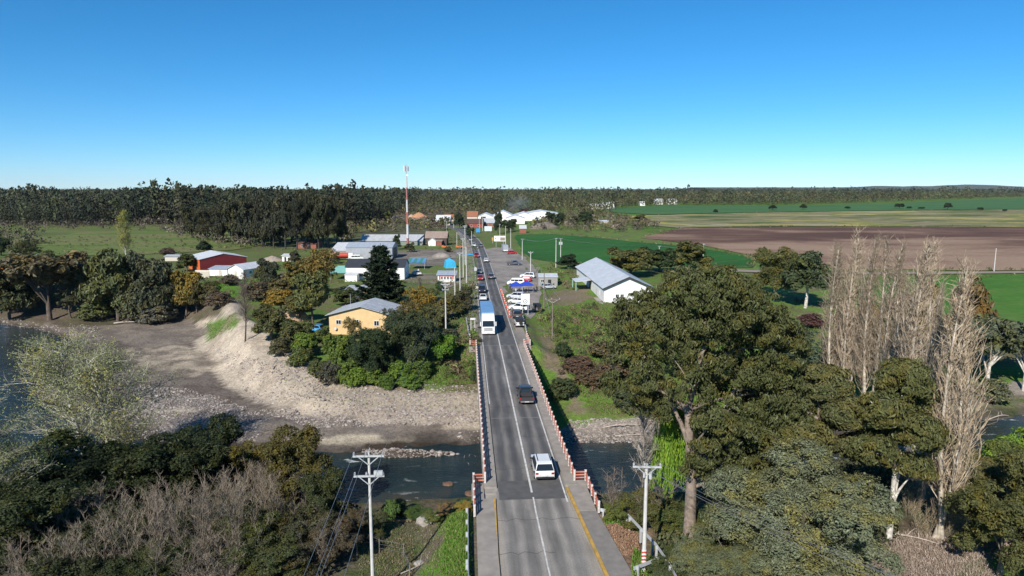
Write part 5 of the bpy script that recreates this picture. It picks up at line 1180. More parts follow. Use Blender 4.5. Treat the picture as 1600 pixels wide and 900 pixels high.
def undergrowth():
    rg = np.random.default_rng(93)
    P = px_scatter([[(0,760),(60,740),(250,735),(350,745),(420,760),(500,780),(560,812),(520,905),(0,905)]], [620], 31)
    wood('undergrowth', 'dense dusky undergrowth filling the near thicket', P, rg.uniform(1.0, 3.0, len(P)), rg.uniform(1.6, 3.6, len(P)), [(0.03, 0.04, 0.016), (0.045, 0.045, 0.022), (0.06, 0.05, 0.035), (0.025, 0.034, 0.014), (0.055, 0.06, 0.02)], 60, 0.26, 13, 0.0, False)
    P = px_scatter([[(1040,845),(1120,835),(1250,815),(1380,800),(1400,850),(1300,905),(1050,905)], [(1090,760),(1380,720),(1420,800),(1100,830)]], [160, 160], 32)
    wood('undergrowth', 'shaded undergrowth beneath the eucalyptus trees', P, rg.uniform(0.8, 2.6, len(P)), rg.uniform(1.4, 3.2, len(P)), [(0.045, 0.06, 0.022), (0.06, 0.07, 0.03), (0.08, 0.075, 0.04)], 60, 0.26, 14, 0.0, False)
undergrowth()

# ------------------------------------------------------------------ buildings
def window_part(t, face, u, z, w, h, W, D, frame=WHITEP):
    """a framed window on one face of a house: f front, b back, l and r ends"""
    m = MB(); p = MB()
    e = 0.05
    def put(mb, a0, a1, z0, z1, d0, d1):
        if face == 'f': mb.box(a0, a1, -d1, -d0, z0, z1)
        elif face == 'b': mb.box(a0, a1, D + d0, D + d1, z0, z1)
        elif face == 'l': mb.box(-d1, -d0, a0, a1, z0, z1)
        else: mb.box(W + d0, W + d1, a0, a1, z0, z1)
    put(m, u - w / 2 - 0.08, u - w / 2, z - 0.08, z + h + 0.08, 0.003, e + 0.02); put(m, u + w / 2, u + w / 2 + 0.08, z - 0.08, z + h + 0.08, 0.003, e + 0.02)
    put(m, u - w / 2, u + w / 2, z - 0.08, z, 0.003, e + 0.03); put(m, u - w / 2, u + w / 2, z + h, z + h + 0.08, 0.003, e + 0.02)
    put(m, u - 0.03, u + 0.03, z, z + h, 0.003, e)
    put(p, u - w / 2, u + w / 2, z, z + h, 0.002, 0.02)
    f = m.build('window', frame, t); p.build('pane', GLASS, f)
def door_part(t, face, u, w, h, W, D, mat):
    m = MB()
    if face == 'f': m.box(u - w / 2, u + w / 2, -0.06, -0.003, 0.02, h)
    elif face == 'l': m.box(-0.06, -0.003, u - w / 2, u + w / 2, 0.02, h)
    else: m.box(W + 0.003, W + 0.06, u - w / 2, u + w / 2, 0.02, h)
    return m.build('door', mat, t)
def gable(name, label, cat, loc, rz, W, D, eave, rise, ridge, wall, roof, over=0.35, wins=(), doors=(), sheets=0, group=None, roof2=None, front=None):
    t = thing(name, label, cat, (loc[0], loc[1], loc[2] - 0.05), rz, group)
    if ridge == 'y':
        prof = [(0, -0.4), (0, eave), (W / 2, eave + rise), (W, eave), (W, -0.4)]
        m = MB().add([(x, 0, z) for x, z in prof] + [(x, D, z) for x, z in prof], [(0, 1, 2, 3, 4), (9, 8, 7, 6, 5), (0, 5, 6, 1), (4, 3, 8, 9)])
    elif ridge == 'x':
        prof = [(0, -0.4), (0, eave), (D / 2, eave + rise), (D, eave), (D, -0.4)]
        m = MB().add([(0, y, z) for y, z in prof] + [(W, y, z) for y, z in prof], [(0, 1, 2, 3, 4), (9, 8, 7, 6, 5), (0, 5, 6, 1), (4, 3, 8, 9)])
    else:   # single slope rising to the back
        prof = [(0, -0.4), (0, eave), (D, eave + rise), (D, -0.4)]
        m = MB().add([(0, y, z) for y, z in prof] + [(W, y, z) for y, z in prof], [(0, 1, 2, 3), (7, 6, 5, 4), (0, 4, 5, 1), (3, 2, 6, 7)])
    m.build('wall', wall, t)
    if front is not None:
        if ridge == 'y': MB().add([(x, -0.04, z) for x, z in [(0.02, 0), (0.02, eave), (W / 2, eave + rise - 0.03), (W - 0.02, eave), (W - 0.02, 0)]] + [(x, -0.004, z) for x, z in [(0.02, 0), (0.02, eave), (W / 2, eave + rise - 0.03), (W - 0.02, eave), (W - 0.02, 0)]], [(0, 1, 2, 3, 4), (9, 8, 7, 6, 5)] + [(i, (i + 1) % 5, 5 + (i + 1) % 5, 5 + i) for i in range(5)]).build('front_cladding', front, t)
        else: MB().box(0.02, W - 0.02, -0.04, -0.004, 0, eave).build('front_cladding', front, t)
    run = W / 2 if ridge == 'y' else D / 2 if ridge == 'x' else D
    s = rise / run; th = 0.09
    ln = D if ridge == 'y' else W
    for side in ((-1, 1) if ridge in 'xy' else (-1,)):
        k = max(1, sheets)
        for i in range(k):
            a0 = -over + (ln + 2 * over) * i / k; a1 = -over + (ln + 2 * over) * (i + 1) / k - (0.03 if k > 1 else 0)
            zo = 0.02 * (i % 2) if k > 1 else 0
            lo = (-over, eave - over * s + 0.03 + zo); hi = (run if ridge in 'xy' else run + over, eave + rise + 0.03 + zo + (over * s if ridge not in 'xy' else 0))
            if side == 1: full = W if ridge == 'y' else D; lo = (full + over, lo[1]); hi = (full - run, hi[1])
            q = [(lo[0], a0, lo[1]), (lo[0], a1, lo[1]), (hi[0], a1, hi[1]), (hi[0], a0, hi[1])]
            if ridge != 'y': q = [(b, a, c) for a, b, c in q]
            mb = MB().add(q + [(a, b, c + th) for a, b, c in q], [(0, 1, 2, 3), (7, 6, 5, 4), (0, 4, 5, 1), (1, 5, 6, 2), (2, 6, 7, 3), (3, 7, 4, 0)])
            mb.build('roof_sheet' if k > 1 else 'roof', (roof2 if (roof2 and side == 1) else roof), t)
    for w_ in wins: window_part(t, *w_, W, D)
    for d_ in doors: door_part(t, d_[0], d_[1], d_[2], d_[3], W, D, d_[4] if len(d_) > 4 else BLACKP)
    return t
def gb(name, label, cat, pl, pb, pr, eave_py, ridge_py, D, ridge, wall, roof, rz=0.0, **kw):
    """building whose near left foot is seen at (pl, pb) and whose front reaches column pr"""
    p = T(pl, pb); p = (p[0], p[1], ground(p[0], p[1]))
    W = span(p, pr - pl) / max(0.3, math.cos(rz)); e = max(1.8, tall(p, eave_py))
    mid = (p[0], p[1] + (0 if ridge == 'y' else D / 2 if ridge == 'x' else D), p[2]); r = max(0.4, tall(mid, ridge_py) - e)
    return gable(name, label, cat, p, rz, W, D, e, r, ridge, wall, roof, **kw)

YELLOWW = paint('pale_yellow_wall', (0.66, 0.46, 0.23), 0.8, var=0.12, scale=1.0, dirt=(0.52, 0.36, 0.2))
ORANGEW = paint('orange_wall', (0.6, 0.13, 0.03), 0.7, var=0.15)
CORR_GREY = tin('grey_metal_cladding', (0.4, 0.42, 0.44), scale=5)
PALEWOOD = paint('pale_plank_wall', (0.3, 0.26, 0.21), 0.85, var=0.3, scale=4)
CREAM = paint('cream_wall', (0.55, 0.5, 0.42), 0.8, var=0.15)
TEALTARP = paint('aqua_tarpaulin', (0.25, 0.52, 0.43), 0.5, var=0.15, scale=1.5, bump=0.3)
BLUETARP = paint('sky_blue_tarpaulin', (0.05, 0.42, 0.68), 0.45, var=0.15, scale=2.0, bump=0.3)
TERRA = tin('terracotta_roof', (0.36, 0.15, 0.08), amount=0.3, scale=5)
BROWNROOF = tin('brown_roof_sheet', (0.14, 0.085, 0.065), amount=0.3)

# white warehouse on the right
wh = gable('warehouse', 'long white warehouse with pale pitched roof beside the crop field', 'building', (22.6, 166.3, ground(24, 170)), R(3.0), 12.2, 46, 3.7, 2.7, 'y', WHITEWALL, TIN_LIGHT,
      0.5, wins=[('f', 3.3, 1.2, 0.75, 0.75), ('f', 4.5, 1.2, 0.75, 0.75), ('l', 6.0, 1.0, 1.0, 1.0)], doors=[('l', 20.5, 2.4, 3.0, BLACKP), ('l', 9.5, 1.0, 2.2, CREAM)], sheets=9, roof2=TIN_BLUE)
MB().add([(-0.5, -0.53, 3.42), (6.1, -0.53, 6.35), (12.7, -0.53, 3.42), (12.7, -0.53, 3.05), (6.1, -0.53, 5.95), (-0.5, -0.53, 3.05), (-0.5, -0.47, 3.42), (6.1, -0.47, 6.35), (12.7, -0.47, 3.42), (12.7, -0.47, 3.05), (6.1, -0.47, 5.95), (-0.5, -0.47, 3.05)],
         [(0, 1, 4, 5), (1, 2, 3, 4), (6, 11, 10, 7), (7, 10, 9, 8), (0, 6, 7, 1), (1, 7, 8, 2), (5, 4, 10, 11), (4, 3, 9, 10), (0, 5, 11, 6), (2, 8, 9, 3)]).build('fascia', TIN_DARK, wh)
po = MB().add([(-4.6, 17, 2.75), (-4.6, 24, 2.75), (-0.02, 24, 3.25), (-0.02, 17, 3.25), (-4.6, 17, 2.85), (-4.6, 24, 2.85), (-0.02, 24, 3.35), (-0.02, 17, 3.35)], [(0, 1, 2, 3), (7, 6, 5, 4), (0, 4, 5, 1), (1, 5, 6, 2), (2, 6, 7, 3), (3, 7, 4, 0)]).build('porch_roof', TIN_WHITE, wh)
for y in (17.3, 23.7): MB().box(-4.5, -4.32, y - 0.09, y + 0.09, -0.3, 2.74).build('porch_post', paint('teal_post', (0.3, 0.5, 0.47), 0.5), wh)
MB().box(-1.4, -0.05, -2, 30, -0.1, 0.1).build('plinth', CONCRETE, wh)

# yellow house
p = T(515, 522); p = (p[0], p[1], ground(p[0], p[1]))
yh = gable('house', 'yellow two-window house with grey pitched roof behind the gravel bank', 'house', p, R(-4.7), 12.8, 9.5, 3.9, 1.7, 'y', YELLOWW, TIN_GREY, 0.6,
      wins=[('f', 1.9, 2.1, 0.9, 0.75), ('f', 5.4, 2.1, 0.9, 0.9), ('f', 9.4, 1.9, 0.9, 0.9), ('l', 4, 1.6, 0.9, 0.9)], doors=[('l', 7.2, 0.9, 2.0, WOOD)], sheets=8)
MB().cyl((1.35, -0.18, 1.15), (1.3, -0.3, 1.2), 0.3, 0.3, 10).build('satellite_dish', STEEL, yh)
MB().cyl((4.2, 0.6, 4.9), (4.2, 0.6, 7.9), 0.035, 0.03, 6).build('antenna_mast', STEEL, yh)
# red and orange barn
p = T(313, 425.5)
gable('barn', 'dark red barn with an orange end wall and pale roof', 'barn', (p[0], p[1], ground(p[0], p[1])), R(38), 14.9, 15, 4.2, 1.5, 'y', ORANGEW, TIN_WHITE, 0.3, front=TIN_RED, doors=[('l', 8, 3, 3, BRICK)], sheets=6)
p = T(357, 432.5)
gable('shed', 'small white gabled shed in front of the dark red barn', 'shed', (p[0], p[1], ground(p[0], p[1])), R(-22), 6.0, 10.5, 2.6, 1.4, 'y', WHITEWALL, TIN_WHITE, 0.4, wins=[('r', 3, 1, 0.9, 0.8)], doors=[('f', 3, 1.0, 2.0, CREAM)])
p = T(327, 431)
gable('shed', 'low white lean-to joined beside the small gabled shed', 'shed', (p[0], p[1], ground(p[0], p[1])), R(-5), 6.0, 4.5, 2.2, 0.5, 's', WHITEWALL, TIN_BLUE, 0.3, doors=[('f', 3.6, 0.9, 1.9, CREAM)])
gb('garden_wall', 'low pale wall before the orange barn end', 'wall', 305, 434, 327, 429, 428, 0.3, 's', CREAM, CREAM, over=0.02)
gb('cabin', 'tiny grey-roofed outbuilding left of the orange barn end', 'shed', 258, 408, 281, 402, 400, 5, 'x', CREAM, TIN_GREY)
gb('house', 'pale-roofed house half hidden by trees at the picture edge', 'house', 10, 414, 48, 406, 398, 9, 'x', CREAM, TIN_BLUE, wins=[('f', 2, 1, 1, 0.8)])
gb('house', 'small orange-walled house under the pale-roofed one at the edge', 'house', -8, 424, 14, 418, 414, 6, 'x', ORANGEW, TIN_BLUE)
gb('cabin', 'small white cabin on the dirt mound left of the ochre trees', 'shed', 441, 408.5, 455, 399.5, 398, 3, 's', WHITEWALL, TIN_WHITE, doors=[('f', 1.2, 0.7, 1.7)])
gb('cottage', 'brown cottage with low hipped roof under the dark stand', 'house', 465, 388.5, 495, 380.5, 374.5, 8, 'x', BRICK, BROWNROOF, wins=[('f', 2.2, 0.9, 0.9, 0.9), ('f', 5.6, 0.9, 0.9, 0.9)], rz=R(-6))
# village cluster
gb('long_building', 'long white building with dark slate roof behind the conifer', 'building', 541, 437, 632, 417, 404.5, 9, 'x', WHITEWALL, TIN_DARK, wins=[('f', 14.5, 1.0, 1.2, 1.0), ('f', 4.5, 1.0, 1.2, 1.0), ('r', 3, 1, 1, 1)], doors=[('f', 9, 1.2, 2.1)], over=0.3)
gb('shed', 'small white box shed against the long white building', 'shed', 539, 440, 558, 429.5, 427.5, 3, 's', WHITEWALL, TIN_WHITE, over=0.15)
sh = gb('machine_shed', 'big grey corrugated machine shed with open dark doorway', 'shed', 541, 404.5, 613, 386.5, 378.5, 13, 'x', CORR_GREY, TIN_BLUE, over=0.25, sheets=8, doors=[('f', 11.6, 4.2, 3.4, BLACKP), ('r', 6.5, 8, 4.0, BLACKP)])  # black panel on the right end stands for the shaded inside of the doorway
gb('annex_shed', 'white-roofed timber annex beside the grey machine shed', 'shed', 517, 401.5, 543, 391.5, 379.0, 12, 's', PALEWOOD, TIN_WHITE, over=0.2, doors=[('f', 3, 1.2, 2)])
gb('long_shed', 'low long grey-roofed shed behind the machine shed', 'shed', 564, 383.5, 660, 376, 366.5, 12, 'x', paint('dull_green_wall', (0.2, 0.24, 0.2), 0.8), TIN_GREY, sheets=10, wins=[('f', 25, 0.9, 1.4, 0.9), ('f', 29, 0.9, 1.4, 0.9)])
gb('house', 'timber house with rusty pale roof beside the telecom mast', 'house', 665, 383.5, 698, 371.5, 361.5, 9, 'x', DARKWOOD, TIN_RUST, wins=[('f', 2, 1, 1, 1), ('f', 7.5, 1, 1, 1)], doors=[('f', 4.6, 1.0, 2.0, REDP)])
gb('porch_shed', 'little white arched lean-to in front of the timber house', 'shed', 669, 384.5, 681, 376, 372, 2.5, 'y', WHITEP, TIN_LIGHT)
gb('shed', 'reddish shack at the corner of the timber house', 'shed', 682, 384.5, 690, 377, 375, 2.5, 's', BRICK, TIN_RUST)
gb('cottage', 'white and orange cottage with grey roof below the conifer', 'house', 563, 468, 578, 452, 448, 6, 's', WHITEWALL, TIN_GREY, wins=[('r', 2, 1, 0.8, 0.8)], doors=[('f', 1.6, 0.8, 1.9, ORANGEW)])
gb('shed', 'dark plank shed joined to the white and orange cottage', 'shed', 541, 469, 562, 453, 448, 5, 's', paint('charcoal_planks', (0.04, 0.04, 0.045), 0.7), TIN_GREY)
og = gb('porch_shed', 'bright orange porch on the cottage under the conifer', 'shed', 566, 467.5, 577.5, 456, 453, 1.6, 's', ORANGEW, REDP, over=0.25)
k = gb('kiosk', 'white roadside kiosk with red trim and blue-grey roof', 'kiosk', 684, 441, 711, 429.5, 423.5, 4.2, 's', WHITEP, TIN_BLUE, over=0.4)
Wk = span(T(684, 441), 27)
MB().box(0.4, Wk - 0.4, -0.05, -0.004, 1.75, 2.05).build('fascia', REDP, k)
MB().box(0.4, 0.75, -0.05, -0.004, 0.9, 1.75).build('trim', REDP, k); MB().box(Wk - 0.75, Wk - 0.4, -0.05, -0.004, 0.9, 1.75).build('trim', REDP, k)
for i in range(4): window_part(k, 'f', 1.2 + i * (Wk - 2.4) / 3, 0.95, (Wk - 2.4) / 3 - 0.35, 0.75, Wk, 4.2)
# aqua tarpaulin cover on poles
def canopy(name, label, cat, px, py, W, D, h, cols, rz=0.0, slope=0.3, gap=0.0, legs=True):
    p = T(px, py); t = thing(name, label, cat, (p[0], p[1], ground(p[0], p[1])), rz); n = len(cols)
    for i, c in enumerate(cols):
        x0, x1 = W * i / n, W * (i + 1) / n - gap
        seg = 5; v = []
        for j in range(seg + 1):
            u = j / seg; z = h + slope * u - 0.12 * math.sin(math.pi * u)
            v += [(x0, D * u, z), (x1, D * u, z + 0.05 * math.sin(3 * u + i))]
        f = [(2 * j, 2 * j + 1, 2 * j + 3, 2 * j + 2) for j in range(seg)]
        kk = len(v); v += [(a, b, c_ - 0.04) for a, b, c_ in v]; f += [tuple(kk + q for q in g)[::-1] for g in f]
        MB().add(v, f).build('canopy_panel', c, t)
    if legs:
        for x in (0.1, W - 0.1):
            for y in (0.1, D - 0.1): MB().cyl((x, y, -0.2), (x, y, h + slope * y / D - 0.02), 0.05).build('leg', STEEL, t)
    return t
TB = paint('blue_canopy', (0.1, 0.28, 0.48), 0.5); TG = paint('green_canopy', (0.05, 0.24, 0.2), 0.5)
canopy('tarpaulin_shelter', 'aqua tarpaulin shelter beside the long white building', 'shelter', 515.5, 438, 5.4, 9, 2.2, [TEALTARP], 0.0, 1.2)
canopy('striped_canopy', 'blue and green striped canopy right of the long white building', 'canopy', 636, 421, 6.0, 6, 2.3, [TG, TB, TG, TB, TG, TB], 0.0, 0.9)
p = T(703, 418)
bt = thing('tarpaulin_heap', 'sky blue tarpaulin tent in the yard by the poles', 'tent', (p[0], p[1], ground(p[0], p[1])), 0.3)
MB().add([(-1.9, -2, 0), (1.9, -1.8, 0), (2.0, 2, 0), (-1.8, 2, 0), (-1.7, -1.7, 2.4), (1.5, -1.6, 2.2), (1.3, 1.6, 2.5), (-1.4, 1.6, 2.6), (-0.2, -0.6, 3.3), (0.0, 1.2, 3.2)],
         [(0, 1, 5, 4), (1, 2, 6, 5), (2, 3, 7, 6), (3, 0, 4, 7), (4, 5, 8), (6, 7, 9), (5, 6, 9, 8), (7, 4, 8, 9)]).build('cover', BLUETARP, bt)
MB().cyl((-1.85, -1.95, 0.04), (1.85, -1.8, 0.04), 0.05).build('hem_rope', STEEL, bt)
p = T(735, 400)
bt = thing('tarpaulin', 'flat blue tarpaulin spread low beside the verge lane', 'tarpaulin', (p[0], p[1], ground(p[0], p[1])), 0)
MB().add([(-4, -1.6, 0.1), (0, -1.2, 0.4), (4, -1.4, 0.15), (3.6, 1.6, 0.2), (0, 1.5, 0.7), (-3.6, 1.3, 0.2)], [(0, 1, 4, 5), (1, 2, 3, 4)]).build('cover', BLUETARP, bt)
MB().box(-3.4, 3.2, -1.0, 1.1, -0.1, 0.12).build('stack', WOOD, bt)
# factory and far houses
for pl, pb, pr_, ep, rp_, D, lab, rf in [(744, 346, 772, 339.5, 333.5, 30, 'white gabled factory hall nearest the road bend', TIN_WHITE), (766, 345, 806, 339, 329.5, 34, 'tallest white gabled factory hall', TIN_WHITE), (800, 345, 838, 338, 332, 34, 'white factory hall in front of the smoke', TIN_WHITE), (820, 344, 874, 334, 329.5, 40, 'long flat white factory hall at the end of the row', TIN_WHITE), (790, 350, 820, 341, 336, 14, 'low grey-roofed factory annex', TIN_LIGHT)]:
    gb('factory_hall', lab, 'factory', pl, pb, pr_, ep, rp_, D, 'y', WHITEWALL, rf, doors=[('f', 6, 4, 4)], over=0.3)
gb('house', 'red-walled house with brown roof at the road bend', 'house', 730, 356, 755, 349, 342, 11, 'x', paint('faded_red_wall', (0.3, 0.07, 0.05), 0.8), BROWNROOF, wins=[('f', 3, 1, 1.4, 1.2), ('f', 8, 1, 1.4, 1.2)])
gb('house', 'brick row house with grey roof right of the red house', 'house', 755, 355, 775, 348, 341, 11, 'x', BRICK, TIN_GREY, wins=[('f', 3, 1, 1.2, 1.2), ('f', 7, 1, 1.2, 1.2)])
gb('house', 'terracotta-roofed house rising behind the red house', 'house', 730, 348, 746, 338, 330, 10, 'x', CREAM, TERRA)
gb('shed', 'pale tin-roofed shed left of the dark village tree', 'shed', 681, 352, 703, 344, 336, 14, 'x', CREAM, TIN_WHITE, doors=[('f', 5, 3, 3)])
gb('house', 'terracotta-roofed house behind the pale tin shed', 'house', 694, 346, 708, 341, 335, 10, 'x', CREAM, TERRA)
gb('shack', 'tiny brown shack with white roof on the crop field edge', 'shed', 812, 364, 822, 357, 352, 6, 's', BRICK, TIN_WHITE)
gb('farm_building', 'white farm buildings on the wooded rise left of the mast', 'building', 481, 312, 503, 307, 303.5, 18, 's', WHITEWALL, TIN_WHITE)
gb('farm_building', 'smaller white block beside the farm on the wooded rise', 'building', 507, 311.5, 517, 306, 304, 12, 's', WHITEWALL, TIN_WHITE)
gb('farm_building', 'pale long barn in front of the far right woods', 'building', 918, 327, 943, 321, 318, 14, 'x', CREAM, TIN_GREY)
gb('farm_building', 'white house at the edge of the far right woods', 'building', 943, 326, 960, 318.5, 315.5, 12, 'x', WHITEWALL, TIN_WHITE, wins=[('f', 4, 2, 2, 2)])
gb('farm_building', 'small white shed between far woods and green field', 'building', 1000, 321.5, 1008, 316.5, 314.5, 10, 'x', WHITEWALL, TIN_WHITE)
gb('farm_building', 'white barn half hidden in the far woods', 'building', 1024, 319.5, 1036, 313, 310.5, 14, 'x', WHITEWALL, TIN_WHITE)
gb('farm_building', 'white barn second from the woodland edge in the far woods', 'building', 1044, 319.2, 1058, 313, 310.5, 14, 'x', WHITEWALL, TIN_WHITE)
gb('shed', 'low white roof in the scrub above the ploughed field', 'shed', 936, 350, 952, 346.5, 344, 8, 's', CREAM, TIN_WHITE)
gb('container_shed', 'grey panelled container shed with white roof beside the gazebos', 'shed', 841, 447, 871, 433, 428, 5, 's', paint('grey_panel', (0.3, 0.29, 0.27), 0.7), TIN_WHITE, over=0.2, wins=[('f', 1.2, 1.2, 0.8, 0.7)], doors=[('f', 3.2, 0.9, 1.9)])
# mounds of earth and stacked timber
def mound(name, label, cat, px, py, wpx, top, mat, seed, elong=0.6):
    p = T(px, py); w = span(p, wpx) / 2; h = max(0.5, tall(p, top)); rg = np.random.default_rng(seed)
    n, mth = 16, 6; v, f = [], []
    for i in range(mth + 1):
        u = i / mth; r = math.cos(u * math.pi / 2) ** 0.8
        for j in range(n):
            a = 6.283 * j / n; q = 1 + rg.uniform(-0.15, 0.15)
            v.append((w * r * q * math.cos(a), w * elong * r * q * math.sin(a), h * u * (1 + rg.uniform(-.1, .1)) - 0.3 * (i == 0)))
    for i in range(mth):
        for j in range(n): f.append((i * n + j, i * n + (j + 1) % n, (i + 1) * n + (j + 1) % n, (i + 1) * n + j))
    o = link(name, np_mesh(name, v, f, [mat], smooth=True)); o.location = (p[0], p[1], ground(p[0], p[1])); tag(o, label, cat); return o
SOIL = paint('pale_soil', (0.3, 0.25, 0.2), 0.95, var=0.35, scale=1.2, bump=0.6); CHIPS = paint('wood_chips', (0.42, 0.22, 0.12), 0.95, var=0.35, scale=1.0, bump=0.6)
mound('earth_heap', 'long pale earth heap left of the small white cabin', 'heap', 425, 408, 36, 400, SOIL, 1, 0.5)
mound('earth_heap', 'grey gravel heap in the yard before the mast', 'heap', 690, 402, 30, 394, M_LOT, 2)
mound('wood_chip_heap', 'orange wood chip heap right of the telecom mast', 'heap', 655, 341, 26, 332, CHIPS, 3)
mound('wood_chip_heap', 'paler wood chip heap beside the larger orange one', 'heap', 643, 342, 14, 335, paint('pale_chips', (0.42, 0.3, 0.2), 0.95), 4)
mound('earth_heap', 'tan soil patch heap among the ochre village trees', 'heap', 462, 500, 40, 478, paint('orange_soil', (0.36, 0.24, 0.15), 0.95, bump=0.5), 5)
mound('scrap_heap', 'grey scrap heap behind the crop field edge', 'heap', 850, 357, 46, 346, paint('scrap', (0.19, 0.16, 0.13), 0.9, var=0.5, scale=3, bump=1.0), 6)
mound('scrap_heap', 'brown rubble heap right of the scrap yard tree', 'heap', 885, 352, 24, 344, paint('scrap_brown', (0.17, 0.13, 0.1), 0.9, var=0.5, scale=3, bump=1.0), 7)

# ------------------------------------------------------------------ telecom mast
p = T(637.5, 386); mast = thing('telecom_mast', 'red and white banded telecom mast topped with antennas', 'mast', (p[0], p[1], ground(p[0], p[1])))
MASTRED = paint('mast_red', (0.42, 0.06, 0.04), 0.6); MASTWHITE = paint('mast_white', (0.7, 0.69, 0.67), 0.6)
zz = [-0.3, 4.2, 10.6, 16.2, 21.9, 27.6, 33.6]
for i in range(6):
    r0 = 0.62 - 0.055 * i
    MB().cyl((0, 0, zz[i]), (0, 0, zz[i + 1]), r0, r0 - 0.05, 12).cyl((0, 0, zz[i + 1] - 0.12), (0, 0, zz[i + 1]), r0 + 0.08, r0 + 0.08, 12).build('mast_section', MASTRED if i % 2 == 0 else MASTWHITE, mast, False)
MB().cyl((0, 0, 33.6), (0, 0, 38.6), 0.2, 0.12, 8).build('top_pole', STEEL, mast)
m = MB()
for a in range(3):
    for z in (34.6, 36.6): m.bar((0, 0, z), (1.0 * math.cos(a * 2.094), 1.0 * math.sin(a * 2.094), z), 0.09)
m.build('antenna_bracket', STEEL, mast)
for a in range(6):
    t = a * 1.047; c_, s_ = math.cos(t), math.sin(t)
    q = MB().box(-0.16, 0.16, -0.1, 0.1, 35.0, 37.6).build('antenna_panel', WHITEP if a % 2 else STEEL, mast); q.location = (1.05 * c_, 1.05 * s_, 0); q.rotation_euler = (0, 0, t)
MB().cyl((0.25, -0.3, 33.0), (0.4, -0.7, 33.1), 0.45, 0.5, 12).build('dish', WHITEP, mast)
m = MB()
for s_ in (-0.22, 0.22): m.bar((s_, -0.72, 0), (s_ * 0.7, -0.45, 33), 0.05)
for i in range(40): m.bar((-0.2, -0.72 + i * 0.0068, i * 0.82), (0.2, -0.72 + i * 0.0068, i * 0.82), 0.04)
m.build('ladder', STEEL, mast)

# ------------------------------------------------------------------ utility poles and wires
INS = MB().cyl((0, 0, 0), (0, 0, 0.1), 0.05, 0.09, 6).cyl((0, 0, 0.1), (0, 0, 0.24), 0.08, 0.05, 6).mesh('insulator', paint('glazed_insulator', (0.4, 0.4, 0.4), 0.3))
def pole(label, x, y, h, arms=((0.35, 2.1),), rz=0.0, mat=None, r=0.16, stripes=False, name='utility_pole', z=None, group=None, braces=True):
    z = ground(x, y) if z is None else z
    t = thing(name, label, 'utility pole', (x, y, z), rz, group)
    MB().cyl((0, 0, -0.5), (0, 0, h), r, r * 0.62, 8).build('post', mat or POLEC, t)
    pts = []
    for d, w in arms:
        a = MB().box(-w / 2, w / 2, -r - 0.09, -r + 0.03, h - d, h - d + 0.12).build('crossarm', STEEL if mat is None else mat, t)
        if braces and w > 1.2:
            b = MB()
            for s in (-1, 1): b.bar((s * w * 0.32, -r - 0.03, h - d), (s * 0.05, -r - 0.02, h - d - 0.55), 0.05)
            b.build('brace', STEEL, t)
        for u in (-0.46, -0.08 if w > 1.2 else 0, 0.46):
            o = link('insulator', INS, a); o.location = (u * w, -r - 0.03, h - d + 0.12)
            c_, s_ = math.cos(rz), math.sin(rz); lx, ly = u * w, -r - 0.03
            pts.append((x + lx * c_ - ly * s_, y + lx * s_ + ly * c_, z + h - d + 0.33))
    if stripes:
        for i in range(5):
            m = MB()
            for j in range(16):
                rr = r + 0.012; a0 = math.pi / 8 * j; b0 = 0.35 + i * 0.28 + 0.03 * (j % 4 if j % 8 < 4 else 3 - j % 4); b1 = b0 + 0.03
                m.add([(rr * math.cos(a0 + k), rr * math.sin(a0 + k), zz_) for k, zz_ in ((0, b0), (0.3927, b1), (0.3927, b1 + 0.14), (0, b0 + 0.14))], [(0, 1, 2, 3)])
            m.build('stripe', REDP, t)
        MB().cyl((0, 0, 0.3), (0, 0, 1.75), r + 0.004, r + 0.003, 8).build('white_band', WHITEP, t)
    return t, pts
def wire(label, a, b, sag=0.5, r=0.018, group=None, n=14):
    a = np.array(a); b = np.array(b); tt = np.linspace(0, 1, n)[:, None]
    pts = a + (b - a) * tt - np.array([0, 0, 1]) * (4 * sag * tt * (1 - tt))
    v, f = tubes([(pts, r, r)], 4)
    o = link('power_wire', np_mesh('power_wire', v, f, [WIREM]))
    return tag(o, label, 'wire', group)

pa, wa = pole('tall white concrete power pole with two crossarms on the near left bank', -9.9, 45.2, tall((-9.9, 45.2, ground(-9.9, 45.2)), 706), ((0.3, 2.15), (1.75, 2.1)), 0.05, None, 0.14)
MB().box(0.35, 0.95, -0.32, -0.1, tall((-9.9, 45.2, ground(-9.9, 45.2)), 706) - 1.62, tall((-9.9, 45.2, ground(-9.9, 45.2)), 706) - 1.3).build('switch_gear', STEEL, pa)
MB().cyl((0.0, -0.2, tall((-9.9, 45.2, ground(-9.9, 45.2)), 706)), (0.12, -0.25, tall((-9.9, 45.2, ground(-9.9, 45.2)), 706) + 0.4), 0.03, 0.02, 6).build('top_pin', STEEL, pa)
wb = [(q_[0] + 2.9, -6.0, q_[2] + 0.6) for q_ in wa]
q = T(697, 533); pc, wc = pole('white concrete pole rising from the bushes beyond the bridge', q[0], q[1], tall((q[0], q[1], ground(q[0], q[1])), 443), ((0.2, 1.6), (1.2, 1.2)), 0.05)
for i, (u, v_) in enumerate(list(zip(wa, wb))[:4]): wire('power wire sweeping down from the tall near pole toward the bottom edge', u, v_, 0.9, 0.013, 'wires of the tall near pole')
for i, (u, v_) in enumerate(list(zip(wa, wc))[:3]): wire('power wire crossing the river from the tall near pole to the village', u, v_, 1.4, 0.006, 'wires across the river')
hs = tall((9.4, 46.1, -0.1), 717)
ps, ws = pole('concrete pole with red and white striped foot beside the bridge end', 9.5, 46.0, hs, ((0.2, 2.0),), -0.05, None, 0.17, True)
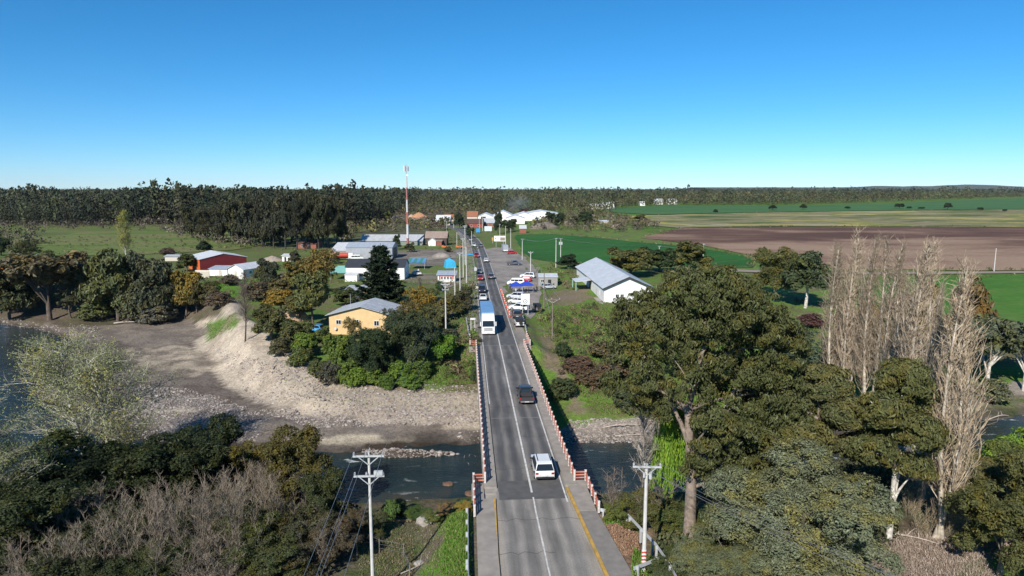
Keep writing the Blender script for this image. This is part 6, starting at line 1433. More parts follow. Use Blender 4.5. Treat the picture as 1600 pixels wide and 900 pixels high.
MB().cyl((0.25, -0.25, hs - 1.0), (0.25, -0.25, hs - 0.55), 0.12, 0.12, 8).cyl((-0.2, -0.25, hs - 0.9), (-0.2, -0.25, hs - 0.55), 0.08, 0.08, 8).build('fuse_gear', STEEL, ps)
for i, u in enumerate(ws): wire('wire leading from the striped pole across the eucalyptus trunk', u, (29 + i * 0.4, 24 - i, 7.6), 1.0, 0.01, 'wires of the striped pole')
wire('lower slack cable from the striped pole across the eucalyptus trunk', (9.7, 45.9, hs - 0.9), (30, 25.5, 6.3), 1.2, 0.013)
PL = []
for px, py, top, lab, arm in [
    (719, 456, 394, 'tallest roadside pole beside the kiosk', 1.5), (724, 434, 372, 'roadside pole second beyond the kiosk', 1.5), (729, 443, 386, 'bare roadside pole nearest the verge grass', 0), (727, 414, 352, 'far roadside pole in line above the kiosk poles', 1.5),
    (737, 384, 361, 'short white pole on the verge before the bend', 0), (714, 383, 363, 'thin pole left of the roadside row', 0), (709, 357, 340, 'pole before the dark village tree', 0), (698, 361, 345, 'pole beside the dirt road verge', 0),
    (749, 361, 341, 'pole before the red-walled house', 0), (754, 361, 337, 'twin pole with crossarm before the red-walled house', 1.6), (711, 462, 418, 'dark thin post beside the kiosk wall', 0), (660, 526, 500, 'small lamp post left of the village verge', 0),
    (555, 304 + 30, 326, 'far post on the scrubland left of the mast', 0), (572, 342, 329, 'grey post on the scrubland behind the sheds', 0), (585, 341, 331, 'second grey post on the scrubland behind the sheds', 0)]:
    if px == 660: continue
    q = T(px, py); t_, w_ = pole('%s' % lab, q[0], q[1], max(3, tall((q[0], q[1], ground(q[0], q[1])), top)), ((0.3, arm),) if arm else (), 0.0, None, 0.17); PL.append(w_)
for a, b in ((0, 1), (1, 3)):
    for u, v_ in zip(PL[a], PL[b]): wire('wire strung along the roadside poles by the kiosk', u, v_, 0.6, 0.015, 'roadside wires by the kiosk')
for u, v_ in zip(wc[:3], PL[0]): wire('wire from the bush-rooted pole to the kiosk poles', u, v_, 0.8, 0.015, 'wires between bush pole and kiosk')
PR = []
for px, py, top, lab, arm, woody in [
    (816, 406, 373, 'concrete pole at the gravel lot corner by the crop field', 1.4, 0), (868.5, 418, 372, 'concrete pole on the crop field edge behind the container shed', 1.2, 0), (829, 428, 393, 'pole with crossarm between gravel lot and crop field', 1.6, 0),
    (863, 531, 466, 'wooden pole with wide crossarm on the green slope', 2.8, 1), (850, 482, 424, 'thin wooden pole beside the gravel lot verge', 0, 1), (798, 388, 357, 'pole right of the small white billboard', 0, 0), (790, 382, 353, 'pole behind the small white billboard', 0, 0), (781, 373, 350, 'pole above the small white billboard', 0.9, 0),
    (1098, 416, 381, 'white concrete pole of the double pole on the field edge', 1.0, 0), (1029.5, 408, 384, 'thin pole among the trees behind the warehouse', 1.0, 0), (1553, 424, 388, 'lone white pole beside the farm track', 0, 0), (840, 455, 418, 'pole in front of the container shed', 0.9, 1), (876, 402, 372, 'pole with transformer drums on the crop field edge', 1.2, 0)]:
    q = T(px, py); h_ = max(3, tall((q[0], q[1], ground(q[0], q[1])), top))
    t_, w_ = pole(lab, q[0], q[1], h_, ((0.3, arm),) if arm else (), 0.6 if px in (816, 868.5, 1098) else 0.0, WOOD if woody else None, 0.17 if not woody else 0.14); PR.append(w_)
    if px == 876:
        for s in (-1, 1): MB().cyl((s * 0.45, 0, h_ - 2.6), (s * 0.45, 0, h_ - 1.5), 0.3, 0.3, 10).build('transformer', STEEL, t_)
q = T(1103, 418)
pole('short grey second post of the double pole on the field edge', q[0], q[1], 4.2, (), 0, WOOD, 0.3)
for a, b in ((0, 1), (1, 9), (9, 8)):
    for u, v_ in zip(PR[a], PR[b]): wire('sagging wire across the green crop field', u, v_, 1.0, 0.022, 'wires over the crop field')
for u, v_ in zip(PR[3][:3], PR[11]): wire('wire from the green slope pole toward the container shed', u, v_, 0.6, 0.014, 'wires over the green slope')
for px, py in [(640, 357), (250, 345.5), (130, 345)]: pass
wf = [T(px, 350)[:2] for px in (-60, 140, 330, 520)]
for i, (a, b) in enumerate(zip(wf[:-1], wf[1:])):
    wire('pale power line spanning before the dark forest', (a[0], a[1], 12.5), (b[0], b[1], 12.5), 1.6, 0.11, 'power line before the forest')
for i, a in enumerate(wf):
    pole('line pole standing at the dark forest edge', a[0], a[1], 13 - ground(a[0], a[1]) + 0.0, (), 0, WOOD, 0.16, False, 'utility_pole', None, 'poles of the forest line')

# ------------------------------------------------------------------ signs
def board(name, label, cat, px, py_foot, pxl, pxr, ytop, ybot, face, legs=2, extra=None, frame=True):
    p = T(px, py_foot); z = ground(p[0], p[1]); p = (p[0], p[1], z)
    W = span(p, pxr - pxl); z1 = tall(p, ytop); z0 = tall(p, ybot)
    t = thing(name, label, cat, p); x0 = span(p, pxl - px)
    MB().box(x0, x0 + W, -0.05, 0.05, z0, z1).build('panel', face, t)
    for i in range(legs):
        x = x0 + W * (0.5 if legs == 1 else 0.18 + 0.64 * i / (legs - 1)); MB().box(x - 0.06, x + 0.06, 0.055, 0.16, -0.3, z1 - 0.1).build('leg', STEEL, t)
    return t, x0, W, z0, z1
SIGNW = paint('sign_white', (0.8, 0.8, 0.79), 0.5, var=0.05)
t, x0, W, z0, z1 = board('billboard', 'white square billboard with a dark ring emblem over the parked cars', 'sign', 820, 491, 814, 827.5, 459, 476, SIGNW)
m = MB(); n = 28; cx_, cz_, r1, r2 = x0 + W * 0.5, z0 + (z1 - z0) * 0.3, W * 0.24, W * 0.185
v = []
for k in range(n): a = 6.283 * k / n; v += [(cx_ + r1 * math.cos(a), -0.056, cz_ + r1 * math.sin(a)), (cx_ + r2 * math.cos(a), -0.056, cz_ + r2 * math.sin(a))]
m.add(v, [(2 * k, (2 * k + 2) % (2 * n), (2 * k + 3) % (2 * n), 2 * k + 1) for k in range(n)]); m.build('ring_emblem', BLACKP, t)
MB().add([(cx_ - r2 * 0.55, -0.056, cz_ - r2 * 0.1), (cx_ + r2 * 0.05, -0.056, cz_ - r2 * 0.45), (cx_ + r2 * 0.6, -0.056, cz_ + r2 * 0.5), (cx_, -0.056, cz_ + r2 * 0.02)], [(0, 1, 2, 3)]).build('emblem_mark', BLACKP, t)
FAINT = paint('faint_print', (0.55, 0.56, 0.58), 0.6)
for i, (a, b, zq) in enumerate(((0.2, 0.42, 0.82), (0.5, 0.8, 0.82), (0.16, 0.5, 0.68), (0.56, 0.86, 0.68))): MB().box(x0 + W * a, x0 + W * b, -0.058, -0.052, z0 + (z1 - z0) * zq, z0 + (z1 - z0) * (zq + 0.04)).build('print_line', FAINT, t)
t, x0, W, z0, z1 = board('billboard', 'wide white billboard with brown picture half beside the road bend', 'sign', 781, 386, 772, 789.5, 368.5, 377, SIGNW)
MB().box(x0 + W * 0.55, x0 + W * 0.97, -0.06, -0.053, z0 + 0.3, z1 - 0.7).build('picture', paint('brown_print', (0.3, 0.22, 0.17), 0.6, var=0.5, scale=1.5), t)
MB().box(x0 + W * 0.1, x0 + W * 0.2, -0.06, -0.053, z0 + 1.0, z0 + 1.5).build('print_mark', paint('red_print', (0.4, 0.1, 0.06), 0.6), t)
t, x0, W, z0, z1 = board('billboard', 'pale blue-white billboard beyond the road bend', 'sign', 763, 363, 757, 768.5, 353.5, 361, paint('sign_pale', (0.62, 0.67, 0.7), 0.5))
for i in range(3): MB().box(x0 + W * 0.15, x0 + W * (0.8 - 0.15 * i), -0.06, -0.053, z0 + (z1 - z0) * (0.3 + 0.22 * i), z0 + (z1 - z0) * (0.36 + 0.22 * i)).build('print_line', FAINT, t)
t, x0, W, z0, z1 = board('kiosk_sign', 'bright blue booth sign standing at the road bend', 'sign', 747, 364, 744, 750, 357, 363, paint('booth_blue', (0.03, 0.28, 0.6), 0.5)); MB().box(x0 + 0.2, x0 + W - 0.2, 0.06, 2.2, z0, z1 - 0.2).build('booth', paint('booth_blue', (0, 0, 0)), t)
t, x0, W, z0, z1 = board('road_sign', 'pale diamond-shaped road sign on the verge before the kiosk', 'sign', 743, 430, 741, 745, 418, 423, STEEL, 1)
t.children[0].rotation_euler = (0, 0, 0)
q = t.children[0]; q.data = MB().add([(0, -0.04, tall(tuple(t.location), 416.5)), (0.55, -0.04, tall(tuple(t.location), 420.3)), (0, -0.04, tall(tuple(t.location), 424)), (-0.55, -0.04, tall(tuple(t.location), 420.3)), (0, 0.0, tall(tuple(t.location), 416.5)), (0.55, 0.0, tall(tuple(t.location), 420.3)), (0, 0.0, tall(tuple(t.location), 424)), (-0.55, 0, tall(tuple(t.location), 420.3))], [(0, 1, 2, 3), (7, 6, 5, 4), (0, 4, 5, 1), (1, 5, 6, 2), (2, 6, 7, 3), (3, 7, 4, 0)]).mesh('panel', paint('sign_back_green', (0.35, 0.42, 0.25), 0.5))
board('road_sign', 'small cream sign board at the kiosk lane mouth', 'sign', 744, 452, 741, 747, 447.5, 451.5, CREAM)
board('yellow_marker', 'yellow marker board left of the wide billboard', 'sign', 770, 380, 768.5, 771, 371, 376, YELLOWP, 1)
# sign frame on the verge, seen from behind
p = T(739, 517); z = ground(p[0], p[1]); t = thing('sign_frame', 'pale two-legged sign frame on the verge at the bridge end', 'sign', (p[0], p[1], z))
h_ = tall((p[0], p[1], z), 497); w_ = span((p[0], p[1], z), 8)
MB().box(-w_ / 2, w_ / 2, -0.25, 0.25, h_ - 0.3, h_).build('panel', WHITEP, t)
for s in (-1, 1): MB().box(s * w_ * 0.38 - 0.06, s * w_ * 0.38 + 0.06, -0.06, 0.06, -0.3, h_ - 0.31).build('leg', POLEC, t)

# ------------------------------------------------------------------ vehicles
WHEEL_ME = {}
def wheel_me(r, w):
    if (r, w) not in WHEEL_ME:
        WHEEL_ME[(r, w)] = (MB().cyl((-w / 2, 0, 0), (w / 2, 0, 0), r, r, 14).mesh('wheel', RUBBER), MB().cyl((-w / 2 - 0.012, 0, 0), (w / 2 + 0.012, 0, 0), r * 0.6, r * 0.6, 10).mesh('rim', CHROME))
    return WHEEL_ME[(r, w)]
def add_wheels(t, tr, ys, r, w):
    a, b = wheel_me(r, w)
    for y in ys:
        for s in (-1, 1):
            o = link('wheel', a, t); o.location = (s * tr, y, r); link('rim', b, o)
def body_mesh(prof, hw, name='body', mat=None, bev=0.05):
    """side profile of (y, z) swept across the width, drawn in toward the roof"""
    n = len(prof); bm = bmesh.new()
    Lv = [bm.verts.new((-hw(z, y), y, z)) for y, z in prof]; Rv = [bm.verts.new((hw(z, y), y, z)) for y, z in prof]
    bm.faces.new(Lv); bm.faces.new(Rv[::-1])
    for i in range(n): bm.faces.new((Lv[i], Rv[i], Rv[(i + 1) % n], Lv[(i + 1) % n]))
    bmesh.ops.recalc_face_normals(bm, faces=bm.faces)
    if bev: bmesh.ops.bevel(bm, geom=bm.edges[:], offset=bev, segments=2, affect='EDGES', profile=0.6)
    bmesh.ops.triangulate(bm, faces=[f for f in bm.faces if len(f.verts) > 4])
    me = bpy.data.meshes.new(name); bm.to_mesh(me); bm.free(); me.materials.append(mat or CARPAINT)
    return me
CARS = {
 'suv': dict(prof=[(-2.2, .32), (-2.28, .7), (-2.18, 1.02), (-1.95, 1.66), (-1.5, 1.74), (0.35, 1.72), (1.08, 1.12), (2.05, .98), (2.25, .7), (2.2, .32)], belt=1.04, roof=1.72, hb=.93, hr=.72, rear=((-2.18, 1.06), (-1.97, 1.62)), front=((1.06, 1.14), (0.4, 1.68)), side=[(-1.95, 1.1), (0.85, 1.1), (0.32, 1.62), (-1.75, 1.6)], wb=1.38, wr=.36),
 'sedan': dict(prof=[(-2.2, .28), (-2.25, .62), (-2.15, .92), (-1.5, .98), (-0.85, 1.42), (0.2, 1.46), (0.95, .98), (2.0, .82), (2.22, .58), (2.18, .28)], belt=.94, roof=1.44, hb=.88, hr=.66, rear=((-1.48, 1.0), (-0.88, 1.39)), front=((0.93, 1.0), (0.25, 1.42)), side=[(-1.3, 1.0), (0.75, 1.0), (0.15, 1.37), (-0.8, 1.35)], wb=1.32, wr=.32),
 'hatch': dict(prof=[(-1.85, .28), (-1.92, .65), (-1.85, .95), (-1.55, 1.42), (-1.0, 1.5), (0.25, 1.48), (0.95, 1.0), (1.75, .86), (1.95, .6), (1.9, .28)], belt=.97, roof=1.48, hb=.85, hr=.66, rear=((-1.84, .99), (-1.58, 1.38)), front=((0.93, 1.02), (0.3, 1.44)), side=[(-1.6, 1.02), (0.75, 1.02), (0.2, 1.4), (-1.4, 1.36)], wb=1.2, wr=.31)}
PLATE = paint('number_plate', (0.65, 0.64, 0.6), 0.5)
def make_car(kind):
    d = CARS[kind]; t = thing('car', 'car', 'car')
    def hw(z, y=0):
        k = min(1, max(0, (z - d['belt']) / (d['roof'] - d['belt']))); e = 0.06 * max(0, abs(y) - 1.7)
        return d['hb'] + (d['hr'] - d['hb']) * k - e
    o = link('body', body_mesh(d['prof'], hw), t)
    for nm, (a, b) in (('rear_window', d['rear']), ('windscreen', d['front'])):
        dy, dz = b[0] - a[0], b[1] - a[1]; L_ = math.hypot(dy, dz); ny, nz = (-dz / L_, dy / L_)
        if nm == 'windscreen': ny, nz = abs(ny), abs(nz)
        else: ny, nz = -abs(ny), abs(nz)
        pts = [(s * (hw(z) - 0.1), y + ny * 0.025, z + nz * 0.025) for (y, z), s in ((a, -1), (a, 1), (b, 1), (b, -1))]
        pin = [(x, y - ny * 0.05, z - nz * 0.05) for x, y, z in pts]
        MB().add(pts + pin, [(0, 1, 2, 3), (7, 6, 5, 4), (0, 4, 5, 1), (1, 5, 6, 2), (2, 6, 7, 3), (3, 7, 4, 0)]).build(nm, GLASS, t)
    (y0, z0), (y1, _), (y2, z2), (y3, z3) = d['side']; ym = (y0 + y1) / 2 - 0.1
    for s in (-1, 1):
        for q in ([(y0, z0), (ym - 0.05, z0), (ym - 0.05, z2), (y3, z3)], [(ym + 0.05, z0), (y1, z0), (y2, z2), (ym + 0.05, z2)]):
            a = [(s * (hw(z) + 0.02), y, z) for y, z in q]; b = [(s * (hw(z) - 0.03), y, z) for y, z in q]
            MB().add(a + b, [(0, 1, 2, 3), (7, 6, 5, 4), (0, 4, 5, 1), (1, 5, 6, 2), (2, 6, 7, 3), (3, 7, 4, 0)]).build('side_window', GLASS, t)
        yr, yf = d['prof'][1][0], d['prof'][-2][0]
        MB().box(s * (d['hb'] - 0.2) - 0.13, s * (d['hb'] - 0.2) + 0.13, yr - 0.0, yr + 0.12, 0.72, 0.9).build('tail_light', TAILRED, t)
        MB().box(s * (d['hb'] - 0.24) - 0.16, s * (d['hb'] - 0.24) + 0.16, yf - 0.16, yf - 0.0, 0.62, 0.76).build('headlight', LAMPW, t)
        MB().box(s * (d['hb'] + 0.1) - 0.1, s * (d['hb'] + 0.1) + 0.1, d['side'][1][0] - 0.2, d['side'][1][0] - 0.08, d['belt'] + 0.04, d['belt'] + 0.17).build('mirror', BLACKP, t)
    MB().box(-d['hb'] + 0.1, d['hb'] - 0.1, yr - 0.04, yr + 0.12, 0.36, 0.5).build('rear_bumper', BLACKP, t)
    MB().box(-d['hb'] + 0.1, d['hb'] - 0.1, yf - 0.12, yf + 0.04, 0.34, 0.5).build('front_bumper', BLACKP, t)
    MB().box(-0.26, 0.26, yr - 0.055, yr - 0.042, 0.56, 0.68).build('number_plate', PLATE, t)
    if kind == 'suv':
        for s in (-1, 1): MB().bar((s * 0.6, -1.5, 1.81), (s * 0.6, 0.2, 1.79), 0.05).build('roof_rail', BLACKP, t)
    add_wheels(t, d['hb'] - 0.1, (-d['wb'], d['wb']), d['wr'], 0.22)
    return t
def make_pickup():
    t = thing('pickup_truck', 'pickup', 'pickup'); hb = .92
    def hw(z, y=0):
        k = min(1, max(0, (z - 1.06) / 0.66)); return hb - 0.2 * k
    link('body', body_mesh([(-0.55, .38), (-0.55, 1.08), (-0.45, 1.68), (-0.2, 1.74), (0.8, 1.72), (1.45, 1.12), (2.35, 1.0), (2.6, .75), (2.55, .38)], hw), t)
    bed = MB().box(-hb, -hb + 0.09, -2.6, -0.58, .5, 1.06).box(hb - 0.09, hb, -2.6, -0.58, .5, 1.06).box(-hb + 0.09, hb - 0.09, -2.6, -0.58, .42, .56).box(-hb + 0.09, hb - 0.09, -0.66, -0.58, .56, 1.06)
    b = bed.build('cargo_bed', CARPAINT, t)
    MB().box(-hb + 0.1, hb - 0.1, -2.5, -0.7, .562, .6).build('bed_liner', BLACKP, b)
    MB().box(-hb + 0.09, hb - 0.09, -2.6, -2.53, .562, 1.04).build('tailgate', CARPAINT, t)
    MB().box(-0.8, 0.8, -2.74, -2.61, .45, .58).build('rear_bumper', CHROME, t)
    MB().box(-0.26, 0.26, -2.755, -2.742, .47, .57).build('number_plate', PLATE, t)
    MB().add([(-0.62, -0.585, 1.14), (0.62, -0.585, 1.14), (0.58, -0.5, 1.62), (-0.58, -0.5, 1.62), (-0.62, -0.54, 1.14), (0.62, -0.54, 1.14), (0.58, -0.455, 1.62), (-0.58, -0.455, 1.62)], [(0, 1, 2, 3), (7, 6, 5, 4), (0, 4, 5, 1), (1, 5, 6, 2), (2, 6, 7, 3), (3, 7, 4, 0)]).build('rear_window', GLASS, t)
    MB().add([(-0.8, 1.46, 1.16), (0.8, 1.46, 1.16), (0.66, 0.87, 1.7), (-0.66, 0.87, 1.7), (-0.8, 1.4, 1.13), (0.8, 1.4, 1.13), (0.66, 0.8, 1.67), (-0.66, 0.8, 1.67)], [(0, 1, 2, 3), (7, 6, 5, 4), (0, 4, 5, 1), (1, 5, 6, 2), (2, 6, 7, 3), (3, 7, 4, 0)]).build('windscreen', GLASS, t)
    m = MB()
    for s in (-1, 1):
        m.bar((s * 0.72, -0.72, 1.06), (s * 0.72, -0.8, 1.78), 0.07); MB().box(s * 0.82 - 0.08, s * 0.82 + 0.08, -2.63, -2.6, .72, 1.0).build('tail_light', TAILRED, t)
        MB().box(s * 0.7 - 0.16, s * 0.7 + 0.16, 2.5, 2.63, .72, .86).build('headlight', LAMPW, t)
        q = [(-0.4, 1.16), (1.2, 1.16), (0.72, 1.62), (-0.35, 1.62)]
        a = [(s * (hw(z) + 0.015), y, z) for y, z in q]; b_ = [(s * (hw(z) - 0.03), y, z) for y, z in q]
        MB().add(a + b_, [(0, 1, 2, 3), (7, 6, 5, 4), (0, 4, 5, 1), (1, 5, 6, 2), (2, 6, 7, 3), (3, 7, 4, 0)]).build('side_window', GLASS, t)
        MB().box(s * 1.02 - 0.11, s * 1.02 + 0.11, 1.1, 1.22, 1.1, 1.3).build('mirror', BLACKP, t)
    m.bar((-0.72, -0.8, 1.78), (0.72, -0.8, 1.78), 0.07); m.build('roll_bar', BLACKP, t)
    add_wheels(t, .82, (-1.62, 1.6), .37, .25)
    return t
def make_van():
    t = thing('van', 'van', 'van'); hb = .95
    hw = lambda z, y=0: hb - 0.12 * min(1, max(0, (z - 1.1) / 1.0))
    link('body', body_mesh([(-2.4, .35), (-2.45, 1.1), (-2.3, 2.0), (-2.1, 2.1), (1.1, 2.05), (1.85, 1.15), (2.35, 1.0), (2.45, .6), (2.4, .35)], hw), t)
    MB().add([(-0.82, 1.86, 1.2), (0.82, 1.86, 1.2), (0.74, 1.2, 2.0), (-0.74, 1.2, 2.0), (-0.82, 1.8, 1.18), (0.82, 1.8, 1.18), (0.74, 1.14, 1.97), (-0.74, 1.14, 1.97)], [(0, 1, 2, 3), (7, 6, 5, 4), (0, 4, 5, 1), (1, 5, 6, 2), (2, 6, 7, 3), (3, 7, 4, 0)]).build('windscreen', GLASS, t)
    for s in (-1, 1):
        for y0, y1 in ((-2.0, -0.9), (-0.8, 0.3), (0.4, 1.35)): MB().box(s * 0.885 - 0.03, s * 0.885 + 0.03, y0, y1, 1.25, 1.72).build('side_window', GLASS, t)
        MB().box(s * 0.7 - 0.15, s * 0.7 + 0.15, 2.36, 2.47, .75, .92).build('headlight', LAMPW, t); MB().box(s * 0.8 - 0.07, s * 0.8 + 0.07, -2.47, -2.4, .8, 1.2).build('tail_light', TAILRED, t)
    MB().box(-0.7, 0.7, -2.44, -2.36, 1.3, 1.8).build('rear_window', GLASS, t)
    add_wheels(t, .85, (-1.5, 1.5), .34, .22)
    return t
def make_jeep():
    t = thing('jeep', 'jeep', 'jeep'); hb = .82
    hw = lambda z, y=0: hb - 0.06 * min(1, max(0, (z - 1.05) / .7))
    link('body', body_mesh([(-1.75, .45), (-1.78, 1.08), (0.62, 1.08), (1.75, 1.0), (1.82, .6), (1.75, .45)], hw), t)
    MB().box(-.76, .76, -1.7, 0.5, 1.13, 1.82).build('soft_top', BLACKP, t)
    MB().box(-.7, .7, 0.505, 0.56, 1.15, 1.72).build('windscreen', GLASS, t)
    MB().cyl((0.15, -1.8, .95), (0.15, -2.0, .95), .36, .36, 14).build('spare_wheel', RUBBER, t)
    for s in (-1, 1): MB().box(s * 0.62 - 0.1, s * 0.62 + 0.1, 1.78, 1.86, .75, .92).build('headlight', LAMPW, t); MB().box(s * .72 - .06, s * .72 + .06, -1.82, -1.76, .75, .95).build('tail_light', TAILRED, t); MB().box(s * .78 - .02, s * .78 + .02, -1.5, .3, 1.2, 1.7).build('side_window', GLASS, t)
    add_wheels(t, .74, (-1.15, 1.2), .38, .25)
    return t
MK = {'suv': lambda: make_car('suv'), 'sedan': lambda: make_car('sedan'), 'hatch': lambda: make_car('hatch'), 'pickup': make_pickup, 'van': make_van, 'jeep': make_jeep}
CATN = {'suv': ('car', 'car'), 'sedan': ('car', 'car'), 'hatch': ('car', 'car'), 'pickup': ('pickup_truck', 'pickup'), 'van': ('van', 'van'), 'jeep': ('jeep', 'jeep')}
FIRST = {}
def vehicle(kind, label, loc, rz, col, group=None):
    if kind not in FIRST: t = FIRST[kind] = MK[kind]()
    else: t = copy_tree(FIRST[kind]); t.name = CATN[kind][0]
    t.location = loc; t.rotation_euler = (0, 0, rz); tag(t, label, CATN[kind][1], group)
    for c in t.children:
        if c.name.split('.')[0] in ('body', 'cargo_bed', 'tailgate'): c.color = (*col, 1)
    return t
def on_road(kind, label, y, lane, away, col):
    c, d, n = road_frame(y); rz = math.atan2(d[1], d[0]) - math.pi / 2 + (0 if away else math.pi)
    return vehicle(kind, label, rp(y, lane, 0.01), rz, col, 'vehicles driving on the road')
WH, BK, RD, SV, GY, NV = (0.72, 0.72, 0.7), (0.018, 0.018, 0.022), (0.38, 0.02, 0.025), (0.35, 0.35, 0.36), (0.1, 0.1, 0.11), (0.02, 0.025, 0.05)
on_road('suv', 'white family car with roof rails driving away at the near bridge end', 62.6, 1.42, True, WH)
on_road('pickup', 'dark pickup truck with open cargo bed halfway across the bridge', 85.6, 1.75, True, (0.045, 0.042, 0.045))
on_road('sedan', 'white saloon following right behind the lorry', 166, -1.75, False, WH)
on_road('suv', 'dark navy car second behind the lorry', 179, -1.7, False, NV)
on_road('hatch', 'bright red car third behind the lorry', 203, -1.7, False, RD)
on_road('sedan', 'dark silver car behind the bright red one', 219, -1.7, False, (0.12, 0.13, 0.15))
on_road('suv', 'red car further up the queue of oncoming traffic', 272, -1.7, False, (0.3, 0.015, 0.03))
on_road('suv', 'white car coming out of the road bend', 322, -1.7, False, WH)
on_road('sedan', 'silver car deep in the road bend', 358, -1.7, False, SV)
on_road('suv', 'grey car driving away opposite the bright red one', 206, 1.6, True, GY)
on_road('hatch', 'white car driving away past the gravel lot', 254, 1.6, True, WH)
on_road('sedan', 'dark car driving away into the bend', 320, 1.6, True, GY)
def park(kind, label, px, py, rz, col, group='parked vehicles beside the road'):
    p = T(px, py); return vehicle(kind, label, (p[0], p[1], ground(p[0], p[1]) + 0.07), rz, col, group)
park('suv', 'dark grey car parked at the end of the cone line', 807, 496, R(4), (0.07, 0.066, 0.06))
park('jeep', 'white jeep with black top parked nearest the bridge end', 811, 510, R(6), WH)
park('suv', 'white off-roader parked below the ring emblem billboard', 811, 485, R(68), WH)
park('hatch', 'white car parked second in the row behind the billboard', 807, 474.5, R(72), WH)
park('suv', 'silver white car parked third in the row beside the gazebos', 806, 467, R(70), (0.55, 0.56, 0.58))
park('jeep', 'black jeep standing alone right of the billboard', 838.5, 486.5, R(10), (0.2, 0.2, 0.2))
park('van', 'white van parked behind the blue gazebos', 806, 446, R(85), WH)
park('hatch', 'bright red car parked beyond the gazebos', 820, 440, R(80), (0.5, 0.02, 0.03))
park('suv', 'white car parked behind the bright red one at the gazebos', 824, 434.5, R(82), WH)
park('pickup', 'dark grey pickup parked sideways on the gravel lot', 803, 414.5, R(-86), (0.09, 0.09, 0.1))
park('hatch', 'small red car at the far end of the gravel lot', 800, 397, R(-70), (0.4, 0.03, 0.03))
park('hatch', 'pale grey car parked against the container shed', 857, 451.5, R(-75), (0.45, 0.47, 0.5))
park('hatch', 'blue car half hidden in bushes left of the yellow house', 490, 519, R(80), (0.05, 0.25, 0.5))
park('sedan', 'white car parked under the striped canopy shade', 651, 430, R(30), WH)
park('van', 'white van parked beside the red tank truck', 558, 406.5, R(-80), WH)

# articulated lorry
c, d, n = road_frame(132)
lo = thing('lorry', 'white articulated lorry with blue container trailer entering the bridge', 'lorry', rp(125.0, -1.75, 0.01), math.atan2(d[1], d[0]) - math.pi / 2, 'vehicles driving on the road')
LW = paint('lorry_white', (0.76, 0.76, 0.75), 0.35, var=0.05); LBLUE = tin('container_blue', (0.16, 0.33, 0.55), 0.5, amount=0.1, scale=5)
def box_bev(x0, x1, y0, y1, z0, z1, mat, name, parent, bev=0.06):
    me = MB().box(x0, x1, y0, y1, z0, z1).mesh(name, mat); bm = bmesh.new(); bm.from_mesh(me); bmesh.ops.bevel(bm, geom=bm.edges[:], offset=bev, segments=2, affect='EDGES'); bm.to_mesh(me); bm.free(); return link(name, me, parent)
link('cab', body_mesh([(0, .35), (0, 1.5), (0.22, 2.75), (0.45, 2.95), (1.25, 3.75), (2.3, 3.8), (2.3, .6), (1.6, .6), (1.5, .35)], lambda z, y=0: 1.22 - 0.05 * max(0, z - 2.6), mat=LW, bev=0.07), lo)
MB().add([(-1.08, -0.02, 1.62), (1.08, -0.02, 1.62), (1.02, 0.19, 2.68), (-1.02, 0.19, 2.68), (-1.08, 0.06, 1.62), (1.08, 0.06, 1.62), (1.02, 0.27, 2.68), (-1.02, 0.27, 2.68)], [(0, 1, 2, 3), (7, 6, 5, 4), (0, 4, 5, 1), (1, 5, 6, 2), (2, 6, 7, 3), (3, 7, 4, 0)]).build('windscreen', GLASS, lo)
g_ = MB().box(-0.75, 0.75, -0.05, 0.02, .85, 1.35).build('grille', BLACKP, lo)
for i in range(4): MB().box(-0.72, 0.72, -0.075, -0.052, .9 + i * 0.11, .95 + i * 0.11).build('grille_slat', LW, g_)
for s in (-1, 1):
    MB().box(s * 0.92 - .2, s * 0.92 + .2, -0.06, 0.05, .55, .78).build('headlight', LAMPW, lo)
    MB().box(s * 1.42 - .1, s * 1.42 + .1, 0.2, 0.35, 1.7, 2.5).build('mirror', WHITEP, lo)
    MB().box(s * 1.215 - .02, s * 1.215 + .02, 0.45, 1.2, 1.7, 2.5).build('side_window', GLASS, lo)
MB().box(-1.2, 1.2, -0.1, 0.1, .3, .54).build('bumper', LW, lo); MB().box(-0.3, 0.3, -0.115, -0.102, .36, .48).build('number_plate', PLATE, lo)
MB().box(-0.5, 0.5, 1.3, 15.3, .75, 1.05).build('chassis', BLACKP, lo)
tr = box_bev(-1.24, 1.24, 2.5, 15.5, 1.1, 3.95, LBLUE, 'container', lo, 0.04)
for i in range(14): MB().box(-1.2, 1.2, 2.9 + i * 0.9, 2.98 + i * 0.9, 3.952, 3.985).build('roof_rib', LBLUE, tr)
add_wheels(lo, 1.0, (1.0, 4.0, 11.2, 12.5, 13.8), .5, .4)
# red tank truck
p = T(534, 406.5); tk = thing('tank_truck', 'red tank truck parked at the corner of the machine shed', 'truck', (p[0], p[1], ground(p[0], p[1])), R(-82))
MB().cyl((0, -3.2, 1.9), (0, 2.4, 1.9), 0.95, 0.95, 16).build('tank', REDP, tk); box_bev(-1.1, 1.1, 2.6, 4.4, .6, 2.7, WHITEP, 'cab', tk); MB().box(-0.95, 0.95, 4.38, 4.45, 1.7, 2.4).build('windscreen', GLASS, tk); MB().box(-0.45, 0.45, -3.2, 3, .7, .95).build('chassis', BLACKP, tk); add_wheels(tk, .95, (-2.4, -1.2, 3.4), .48, .35)
